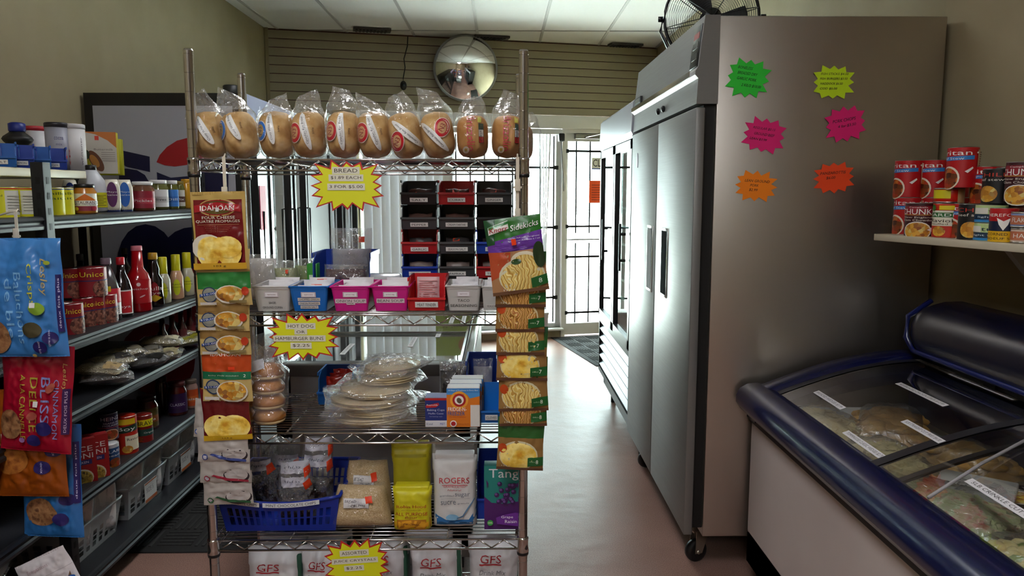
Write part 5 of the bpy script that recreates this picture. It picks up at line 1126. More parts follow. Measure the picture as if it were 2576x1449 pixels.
def sack(name, label, px0, px1, zt, y, base, prn, seed, d=.075, fold=True, group=None, tilt=0, w=None, rollin='#B9B4A8'):
    x, w_, _, _ = R(px0, 1200, px1, 1330, y); w = w or w_; h = zt-z4
    sf = Soft(w, h, d, 'sack', .003, seed, px=6, pz=9, q=.35); mb = MB(); sf.shell(mb, pm(base, .5, bump=(30, .25, .003)), 24, 30)
    prn(Pen(mb, sf.map(), w, h, base=.0012, rough=.5))
    t = thing(name, label, 'bag', (x, y+d/2, z4), 0, group, rot=(tilt, 0, 0)); mb.build('paper_sack', t)
    if fold: mb = MB(); mb.box(-w*.45, w*.45, -d*.30, d*.30, h-.012, h+.006, pm(base, .5, bump=(30, .25, .003)), c=.004); mb.build('folded_top', t)
    return t
def pr_flour(p):
    p.r(.02, .0, .98, .30, '#B8781A').p([(.06, .02), (.94, .02), (.94, .24), (.5, .29), (.06, .24)], '#D8981E').t('ORIGINAL', .5, .19, .44, .045, '#5A2A12').t('1kg', .5, .07, .14, .035, '#5A2A12')
    p.t('flour', .5, .32+.04, .34, .06, '#8E1A14', shear=.2).t('ALL PURPOSE', .5, .44, .84, .075, '#A01A18').t('ENRICHED & PREBLEACHED', .5, .535, .5, .018, '#7A5A18').t('Robin Hood', .5, .62, .76, .07, '#A01A18')
def pr_sugar(p):
    p.r(0, 0, 1, .14, '#2A6CA8').p([(0, .14), (0, .24), (.12, .20), (.45, .10), (.82, .14), (1, .30), (1, .10), (0, .10)], '#2A6CA8').t('ROGERS', .5, .69, .68, .08, '#B81C28').r(.22, .62, .80, .63, '#C05A60').t('GRANULATED', .5, .605, .5, .03, '#C05A60').t('Natural', .5, .56, .3, .025, '#B84A50', shear=.3)
    p.t('granulated', .33, .48, .32, .03, '#6A6E78').t('sugar', .68, .485, .34, .06, '#6A6E78').r(.2, .44, .85, .443, '#8A8E96').t('sucre', .36, .385, .34, .055, '#6A6E78').t('granule', .70, .375, .26, .03, '#6A6E78')
    p.e(.45, .18, .020, .010, '#7FB0D0').p([(.55, .16), (.70, .19), (.82, .30), (.96, .42), (.955, .44), (.80, .32), (.68, .21), (.55, .18)], '#5A7A98')
_, _, _, zt = R(985, 1232, 1083, 1345, 2.19)
sack('flour_bag', 'yellow all purpose flour bag, front one', 986, 1083, zt, 2.185, '#C9BE14', pr_flour, 1, group='yellow flour bags on the fourth shelf')
_, _, _, zt2 = R(985, 1120, 1083, 1345, 2.30)
sack('flour_bag', 'yellow flour bag standing behind the front one, top in shade under the third shelf', 985, 1083, zt2, 2.28, '#A89C14', lambda p: p.r(0, .86, 1, .90, '#8E8410'), 2, group='yellow flour bags on the fourth shelf')  # duller yellow than the front bag: shade put into the base colour
_, _, _, zt = R(1087, 1152, 1198, 1335, 2.20)
sack('sugar_bag', 'white granulated sugar bag with a blue base, front one', 1088, 1199, zt, 2.20, '#C9C6C4', pr_sugar, 3, group='white sugar bags on the fourth shelf')
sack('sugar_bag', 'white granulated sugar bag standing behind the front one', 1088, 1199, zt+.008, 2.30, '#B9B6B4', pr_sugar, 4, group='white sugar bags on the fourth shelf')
def pr_tang(p):
    p.r(0, 0, 1, 1, '#1E7A72').p([(0, 0), (1, 0), (1, .45), (.6, .40), (.2, .42), (0, .52)], '#4A1A5E').t('Tang', .53, .86, .80, .18, '#DADADE')
    rnd = random.Random(4)
    for k in range(22): a, b = .52+rnd.uniform(-.24, .36)*.9, .55+rnd.uniform(-.14, .20); p.e(a, b, .0075, .0075, '#3A1450').e(a-.02, b+.012, .004, .004, '#6A4A8A')
    p.p([(.35, .10), (.95, .06), (1, .26), (.85, .28), (.5, .24), (.32, .2)], '#6A2A8A').t('Grape', .62, .205, .32, .05, '#F0ECF2').t('Raisin', .72, .14, .32, .05, '#F0ECF2').e(.16, .12, .009, .009, '#3A9A4A').t('100%', .16, .12, .12, .03, '#E8F0C8').p([(.06, .80), (.12, .74), (.08, .66)], '#4A1A5E').p([(.86, .72), (.96, .78), (.9, .66)], '#4A1A5E')
x, w, z0, z1 = R(1218, 1180, 1311, 1315, 2.20); carton('drink_crystal_box', 'purple and teal grape drink crystal box beside the right rack post', x, 2.225, z4, w, .045, z1-z4+.01, '#2A6A66', pr_tang)
x = at(1226, 1200, 2.33).x; hopper('stacking_bin', 'dark blue stacking bin behind the purple drink crystal box', (x+.01, 2.36, z4), .085, .19, .17, KBl, None)
# ---- bottom shelf
z5 = SZ[4]+.001
def pr_gfs(p): p.t('GFS', .42, .80, .40, .085, '#A01824', shear=.1).r(.2, .735, .62, .75, '#A01824').t('Drink Mix', .45, .655, .5, .05, '#77757A', shear=.2).t('Melange pour breuvage', .5, .58, .86, .045, '#77757A', shear=.2).t('Punch', .35, .48, .25, .04, '#77757A').e(.78, .46, .012, .012, '#8A888C')
for k, (a, b, t_, y, lb) in enumerate([(612, 752, 1392, 2.20, 'white drink mix bag at the left of the bottom shelf'), (745, 850, 1388, 2.21, 'white drink mix bag half behind the juice crystals sign, left of it'), (1034, 1162, 1376, 2.20, 'white drink mix bag right of the juice crystals sign'), (1180, 1312, 1366, 2.20, 'white drink mix bag beside the right rack post on the bottom shelf'), (640, 760, 1356, 2.34, 'white drink mix bag in the back row at the left of the bottom shelf'), (770, 880, 1352, 2.34, 'white drink mix bag in the back row behind the juice crystals sign'), (905, 1025, 1372, 2.24, 'white drink mix bag partly covered by the right side of the juice crystals sign'), (1010, 1130, 1350, 2.36, 'white drink mix bag in the back row at the centre right of the bottom shelf')]):
    x, w, _, zt = R(a, t_, b, 1440, y); h = zt-z5
    t = thing('drink_mix_bag', lb, 'bag', (x, y+.045, z5), group='white drink mix bags on the bottom shelf', rot=(-.03, .03*math.sin(k*2), .05*math.sin(k*3)))
    sf = Soft(w, h, .085, 'sack', .007, k+.2, px=4, pz=4, q=.45); mb = MB(); sf.shell(mb, pm('#C4C1C4', .4, bump=(25, .35, .004)), 26, 44); pr_gfs(Pen(mb, sf.map(), w, h, base=.0022, step=.008)); mb.build('paper_sack', t)
    mb = MB(); mb.box(w*.42, w*.5, -.03, .03, 0, h*.93, pm('#1C4A38', .4), c=.004); mb.build('green_side', t)
# ============================================================ CLIP STRIPS OF POUCHES on the rack
YS = 2.075
clip_strip('beige plastic clip strip hanging on the left of the rack front, holding potato pouches', at(549, 500, YS).x, 2.13, 1.40, 1.60, [at(549, 490, YS).z])
clip_strip('beige plastic clip strip hanging on the right of the rack front, holding pasta pouches', at(1303, 500, YS).x, 2.13, 1.34, 1.60, [at(1303, 470, YS).z, at(1303, 545, YS).z])
GOLD = '#B99A56'
def pr_ida(p):
    p.r(.06, .07, .94, .90, '#6E1418').e(.5, .80, .052, .024, GOLD).e(.5, .80, .049, .021, '#8E1A20').e(.5, .80, .046, .018, '#5A4A20').p([(.08, .74), (.5, .78), (.92, .74), (.92, .83), (.5, .87), (.08, .83)], '#A01C24').t('IDAHOAN', .5, .795, .62, .062, '#E8E2D8').r(.47, .75, .53, .80, '#D0CCC8')
    p.t('FOUR CHEESE', .52, .675, .60, .036, '#E0D4C4').t('QUATRE FROMAGES', .5, .625, .80, .038, '#E0D4C4').r(.12, .585, .88, .588, '#C89A70')
    for k in range(4): p.t('mashed potatoes', .5, .565-.022*k, .5-.05*k, .010, '#B8806A')
    p.e(.30, .30, .045, .036, '#D8D0C0').e(.5, .22, .060, .045, POTATO).e(.36, .30, .036, .030, POTATO).e(.66, .30, .038, .030, POTATO).r(.02, .02, .98, .10, '#C89A2A').t('103 g', .5, .06, .22, .03, '#3A2A10').p([(.46, .10), (.54, .10), (.5, .14)], '#7A2A18')
def pr_side(txt='$10,000', top='#2E7A38'):
    def f(p):
        p.r(0, .0, 1, 1, '#BFA568').r(0, .30, 1, .40+.2, top).r(.0, .36, 1, .60, top)
        p.e(.24, .20, .022, .022, '#2A3A5A').e(.24, .20, .019, .019, '#8A8A80').p([(.05, .16), (.42, .22), (.42, .27), (.05, .21)], '#2A4A8A').t(txt, .24, .215, .34, .035, '#DADCE4', rot=8)
        p.e(.62, .20, .040, .026, '#DAD2C2').e(.62, .21, .036, .022, STEW2).r(.06, .02, .36, .07, '#CFCAC2').e(.9, .26, .010, .012, '#B83A1E').r(.6, .05, .92, .10, '#8A7A50')
    return f
def pr_org2(p):
    p.r(0, 0, 1, 1, '#BFA568').r(0, .50, 1, 1, '#B8451A').r(0, .42, 1, .56, '#1E6A48').t('IDAHOAN', .5, .88, .6, .06, '#E8DCC8').t('baby reds mashed', .45, .49, .6, .03, '#D0E0D0').r(.56, .60, .68, .66, '#E8431E').e(.24, .28, .022, .022, '#2A3A5A').e(.24, .28, .018, .018, '#8A8A80').p([(.05, .24), (.42, .27), (.42, .32), (.05, .29)], '#2A4A8A').t('$10,000', .24, .28, .34, .04, '#DADCE4', rot=5).e(.62, .2, .044, .032, '#DAD2C2').e(.62, .21, .040, .028, STEW2).r(.06, .04, .36, .1, '#CFCAC2').t('2', .88, .50, .05, .05, '#D8E8D8')
def pr_pot(p): p.r(0, .1, 1, 1, '#5E1216').e(.35, .26, .045, .036, POTATO).e(.65, .25, .046, .036, POTATO).e(.5, .20, .06, .036, POTATO).r(.0, 0, 1, .10, '#C8A020').t('113 g', .5, .05, .2, .03, '#3A2A10')
def pr_cake(c):
    def f(p): p.r(0, 0, 1, 1, '#A8A09A').e(.72, .22, .038, .022, '#2A2428').e(.72, .27, .034, .020, '#B0A8A4').p([(.25, .24), (.5, .10), (.95, .03), (.95, .10), (.55, .17), (.3, .28)], c).e(.16, .16, .009, .009, c).e(.16, .16, .006, .006, '#B8B4C0').t('190 g', .85, .04, .14, .02, '#4A4444')
    return f
def hang(label, bb, prn, base, k, full=None, roll=0, name='potato_pouch', group='pouches on the left clip strip', dy=.006, w=None, d=.014, cat='pouch', ybase=None):
    """bb: pixel box of the visible lower part; the pouch reaches up behind the one above it"""
    px0, py0, px1, py1 = bb; y = (ybase or YS)+dy*k; x, w_, z0, z1 = R(px0, py0, px1, py1, y); h = full or (z1-z0)
    return pouch(name, label, (x, y, z0), w or w_, h, d, base, prn, roll=roll, tilt=.0, seed=k*1.3+px0*.01, wr=.004, group=group, cat=cat, rough=.25)
FH = .155
hang('dark red and gold potato pouch reading FOUR CHEESE, topmost on the left strip', (486, 482, 624, 680), pr_ida, GOLD, 0, roll=-.02)
hang('gold pouch with a blue seal and green band under the topmost potato pouch', (497, 676, 634, 768), pr_side(), '#BFA568', 1, FH, -.02)
hang('gold pouch with a blue seal, third on the left strip', (497, 762, 627, 832), pr_side(top='#8A6A3A'), '#BFA568', 2, FH, .01)
hang('gold pouch with a blue seal, fourth on the left strip, above the orange one', (503, 828, 632, 892), pr_side(top='#8A6A3A'), '#BFA568', 3, FH, 0)
hang('orange and green topped potato pouch, fifth on the left strip', (508, 885, 634, 1009), pr_org2, '#BFA568', 4, FH, .01)
hang('yellow and dark red mashed potato pouch below the orange-topped one', (512, 1005, 634, 1106), pr_pot, '#B8901E', 5, FH, -.04)
hang('pale card pack with a blue streak, low on the left strip', (496, 1100, 626, 1162), pr_cake('#3A4A8A'), '#A8A09A', 6, .10, .02, name='dessert_pack', cat='packet')
hang('pale card pack with a red streak, low on the left strip', (502, 1156, 632, 1214), pr_cake('#9A2A3E'), '#A8A09A', 7, .10, .0, name='dessert_pack', cat='packet')
hang('pale card pack with a green streak, lowest on the left strip', (512, 1208, 638, 1268), pr_cake('#2E5A3A'), '#A8A09A', 8, .10, -.03, name='dessert_pack', cat='packet')
hang('grey dessert pack poking out behind the left side of the left strip', (484, 1005, 560, 1102), pr_cake('#3A5AA0'), '#A8A09A', 9, None, .10, name='dessert_pack', cat='packet')
def pr_knorr(p):
    p.r(0, .52, 1, 1, '#2A6A24').p([(0, .55), (1, .55), (1, .80), (0, .70)], '#6A3A9A').p([(0, 1), (0, .52), (.14, .62), (.2, 1)], '#174A26').p([(0, .66), (1, .74), (1, .80-.2), (.3, .56), (0, .52)], '#6A3A9A').p([(.06, .80), (.42, .86), (.42, .97), (.06, .90)], '#E4E4DC').p([(.07, .865), (.42, .925), (.42, .96), (.07, .90)], '#2E7A38').t('Knorr', .245, .865, .32, .065, '#B01C28', rot=4, shear=.2)
    p.t('Sidekicks', .70, .88, .50, .075, '#ECECE6', rot=7, shear=.25).t('Garlic Alfredo Spaghetti', .66, .725, .56, .022, '#DCD0E8').t('Spaghetti Alfredo a l ail', .66, .69, .56, .022, '#DCD0E8').r(.0, .0, 1, .56, '#A87A54').p([(.0, .2), (.35, .3), (.4, .55), (0, .58)], '#B04A2A').e(.62, .44, .036, .022, '#D8CCB0').e(.55, .22, .064, .05, '#D0C8A8').e(.55, .20, .060, .046, PASTA).e(.62, .36, .036, .030, PASTA).e(.48, .42, .014, .008, '#2E4A24').e(.90, .48, .018, .036, '#2A3A24')
    p.r(.44, .64, .52, .72, '#E8431E').p([(.70, .05), (1, .09), (1, .22), (.70, .18)], '#1E5A2A').t('8', .86, .14, .06, .06, '#E0E8D8').r(0, 0, 1, .045, '#6A4A34').t('133 g', .3, .06, .2, .03, '#E8E4DA').t('PATES ALIMENTAIRES', .72, .975, .3, .015, '#123A18')
def pr_kn(food, num):
    def f(p): p.r(0, 0, 1, 1, '#2A5A28').r(0, .0, 1, .62, '#8E6A3A').e(.46, .28, .056, .044, '#CFC4A0').e(.46, .27, .053, .040, food).e(.12, .42, .012, .014, '#B8451A').p([(.66, .07), (1, .10), (1, .27), (.66, .24)], '#1E5A2A').t(num, .86, .17, .05, .07, '#E0E8D8').t('cooks in', .76, .17, .12, .03, '#A8C8A0').r(0, 0, 1, .055, '#5E3E2C').t('124 g', .2, .08, .18, .03, '#E8E4DA')
    return f
PG = 'pasta pouches on the right clip strip'
hang('green and purple garlic spaghetti pouch, topmost on the right strip', (1240, 545, 1383, 735), pr_knorr, '#1C4A2A', 0, roll=-.13, name='pasta_pouch', group=PG)
KN = [((1246, 700, 1374, 772), PASTA2, '7', 'second pasta pouch on the right strip, only its lower edge showing', .0), ((1246, 770, 1370, 834), PASTA2, '7', 'pasta pouch with orange noodles, third on the right strip', .01), ((1248, 832, 1370, 892), PASTA, '7', 'pasta pouch with pale green noodles, fourth on the right strip', 0), ((1248, 888, 1377, 956), POTATO, '7', 'pasta pouch with wide yellow noodles, fifth on the right strip', .01), ((1254, 953, 1380, 1032), PASTA, '8', 'pasta pouch with long pale noodles, sixth on the right strip', -.02), ((1256, 1028, 1376, 1070), PASTA2, '8', 'pasta pouch seventh on the right strip, only a thin band showing', .0), ((1248, 1066, 1366, 1180), POTATO, '8', 'pasta pouch with broccoli and noodles, lowest on the right strip', .04)]
for k, (bb, fd, nu, lb, ro) in enumerate(KN): hang(lb, bb, pr_kn(fd, nu), '#1C4A2A', k+1, FH, ro, name='pasta_pouch', group=PG, dy=.006)
# ============================================================ STEEL FREEZER on the right
def steel(col, rough, st=(1, 1, 60), metal=1):
    m = bpy.data.materials.new('brushed_steel'); m.use_nodes = True; nt = m.node_tree; p = nt.nodes['Principled BSDF']
    p.inputs['Base Color'].default_value = lin(col); p.inputs['Metallic'].default_value = metal; p.inputs['Roughness'].default_value = rough
    tc = N(nt, 'ShaderNodeTexCoord'); mp = N(nt, 'ShaderNodeMapping'); mp.inputs['Scale'].default_value = st
    n = N(nt, 'ShaderNodeTexNoise'); n.inputs['Scale'].default_value = 4; n.inputs['Detail'].default_value = 8
    n2 = N(nt, 'ShaderNodeTexNoise'); n2.inputs['Scale'].default_value = 1.6; n2.inputs['Detail'].default_value = 1
    b = N(nt, 'ShaderNodeBump'); b.inputs['Strength'].default_value = .06; b.inputs['Distance'].default_value = .002
    b2 = N(nt, 'ShaderNodeBump'); b2.inputs['Strength'].default_value = .10; b2.inputs['Distance'].default_value = .02
    mr = N(nt, 'ShaderNodeMapRange'); mr.inputs['To Min'].default_value = rough-.07; mr.inputs['To Max'].default_value = rough+.10
    nt.links.new(tc.outputs['Object'], mp.inputs[0]); nt.links.new(mp.outputs[0], n.inputs[0]); nt.links.new(tc.outputs['Object'], n2.inputs[0])
    nt.links.new(n.outputs[0], b.inputs['Height']); nt.links.new(n2.outputs[0], b2.inputs['Height']); nt.links.new(b.outputs[0], b2.inputs['Normal'])
    nt.links.new(b2.outputs[0], p.inputs['Normal']); nt.links.new(n.outputs[0], mr.inputs[0]); nt.links.new(mr.outputs[0], p.inputs['Roughness'])
    return m
ST = steel('#868583', .48, metal=.65); STP = steel('#BDB6AD', .36, (60, 60, 1))
BLK = pm('#070707', .55); GSK = pm('#0A0A0A', .7)
fr = thing('steel_freezer', 'tall stainless steel two-door freezer on casters along the right wall, star signs on its side', 'freezer', (1.16, 3.45, 0))
FX, FY = -1.16, -3.45
def FB(mb, x0, x1, y0, y1, z0, z1, m, c=0): mb.box(x0+FX, x1+FX, y0+FY, y1+FY, z0, z1, m, c=c)
Y0, Y1 = 2.79, 4.10
mb = MB(); FB(mb, .786, 1.611, Y0, Y1, .171, 2.131, STP, .004); mb.build('cabinet', fr)
mb = MB(); FB(mb, .745, .788, Y0+.02, Y1-.01, .20, 1.82, BLK); mb.build('door_gasket', fr, label='black gasket behind the doors')
mb = MB(); mb.prism([(.790+FX, 1.822), (.790+FX, 2.133), (.735+FX, 2.133), (.716+FX, 1.955), (.706+FX, 1.940), (.704+FX, 1.925), (.716+FX, 1.912), (.712+FX, 1.822)], Y0-.003+FY, Y1+.0+FY, ST); mb.build('header', fr)
mb = MB(); mb.box(.700+FX, .7045+FX, Y0+.06+FY, Y1+FY, 1.926, 1.946, pm('#E6E6E6', .12, 1.)); mb.build('highlight_strip', fr, label='bright strip standing for the highlight along the header ridge')  # near-white strip puts the ridge's highlight into the material
cp = MB(); M = Matrix.Translation((.7265+FX, 0, 2.03)) @ Matrix.Rotation(.106, 4, 'Y')
cp.box(-.006, .004, 2.80+FY, 2.915+FY, -.075, .078, pm('#121214', .3), M, c=.003)
for k, (c, z) in enumerate((('#8E1A24', .030), ('#2A2A2E', -.005), ('#26262A', -.045))): cp.box(-.0075, -.006, 2.82+FY, 2.895+FY, z, z+.022, pm(c, .3), M)
cp.build('control_panel', fr)
mb = MB(); mb.box(.705+FX, .716+FX, 3.87+FY, 4.03+FY, 1.930+.02, 1.985, pm('#1A1A1C', .4)); mb.box(.7035+FX, .705+FX, 3.89+FY, 4.01+FY, 1.958, 1.978, pm('#8A8C90', .3, 1.)); mb.build('name_plate', fr)
for y in (3.435, 3.33): mb = MB(); mb.lathe([(.014, 0), (.014, .008), (.009, .012)], pm('#2A2A2C', .3, .8), T((.711+FX, y+FY, 1.862), ry=-PI/2), seg=14); mb.build('lock', fr)
for (a, b, hz0, hz1, hy0, hy1, dn) in ((2.775, 3.425, 1.055, 1.352, 3.175, 3.30, 'near'), (3.437, 4.09, 1.04, 1.35, 3.49, 3.62, 'far')):
    mb = MB(); FB(mb, .708, .742, a, b, .185, 1.808, ST, .004); dr = mb.build('door', fr)
    mb = MB(); q = .706+FX; CH = pm('#D0CECC', .2, 1.)
    mb.box(q-.001, q+.006, hy0+FY, hy1+FY, hz0, hz1, CH, c=.002); mb.box(q-.0025, q-.001, hy0+.02+FY, hy1-.012+FY, hz0+.012, hz1-.012, pm('#030303', .95, spec=.02) if dn == 'near' else pm('#5E5D5C', .7, spec=.08)); mb.build('handle', dr)
for x, y in ((.83, 2.93), (.83, 4.0), (1.52, 2.93), (1.52, 4.0)):
    mb = MB(); mb.lathe([(.016, -.018), (.034, -.018), (.045, -.012), (.047, 0), (.045, .012), (.034, .018), (.016, .018)], pm('#131314', .5), T((x+FX-.03, y+FY, .048), rz=.35, rx=PI/2), seg=24); c_ = mb.build('caster', fr)
    mb = MB(); zb = pm('#B9B4A4', .3, .9)
    for s_ in (-1, 1): mb.prism([(-.016, -.006), (.016, -.006), (.05, .09), (-.012, .09)], .021*s_-.0015, .021*s_+.0015, zb, T((x+FX-.03, y+FY, .048), rz=.35))
    mb.box(-.03, .045, -.028, .028, .088, .094, zb, T((x+FX-.03, y+FY, .048), rz=.35)); mb.lathe([(.012, .09), (.012, .124)], zb, T((x+FX-.0, y+FY, .048)), seg=12)
    mb.lathe([(.009, -.024), (.009, .024)], zb, T((x+FX-.03, y+FY, .048), rz=.35, rx=PI/2), seg=10); mb.build('fork', c_)
mb = MB(); mb.prism([(-.012, 0), (.012, 0), (.014, .02), (.008, .055), (.004, .075), (-.004, .075), (-.008, .055), (-.014, .02)], -.001, .001, pm('#C8C4D4', .4), T((0, 0, 0), rz=PI/2)); mb.build('bottle_sticker', loc=(.7065, 3.93, 1.63), label='small pale bottle-shaped sticker on the far door of the steel freezer', category='sticker')
# star-shaped signs on the freezer side
SG = [((1882, 197), '#2FD23C', .155, .135, 8, [('BONELESS', .40, .76, .34, .075), ('BREADED DRY', .47, .62, .46, .075), ('GARLIC PORK', .47, .475, .46, .075), ('2 KILO $10.00', .60, .31, .46, .085)], 'bright green star sign with a boneless breaded pork price, upper left of six'),
      ((2097, 207), '#C8EC1E', .150, .120, 0, [('FISH STICKS $4.50', .52, .74, .66, .075), ('FISH BURGERS $3.50', .5, .60, .66, .075), ('HADDOCK $6.50', .45, .455, .54, .075), ('COD $5.00', .38, .31, .42, .075)], 'yellow-green star sign listing handwritten fish prices, upper right on the steel freezer side'),
      ((1922, 340), '#E81E78', .155, .125, 8, [('REGULAR $3.15', .48, .68, .52, .08), ('GROUND BEEF', .5, .52, .48, .075), ('LEAN $3.99', .38, .36, .40, .08)], 'pink star sign with a ground beef price, at the left above the orange sign'),
      ((2127, 312), '#E81E78', .150, .125, -10, [('PORK CHOPS', .48, .62, .56, .09), ('4 for $3.50', .53, .45, .44, .09)], 'pink star sign with a pork chops price, at the right above the red-orange sign'),
      ((1902, 468), '#FF8A14', .152, .108, 4, [('LEAN GROUND', .52, .67, .60, .09), ('PORK', .46, .52, .2, .085), ('$2.99', .44, .36, .2, .10)], 'orange star sign with a lean ground pork price, lower left on the steel freezer side'),
      ((2098, 447), '#FA4E20', .150, .112, -4, [('PANZAROTTIS', .48, .66, .62, .09), ('$6.00', .42, .50, .22, .10)], 'red-orange star sign reading panzarottis $6.00, lower right on the steel freezer side')]
for k, ((px, py), col, w, h, rt, ln, lb) in enumerate(SG):
    burst(lb, at(px, py, 2.7865), w, h, ln, 11+k, fill=col, edge=None, n=12, rin=.76, hand=True, name='star_sign', tc='#1C1A22', rot=(0, math.radians(rt), 0))
# fan on the freezer top
t = thing('fan', 'round black wire-caged fan standing on top of the steel freezer', 'fan', (at(1783, 100, 4.0).x, 3.96, 2.132), rot=(0, 0, -.12))
CG = pm('#0E0E10', .35)
zc, rr = .25, .235
mb = MB()
def circ(r, y, th, n=40): mb.tube([(r*math.cos(2*PI*k/n), y, zc+r*math.sin(2*PI*k/n)) for k in range(n+1)], th, CG, seg=6, caps=False)
circ(rr, 0, .008)
mb.build('cage_ring', t)
for sgn, nm in ((-1, 'front'), (1, 'rear')):
    mb = MB()
    for k in range(1, 22): r = rr*k/22; circ(r, sgn*.055*math.sqrt(max(1-(r/rr)**2, 0)), .0009, 32)
    for a in range(8):
        an = 2*PI*a/8+.2; mb.tube([(rr*f*math.cos(an), sgn*.056*math.sqrt(max(1-f*f, 0)), zc+rr*f*math.sin(an)) for f in (0, .25, .5, .7, .85, .95, 1)], .0022, CG, seg=5)
    mb.lathe([(.04, 0), (.038, .006), (1e-5, .008)], CG, T((0, sgn*.056, zc), rx=PI/2*sgn), seg=20); mb.build('cage', t, label=nm+' wire cage')
mb = MB(); mb.lathe([(.03, -.03), (.03, .03)], CG, T((0, 0, zc), rx=PI/2), seg=14)
for a in range(3):
    mb.grid(lambda i, j: ((.03+.15*j)*math.cos(2*PI*a/3+.9*(i-.5)*(1-.2*j)), -.022+.044*i, zc+(.03+.15*j)*math.sin(2*PI*a/3+.9*(i-.5)*(1-.2*j))), 6, 6, pm('#2A2A2C', .4))
mb.build('blades', t)
mb = MB(); mb.lathe([(.055, .05), (.05, .12), (.03, .14)], CG, T((0, 0, zc), rx=-PI/2), seg=18); mb.build('motor', t)
mb = MB()
for s_ in (-1, 1): mb.tube([(s_*(rr+.008), 0, zc), (s_*(rr+.02), .0, zc-.06), (s_*.17, 0, .02), (s_*.12, 0, .008)], .008, CG)
mb.box(-.15, .15, -.09, .09, 0, .012, CG, c=.004)
for s_ in (-1, 1): mb.lathe([(.014, -.012), (.014, .012)], CG, T((s_*(rr+.02), 0, zc), ry=PI/2), seg=12)
mb.build('stand', t)
# ============================================================ GLASS-DOOR COOLER beyond it
t = thing('glass_cooler', 'tall two-door glass merchandiser cooler between the steel freezer and the entrance door', 'cooler', (1.1, 4.8, 0)); GX, GY = -1.1, -4.8
G0, G1 = 4.12, 5.42
def GB(mb, x0, x1, y0, y1, z0, z1, m, c=0): mb.box(x0+GX, x1+GX, y0+GY, y1+GY, z0, z1, m, c=c)
CFM = pm('#17181A', .35, .2); WI = pm('#C9CCCE', .4)
mb = MB(); GB(mb, .76, 1.46, G0, G0+.04, .12, 2.0, CFM); GB(mb, .76, 1.46, G1-.04, G1, .12, 2.0, CFM); GB(mb, 1.42, 1.46, G0, G1, .12, 2.0, CFM); GB(mb, .76, 1.46, G0, G1, 1.96, 2.0, CFM); GB(mb, .76, 1.46, G0, G1, .12, .6, CFM)
GB(mb, .80, 1.42, G0+.04, G0+.05, .6, 1.96, WI); GB(mb, .80, 1.42, G1-.05, G1-.04, .6, 1.96, WI); GB(mb, 1.40, 1.42, G0+.04, G1-.04, .6, 1.96, WI); GB(mb, .80, 1.42, G0+.04, G1-.04, .6, .61, WI); mb.build('cabinet', t)
mb = MB(); mb.prism([(.76+GX, 1.81), (.715+GX, 1.81), (.705+GX, 1.83), (.712+GX, 1.985), (.725+GX, 2.0), (.76+GX, 2.0)], G0+GY, G1+GY, pm('#B9BDC6', .3, .3)); mb.prism([(.714+GX, 1.795), (.712+GX, 1.812), (.76+GX, 1.812), (.76+GX, 1.795)], G0+GY, G1+GY, CFM); mb.build('header', t)
for a, b, hy in ((G0+.01, 4.755, 4.27), (4.775, G1-.01, 4.99)):
    mb = MB(); 
    for q in ((a, a+.045), (b-.045, b)): GB(mb, .712, .755, q[0], q[1], .63, 1.79, CFM)
    GB(mb, .712, .755, a, b, .63, .68, CFM); GB(mb, .712, .755, a, b, 1.74, 1.79, CFM); dr = mb.build('door', t)
    mb = MB(); GB(mb, .728, .734, a+.045, b-.045, .68, 1.74, clear('#D8E2E0', .07, .0, 0, fr=.3, name='cooler_glass')); mb.build('pane', dr)
    mb = MB(); hy2 = hy; mb.tube([(.712+GX, hy2+GY, 1.12), (.68+GX, hy2+GY, 1.12)], .008, BLK); mb.tube([(.712+GX, hy2+GY, 1.27), (.68+GX, hy2+GY, 1.27)], .008, BLK); mb.box(.672+GX, .684+GX, hy2-.012+GY, hy2+.012+GY, 1.06, 1.33, BLK, c=.003); mb.build('handle', dr)
for k in range(9):
    mb = MB(); z = .70+.118*k
    for q in range(7): GB(mb, .80+.1*q, .804+.1*q, G0+.05, G1-.05, z, z+.004, pm('#B8BCC0', .3, .8))
    GB(mb, .80, .806, G0+.05, G1-.05, z-.01, z+.006, pm('#D8DADC', .3, .5)); mb.build('shelf', t)
for k in range(5): mb = MB(); z = .26+.065*k; mb.prism([(.725+GX, z), (.757+GX, z+.045), (.757+GX, z+.052), (.722+GX, z+.010)], G0+.02+GY, G1-.02+GY, pm('#6A6E74', .35, .6)); mb.build('louver', t)
mb = MB(); GB(mb, .72, .76, G0, G0+.02, .23, .60, CFM); GB(mb, .72, .76, G1-.02, G1, .23, .60, CFM); GB(mb, .72, .76, G0, G1, .22, .25, CFM); GB(mb, .72, .76, G0, G1, .585, .62, CFM); mb.build('grille_frame', t)
for x, y in ((.82, 4.22), (.82, 5.32), (1.38, 4.22), (1.38, 5.32)): mb = MB(); mb.lathe([(.02, 0), (.02, .12)], BLK, T((x+GX, y+GY, 0)), seg=10); mb.build('leg', t)
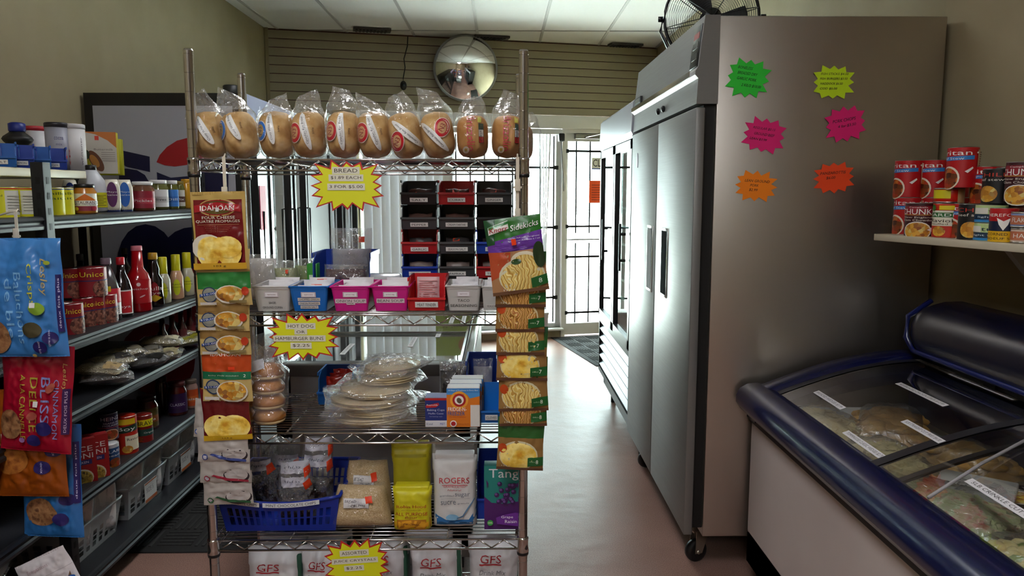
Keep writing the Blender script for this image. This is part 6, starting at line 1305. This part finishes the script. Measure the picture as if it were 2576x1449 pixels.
# ============================================================ ICE CREAM FREEZER behind the rack
t = thing('display_freezer', 'white chest display freezer with a flat sliding glass top, standing behind the wire rack', 'freezer', (-.49, 3.7, 0)); DX, DY = .49, -3.7
d0, d1, dx0, dx1 = 2.86, 4.75, -.87, -.12
def DB(mb, x0, x1, y0, y1, z0, z1, m, c=0): mb.box(x0+DX, x1+DX, y0+DY, y1+DY, z0, z1, m, c=c)
DWH = pm('#9A9A98', .4); DGR = pm('#58544F', .4)
mb = MB()
for a in ((dx0, dx1, d0, d0+.06), (dx0, dx1, d1-.06, d1), (dx0, dx0+.06, d0, d1), (dx1-.06, dx1, d0, d1)): DB(mb, *a, .10, .80, DWH)
DB(mb, dx0, dx1, d0, d1, .06, .30, DWH); DB(mb, dx0+.03, dx1-.03, d0+.03, d1-.03, 0, .06, BLK)
mb.build('cabinet', t)
mb = MB(); AL = pm('#A8A8A8', .22, .9)
DB(mb, dx0-.01, dx1+.01, d0-.012, d0+.05, .80, .848, DGR, .006); DB(mb, dx0-.01, dx1+.01, d1-.05, d1+.01, .80, .848, DGR, .006)
for x in (dx0-.01, dx1-.025): DB(mb, x, x+.035, d0, d1, .80, .852, AL, .004)
DB(mb, dx0+.03, dx0+.04, d0, d1, .835, .856, AL); DB(mb, dx1-.04, dx1-.03, d0, d1, .835, .856, AL); mb.build('top_frame', t)
for k, (a, b, z) in enumerate(((d0+.05, 3.56, .838), (3.5, 4.71, .846))):
    mb = MB(); DB(mb, dx0+.035, dx1-.035, a, b, z, z+.005, LCDGLASS); gl = mb.build('glass_lid', t)
    for q0 in (a, b-.012): mb = MB(); DB(mb, dx0+.035, dx1-.035, q0, q0+.012, z, z+.009, AL); mb.build('lid_edge', gl)
    for (x, y, rz) in (((-.66, 3.05, 0), (-.40, 3.2, 0), (-.30, 3.42, 0)) if k == 0 else ((-.62, 3.9, 0), (-.26, 3.75, 0), (-.20, 3.75, 0))):
        mb = MB(); DB(mb, x, x+.022, y, y+.22, z+.006, z+.0068, pm('#DADADA', .5)); Pen(mb, lambda u, v, o: Vector((x+.011+DX-v+.011, y+.11+u+DY, z+.007+o)), .22, .022, step=0).t('ICE CREAM $3.99', .5, .5, .85, .5, '#4A4A4A'); mb.build('price_strip', gl)
TUBC = ['#B9A890', '#7A4A3A', '#C8B8A0', '#5A6A8A', '#8E3A3A', '#C8C4BC']
for k in range(18):
    i, j = k % 3, k//3; mb = MB(); x, y = dx0+.17+.2*i, d0+.2+.28*j
    mb.box(-.08, .08, -.11, .11, 0, .09, pm(TUBC[(k*5) % 6], .5), c=.006)
    if j < 6: mb.build('frozen_box', loc=(x, y,   .301), label='frozen food box inside the flat-topped display freezer behind the rack', category='box', group='frozen boxes inside the display freezer')
# green poster reflected in the freezer glass
mb = MB(); mb.box(-.16, .16, 0, .004, 0, .36, pm('#D8D8D2', .5)); P_ = Pen(mb, m_flat(.32), .32, .36, step=0)
P_.r(0, .22, 1, 1, '#7E8C1A').t('Melange de', .45, .50, .62, .09, '#5A3A1A').t('3 saveurs', .42, .38, .5, .09, '#5A3A1A').e(.6, .80, .05, .05, '#8E5A2A').r(0, .22, .3, .27, '#4A5210')
mb.build('ice_cream_poster', loc=(-.25, 4.74, .856), label='green poster reading Melange de 3 saveurs standing at the far end of the display freezer', category='poster')
t = thing('waste_bin', 'pale tall bin near the window to the left of the entrance door', 'bin', (.35, 6.9, 0)); mb = MB(); mb.prism([(-.07, 0), (.07, 0), (.09, .40), (-.09, .40)], -.10, .10, pm('#C8BEB8', .5)); mb.build('bin_body', t); mb = MB(); mb.box(-.095, .095, -.11, .11, .40, .42, pm('#D0C8C2', .5), c=.006); mb.build('lid', t)
# ============================================================ CURVED-TOP CHEST FREEZER at the lower right
t = cf = thing('chest_freezer', 'white chest freezer with a dark blue rim and curved sliding glass lids', 'freezer', (1.28, 1.75, 0)); KX, KY = -1.28, -1.75
c0, c1, kx0, kx1 = .78, 2.74, .945, 1.60
def KB_(mb, x0, x1, y0, y1, z0, z1, m, c=0): mb.box(x0+KX, x1+KX, y0+KY, y1+KY, z0, z1, m, c=c)
WF = mottle(['#B5A9A4', '#BBB0AB', '#C0B6B1'], 2, .4, bump=.0); NAVY = pm('#0B1138', .25, coat=.25, spec=.35); NAVD = pm('#0A0D24', .3, coat=.4)
mb = MB()
for a in ((kx0, kx0+.06, c0, c1), (kx1-.06, kx1, c0, c1), (kx0+.06, kx1-.06, c0, c0+.06), (kx0+.06, kx1-.06, c1-.06, c1)): KB_(mb, *a, .10, .70, WF)
KB_(mb, kx0, kx1, c0, c1, .10, .22, WF); KB_(mb, kx0+.03, kx1-.03, c0+.03, c1-.03, 0.0, .10, BLK); mb.build('cabinet', t)
mb = MB(); KB_(mb, kx0+.06, kx0+.064, c0+.06, c1-.06, .22, .70, WI); KB_(mb, kx1-.064, kx1-.06, c0+.06, c1-.06, .22, .76, WI); KB_(mb, kx0+.06, kx1-.06, c1-.064, c1-.06, .22, .72, WI); KB_(mb, kx0+.06, kx1-.06, c0+.06, c0+.064, .22, .72, WI); mb.build('liner', t)
def zarc(x): f = max(0, min(1, (x-.93)/.62)); return .765+.148*math.sin(f*PI*.52)
prof = [(kx0+.005, .680), (.905, .695), (.888, .722), (.888, .748), (.902, .774), (.930, .790), (.965, .793), (1.0, .788), (1.02, .775), (1.022, .755), (1.0, .72), (kx0+.06, .70)]
mb = MB(); mb.grid(lambda i, j: (lambda k: (prof[k][0]+KX, (c0-.02+(c1+.02-c0+.02)*j)+KY, prof[k][1]))(min(int(round(i*(len(prof)-1))), len(prof)-1)), len(prof)-1, 24, NAVY)
for yy in (c0-.02, c1+.02): mb.add([(a+KX, yy+KY, b) for a, b in prof], [tuple(range(len(prof)))], NAVY)
mb.build('front_rail', t, label='glossy navy blue front rail')
mb = MB(); KB_(mb, kx0-.012, kx0+.0, c0, c1, .655, .690, pm('#1A1214', .5)); mb.build('rail_shadow_strip', t, label='dark strip standing for the shadow under the blue rail')  # shadow below the rail built as a dark strip
for yc in (c1-.03, c0+.03):
    mb = MB()
    pts = [(.93+.70*k/20) for k in range(21)]
    for off, w_, z_ in ((0, .045, .0),):
        vs = []; 
        for x in pts:
            z = zarc(x); vs += [(x+KX, yc-.045+KY, z-.10), (x+KX, yc-.045+KY, z-.012), (x+KX, yc-.03+KY, z+.006), (x+KX, yc+.03+KY, z+.010), (x+KX, yc+.045+KY, z-.004), (x+KX, yc+.045+KY, z-.10)]
        fs = [(k*6+a, k*6+(a+1) % 6, (k+1)*6+(a+1) % 6, (k+1)*6+a) for k in range(20) for a in range(6)]; fs += [tuple(range(6)), tuple(120+a for a in range(6))[::-1]]
        mb.add(vs, fs, NAVY, True)
    mb.build('end_rim', t, label='curved navy blue end rim')
mb = MB(); KB_(mb, kx1-.03, 1.64, c0, c1, .62, .90, NAVD); KB_(mb, 1.50, 1.60, c0+.06, c1-.06, .70, .885, NAVD)
mb.build('rear_rim', t)
# curved glass lids with dark edge strips
for k, (a, b, dz) in enumerate(((1.80, c1-.075, -.012), (c0+.075, 1.93, .0))):
    mb = MB(); mb.grid(lambda i, j: (.985+.53*i+KX, a+(b-a)*j+KY, zarc(.985+.53*i)+dz), 16, 6, LCDGLASS); gl = mb.build('glass_lid', t)
    for ee, wd in ((b-.035, .035), (a, .02)):
        mb = MB()
        mb.grid(lambda i, j: (.985+.53*i+KX, ee+wd*j+KY, zarc(.985+.53*i)+dz+.002), 16, 1, pm('#26262A', .35)); mb.grid(lambda i, j: (.985+.53*i+KX, ee+wd*j+KY, zarc(.985+.53*i)+dz-.006), 16, 1, pm('#26262A', .35)); mb.build('lid_edge', gl)
def strip(x, ya, yb, txt, k):
    mb = MB(); L_ = ya-yb; dz = -.012 if yb > 1.93 else .0
    M = lambda u, v, o: Vector((x+v+KX, (ya+yb)/2-u+KY, zarc(x+v)+dz+.0015+o))
    Pen(mb, M, L_, .020, step=0, base=.0006).r(0, 0, 1, 1, '#DAD6D8').t(txt, .5, .5, .90, .55, '#3A3638'); mb.build('price_strip', cf)
for k, (x, ya, yb, tx) in enumerate([(1.085, 2.54, 2.33, 'BREADED WEDGES $3.99'), (1.50, 2.66, 2.44, 'MCCAIN SUPER FRIES $4.50'), (1.49, 2.44, 2.12, 'GRAND POT PIES $2.50 EACH'), (1.49, 1.90, 1.60, 'PIZZA POPS $3.50'), (1.30, 2.41, 2.14, '4LB BREADED CHICKEN STRIPS $12.99'), (1.02, 2.17, 1.94, 'TOMMINGOES CLASSIC WEDGES $2.75'), (1.15, 2.09, 1.90, '5LB STRAIGHT CUT FRIES $4.00'), (1.09, 1.69, 1.38, '5LB CRINKLE CUT FRIES $5.00')]): strip(x, ya, yb, tx, k)
mb = MB()
mb.tube([(.99+KX, 1.66+KY, zarc(.99)+.012), (1.15+KX, 1.72+KY, zarc(1.15)+.014), (1.35+KX, 1.80+KY, zarc(1.35)+.016), (1.5+KX, 1.86+KY, zarc(1.5)+.016)], .004, pm('#8E8A8C', .4)); mb.build('lid_handle', t)
# roll-top hood along the back
mb = MB(); hp = [(1.478, .945), (1.462, .985), (1.462, 1.035), (1.478, 1.075), (1.51, 1.105), (1.56, 1.122), (1.62, 1.124), (1.642, 1.10), (1.642, .90), (1.56, .905), (1.50, .925)]
vs = []; NY = 30
hy0, hy1 = .85, 2.66
for j in range(NY+1):
    y = hy0+(hy1-hy0)*j/NY; k = 1
    if j in (0, NY): k = .82
    for a, b in hp: vs.append((1.56+(a-1.56)*k+KX, y+KY, 1.02+(b-1.02)*k))
n = len(hp); fs = [(j*n+a, j*n+(a+1) % n, (j+1)*n+(a+1) % n, (j+1)*n+a) for j in range(NY) for a in range(n)]+[tuple(range(n)), tuple(NY*n+a for a in range(n))[::-1]]
mb.add(vs, fs, NAVD, True); mb.build('hood', t, label='near-black rounded hood along the back')
mb = MB(); mb.tube([(1.478+KX, hy0+KY, .94), (1.478+KX, hy1-.03+KY, .94), (1.462+KX, hy1+KY, .985), (1.47+KX, hy1+.004+KY, 1.06), (1.55+KX, hy1+.004+KY, 1.118)], .010, pm('#121C56', .3, coat=.5)); mb.build('hood_trim', t, label='blue edge trim of the hood')
for y in (1.2, 2.3): mb = MB(); KB_(mb, 1.56, 1.62, y, y+.06, .88, .94, NAVD); mb.build('hood_bracket', t)
# contents of the chest freezer
FRY = mottle(['#D8C07C', '#E6D29A', '#CCB474'], 8, .6, bump=.1); WEDG = mottle(['#A8782E', '#C8964A', '#8E6224'], 14, .6)
FROST = clear('#F4F6F8', .10, .2, 40, .8, .006, .4, 'frosted_bag', .04)
def fbag(label, x, y, z, w, l, h, mat, kind, seed, rz=0, n=70, core='#B8A060'):
    t = thing('frozen_food_bag', label, 'bag', (x, y, z), rz, 'frozen food bags inside the chest freezer')
    rnd = random.Random(seed); mb = MB(); sf = Soft(w*.92, l*.92, h*1.0, wr=.006, seed=seed, q=.45)
    Mx = Matrix.Translation((0, l*.46, h/2)) @ Matrix.Rotation(PI/2, 4, 'X')
    sf.shell(mb, mat, 14, 16, M=Mx)
    for k in range(n):
        u = rnd.uniform(-.42, .42)*w; v = rnd.uniform(.06, .94)*l*.92; q = sf.map()(u, v, 0); c_ = Mx @ Vector((q.x, abs(q.y)*1.0, q.z)); zz = h/2+abs(q.y)
        c_ = Vector((q.x, l*.46-v, zz-.003)); a = rnd.uniform(0, PI)
        if kind == 'fries': mb.box(-.035, .035, -.0045, .0045, -.004, .005, mat, T(c_, rz=a*.5+.6, rx=rnd.uniform(-.3, .3)), c=0)
        elif kind == 'wedge': mb.ball(.022, mat, T(c_, rz=a, rx=rnd.uniform(-.4, .4)), 8, 5, sx=1.7, sy=.9, sz=.5)
        elif kind == 'dice': mb.ball(.015, mat if k % 5 else pm('#8A9A3A', .6), T(c_, rz=a), 8, 5, sx=1.2, sy=.9, sz=.8)
        else: mb.ball(.03, mat, T(c_, rz=a), 8, 6, sx=1.5, sy=1.0, sz=.45)
    o = mb.build('frozen_pieces', t, kind='stuff')
    mb = MB(); Soft(w, l, h*1.15, wr=.010, seed=seed+.5, q=.45).shell(mb, FROST, 20, 22, M=Matrix.Translation((0, l*.5, h*.575+.004)) @ Matrix.Rotation(PI/2, 4, 'X')); mb.build('clear_bag', t)
fbag('bag of pale straight-cut fries at the far left corner inside the chest freezer', 1.13, 2.530, 0.610, .24, .36, .12, FRY, 'fries', 3, .2, 130)
fbag('bag of brown breaded wedges near the far end of the chest freezer', 1.33, 2.480, 0.620, .22, .36, .13, WEDG, 'patty', 5, -.5, 26)
fbag('bag of golden breaded pieces touching the stir fry box in the chest freezer', 1.42, 2.180, 0.620, .18, .30, .11, WEDG, 'patty', 6, .2, 20)
fbag('bag of thin fries lying in front of the wedges in the chest freezer', 1.13, 2.110, 0.630, .22, .32, .12, FRY, 'fries', 8, -.1, 120)
fbag('bag of frozen vegetable strips with red pieces, middle front of the chest freezer', 1.10, 1.760, 0.640, .22, .34, .12, mottle(['#B8AE88', '#A8B07A', '#C8B898', '#A85A3A'], 40, .6), 'fries', 9, .5, 130)
fbag('bag of pale yellow potato cubes nearest the camera in the chest freezer', 1.12, 1.390, 0.650, .24, .36, .12, mottle(['#D8C070', '#E4D090', '#C8A850'], 20, .6), 'dice', 12, .1, 130)
fbag('small bag of orange-red frozen pieces beside the potato cubes', 1.27, 1.580, 0.640, .14, .2, .09, mottle(['#B8502A', '#C8703A', '#A83A2A'], 20, .6), 'dice', 13, .3, 50)
def pr_stir(p): p.r(0, 0, 1, 1, '#151114').e(.45, .55, .07, .05, '#DAD4C8').e(.45, .55, .062, .044, STEW2).e(.30, .45, .02, .014, '#C8C020').t('STIR FRY', .6, .86, .6, .12, '#D8D0C8').t('CHICKEN BREAST', .72, .3, .4, .06, '#D8D0C8').r(.0, 0, 1, .12, '#2A2628')
for (x, y, z, lb) in ((1.36, 1.86, .66, 'black stir fry box with a food picture under the near glass lid edge'), (1.40, 1.60, .64, 'second black frozen meal box nearer the camera in the chest freezer')):
    carton('frozen_meal_box', lb, x, y, z, .24, .20, .05, '#1A1618', rz=-.15, top=pr_stir, side=lambda p: p.r(0, 0, 1, 1, '#8A8482'), prn=lambda p: p.r(.05, .1, .95, .9, '#9A9694'), group='black frozen meal boxes in the chest freezer')
mb = MB(); KB_(mb, kx0+.07, kx1-.07, c0+.07, c1-.07, .22, .60, pm('#B9BCC0', .5)); mb.build('false_floor', t, label='pale inner floor')
mb = MB(); mb.box(-.13, .13, -.09, .09, 0, .02, pm('#C8C4C0', .5), c=.004); Pen(mb, lambda u, v, o: Vector((u, v-.09, .02+o)), .26, .18, step=0).t('STIR FRY', .5, .6, .6, .25, '#6A6668').t('gingery', .5, .3, .4, .12, '#8A8688'); mb.build('frozen_packet', loc=(1.22, 1.85, .72), rz=.9, label='pale frozen stir fry packet lying between the fries and the black box', category='packet')
# ============================================================ CREAM SHELF with cans on the right wall
SRZ = math.atan2(-.973, .23); F0 = Vector((1.295, 2.60, 0)); DXV = Vector((.23, -.973, 0)); DYV = Vector((.973, .23, 0)); ZR = 1.362
t = thing('wall_shelf', 'cream shelf board on the right wall carrying stacked cans, beside the steel freezer', 'shelf', F0, SRZ)
mb = MB(); mb.box(0, 1.9, 0, .37, 1.338, ZR-.001, pm('#C8BEA6', .45), c=.002); mb.build('board', t)
for s_ in (.42, 1.3):
    mb = MB(); mb.prism([(.10, 1.337), (.362, 1.337), (.362, 1.12), (.35, 1.10), (.33, 1.12)], s_, s_+.02, pm('#A8A29A', .4), axis='x'); mb.build('bracket', t)
def scan(name, label, a, b, py, ins, zb, h, pr, base, turn=-.5, r=None, group='stacked food cans on the right wall shelf'):
    d = ray((a+b)/2, py); P0 = F0+DYV*ins
    # plan intersection of the pixel column with the line P0 + s*DXV
    den = d[0]*DXV.y-d[1]*DXV.x; k = (P0.x*DXV.y-P0.y*DXV.x)/den; p = Vector((d[0]*k, d[1]*k, 0))
    rr_ = r or (b-a)*p.y/FPX/2
    return can(name, label, p.x, p.y, zb, rr_, h, pr, group, rz=face_cam(p.x, p.y)+turn, base=base)
PU = pr_puritan('Puritan', 'Beef Stew'); PUR = '#B80F16'; h1 = .122
scan('stew_can', 'red stew can at the left end of the shelf, bottom of the two stacked cans', 2249, 2318, 530, .10, ZR, h1, PU, PUR, -.42, .043)
scan('stew_can', 'red stew can at the left end of the shelf, standing on top of another', 2252, 2320, 430, .10, ZR+h1+.003, h1, PU, PUR, -.42, .043)
scan('stew_can', 'red stew can of the bottom row behind the dark chunky soup can', 2318, 2385, 520, .16, ZR, h1, PU, PUR, -.42, .042)
scan('stew_can', 'red stew can of the upper row, second from the left', 2320, 2384, 430, .16, ZR+h1+.003, h1, PU, PUR, -.42, .042)
scan('stew_can', 'red stew can at the back of the upper row, mostly hidden', 2372, 2438, 430, .25, ZR+h1+.003, h1, PU, PUR, -.42, .042)
scan('stew_can', 'red stew can at the back of the bottom row under the hidden one', 2372, 2438, 540, .25, ZR, h1, PU, PUR, -.42, .042)
scan('soup_can', 'dark red chunky soup can at the front left edge of the shelf', 2279, 2350, 545, .048, ZR, .105, pr_chunky, '#2A060C', -.15, .044)
scan('ravioli_can', 'red and green garden ravioli can right of the chunky soup can', 2349, 2418, 540, .075, ZR, .105, pr_garden, '#C62A18', -.25, .041)
scan('ravioli_can', 'red can with a yellow panel on top of the garden ravioli can', 2350, 2425, 490, .095, ZR+.108, .045+.0, lambda p: p.r(.1, .3, .6, .9, '#D8CC1E').r(.75, .0, 1.1, 1, '#B89A6A'), '#C62010', -.2, .043)
scan('stew_can', 'tall red stew can on the very top, above the yellow-panelled can', 2386, 2456, 416, .095, ZR+.156, h1, PU, PUR, -.35, .043)
scan('stew_can', 'red can with a green band and meatballs between garden ravioli and the black can', 2388, 2450, 550, .10, ZR, .105, pr_puritan('Puritan', 'Meatballs'), PUR, -.2, .040)
scan('chili_can', 'black can with a white nutrition panel at the front of the bottom row', 2416, 2480, 560, .055, ZR, .105, pr_black, '#0F0E10', .3, .040)
scan('tuna_can', 'flat green and navy fish can, lower one of two stacked', 2453, 2528, 590, .062, ZR, .050, pr_fish, '#B9CF8C', -.1, .042)
scan('tuna_can', 'flat green and navy fish can, upper one of two stacked', 2454, 2528, 560, .066, ZR+.053, .050, pr_fish, '#B9CF8C', .3, .042)
scan('corned_beef_can', 'navy, red and yellow corned beef can at the front right of the shelf', 2497, 2552, 560, .05, ZR, .095, pr_beef, '#14203A', .0, .035)
scan('spread_can', 'small pale spread can, lower one at the right edge of the photo', 2549, 2592, 590, .052, ZR, .04, lambda p: p.r(0, .2, 1, .8, '#B86A4A').t('HAM', .5, .5, .5, .3, '#E8E4DC'), '#C8B0A0', 0, .027)
scan('spread_can', 'small blue-topped spread can, upper one at the right edge of the photo', 2549, 2592, 560, .052, ZR+.043, .042, lambda p: p.r(0, .2, 1, .8, '#B86A4A').t('FLAKED', .5, .5, .6, .3, '#E8E4DC'), '#7A8AB0', 0, .027)
scan('stew_can', 'red spaghetti can of the upper row left of the black cans', 2450, 2512, 470, .15, ZR+.108, .11, pr_puritan('Puritan', 'Spaghetti'), PUR, -.1, .041)
scan('chili_can', 'black chili can with a beans picture, front one of the upper row', 2476, 2540, 480, .10, ZR+.108, .100, pr_black, '#0F0E10', -.2, .039)
scan('chili_can', 'black can with a white panel behind the beans picture can of the upper row', 2512, 2572, 470, .16, ZR+.108, .105, pr_black, '#0F0E10', .5, .039)
scan('soup_can', 'dark chunky soup can of the upper row at the right edge of the photo', 2539, 2610, 440, .10, ZR+.115, .110, pr_chunky, '#2A060C', -.2, .043)
scan('soup_can', 'dark soup can in the bottom row behind the corned beef can', 2525, 2590, 560, .145, ZR, .105, pr_chunky, '#1A0A0E', -.2, .042)
scan('soup_can', 'dark soup can in the bottom row behind the black can', 2450, 2520, 540, .16, ZR, .105, pr_chunky, '#1A0A0E', -.2, .042)
scan('stew_can', 'red can of the back row near the wall, behind the upper black cans', 2530, 2590, 440, .24, ZR+.108, .11, PU, PUR, -.2, .041)
scan('stew_can', 'red can of the back row on the shelf board, behind the dark soup cans', 2535, 2595, 540, .24, ZR, .105, PU, PUR, -.2, .041)
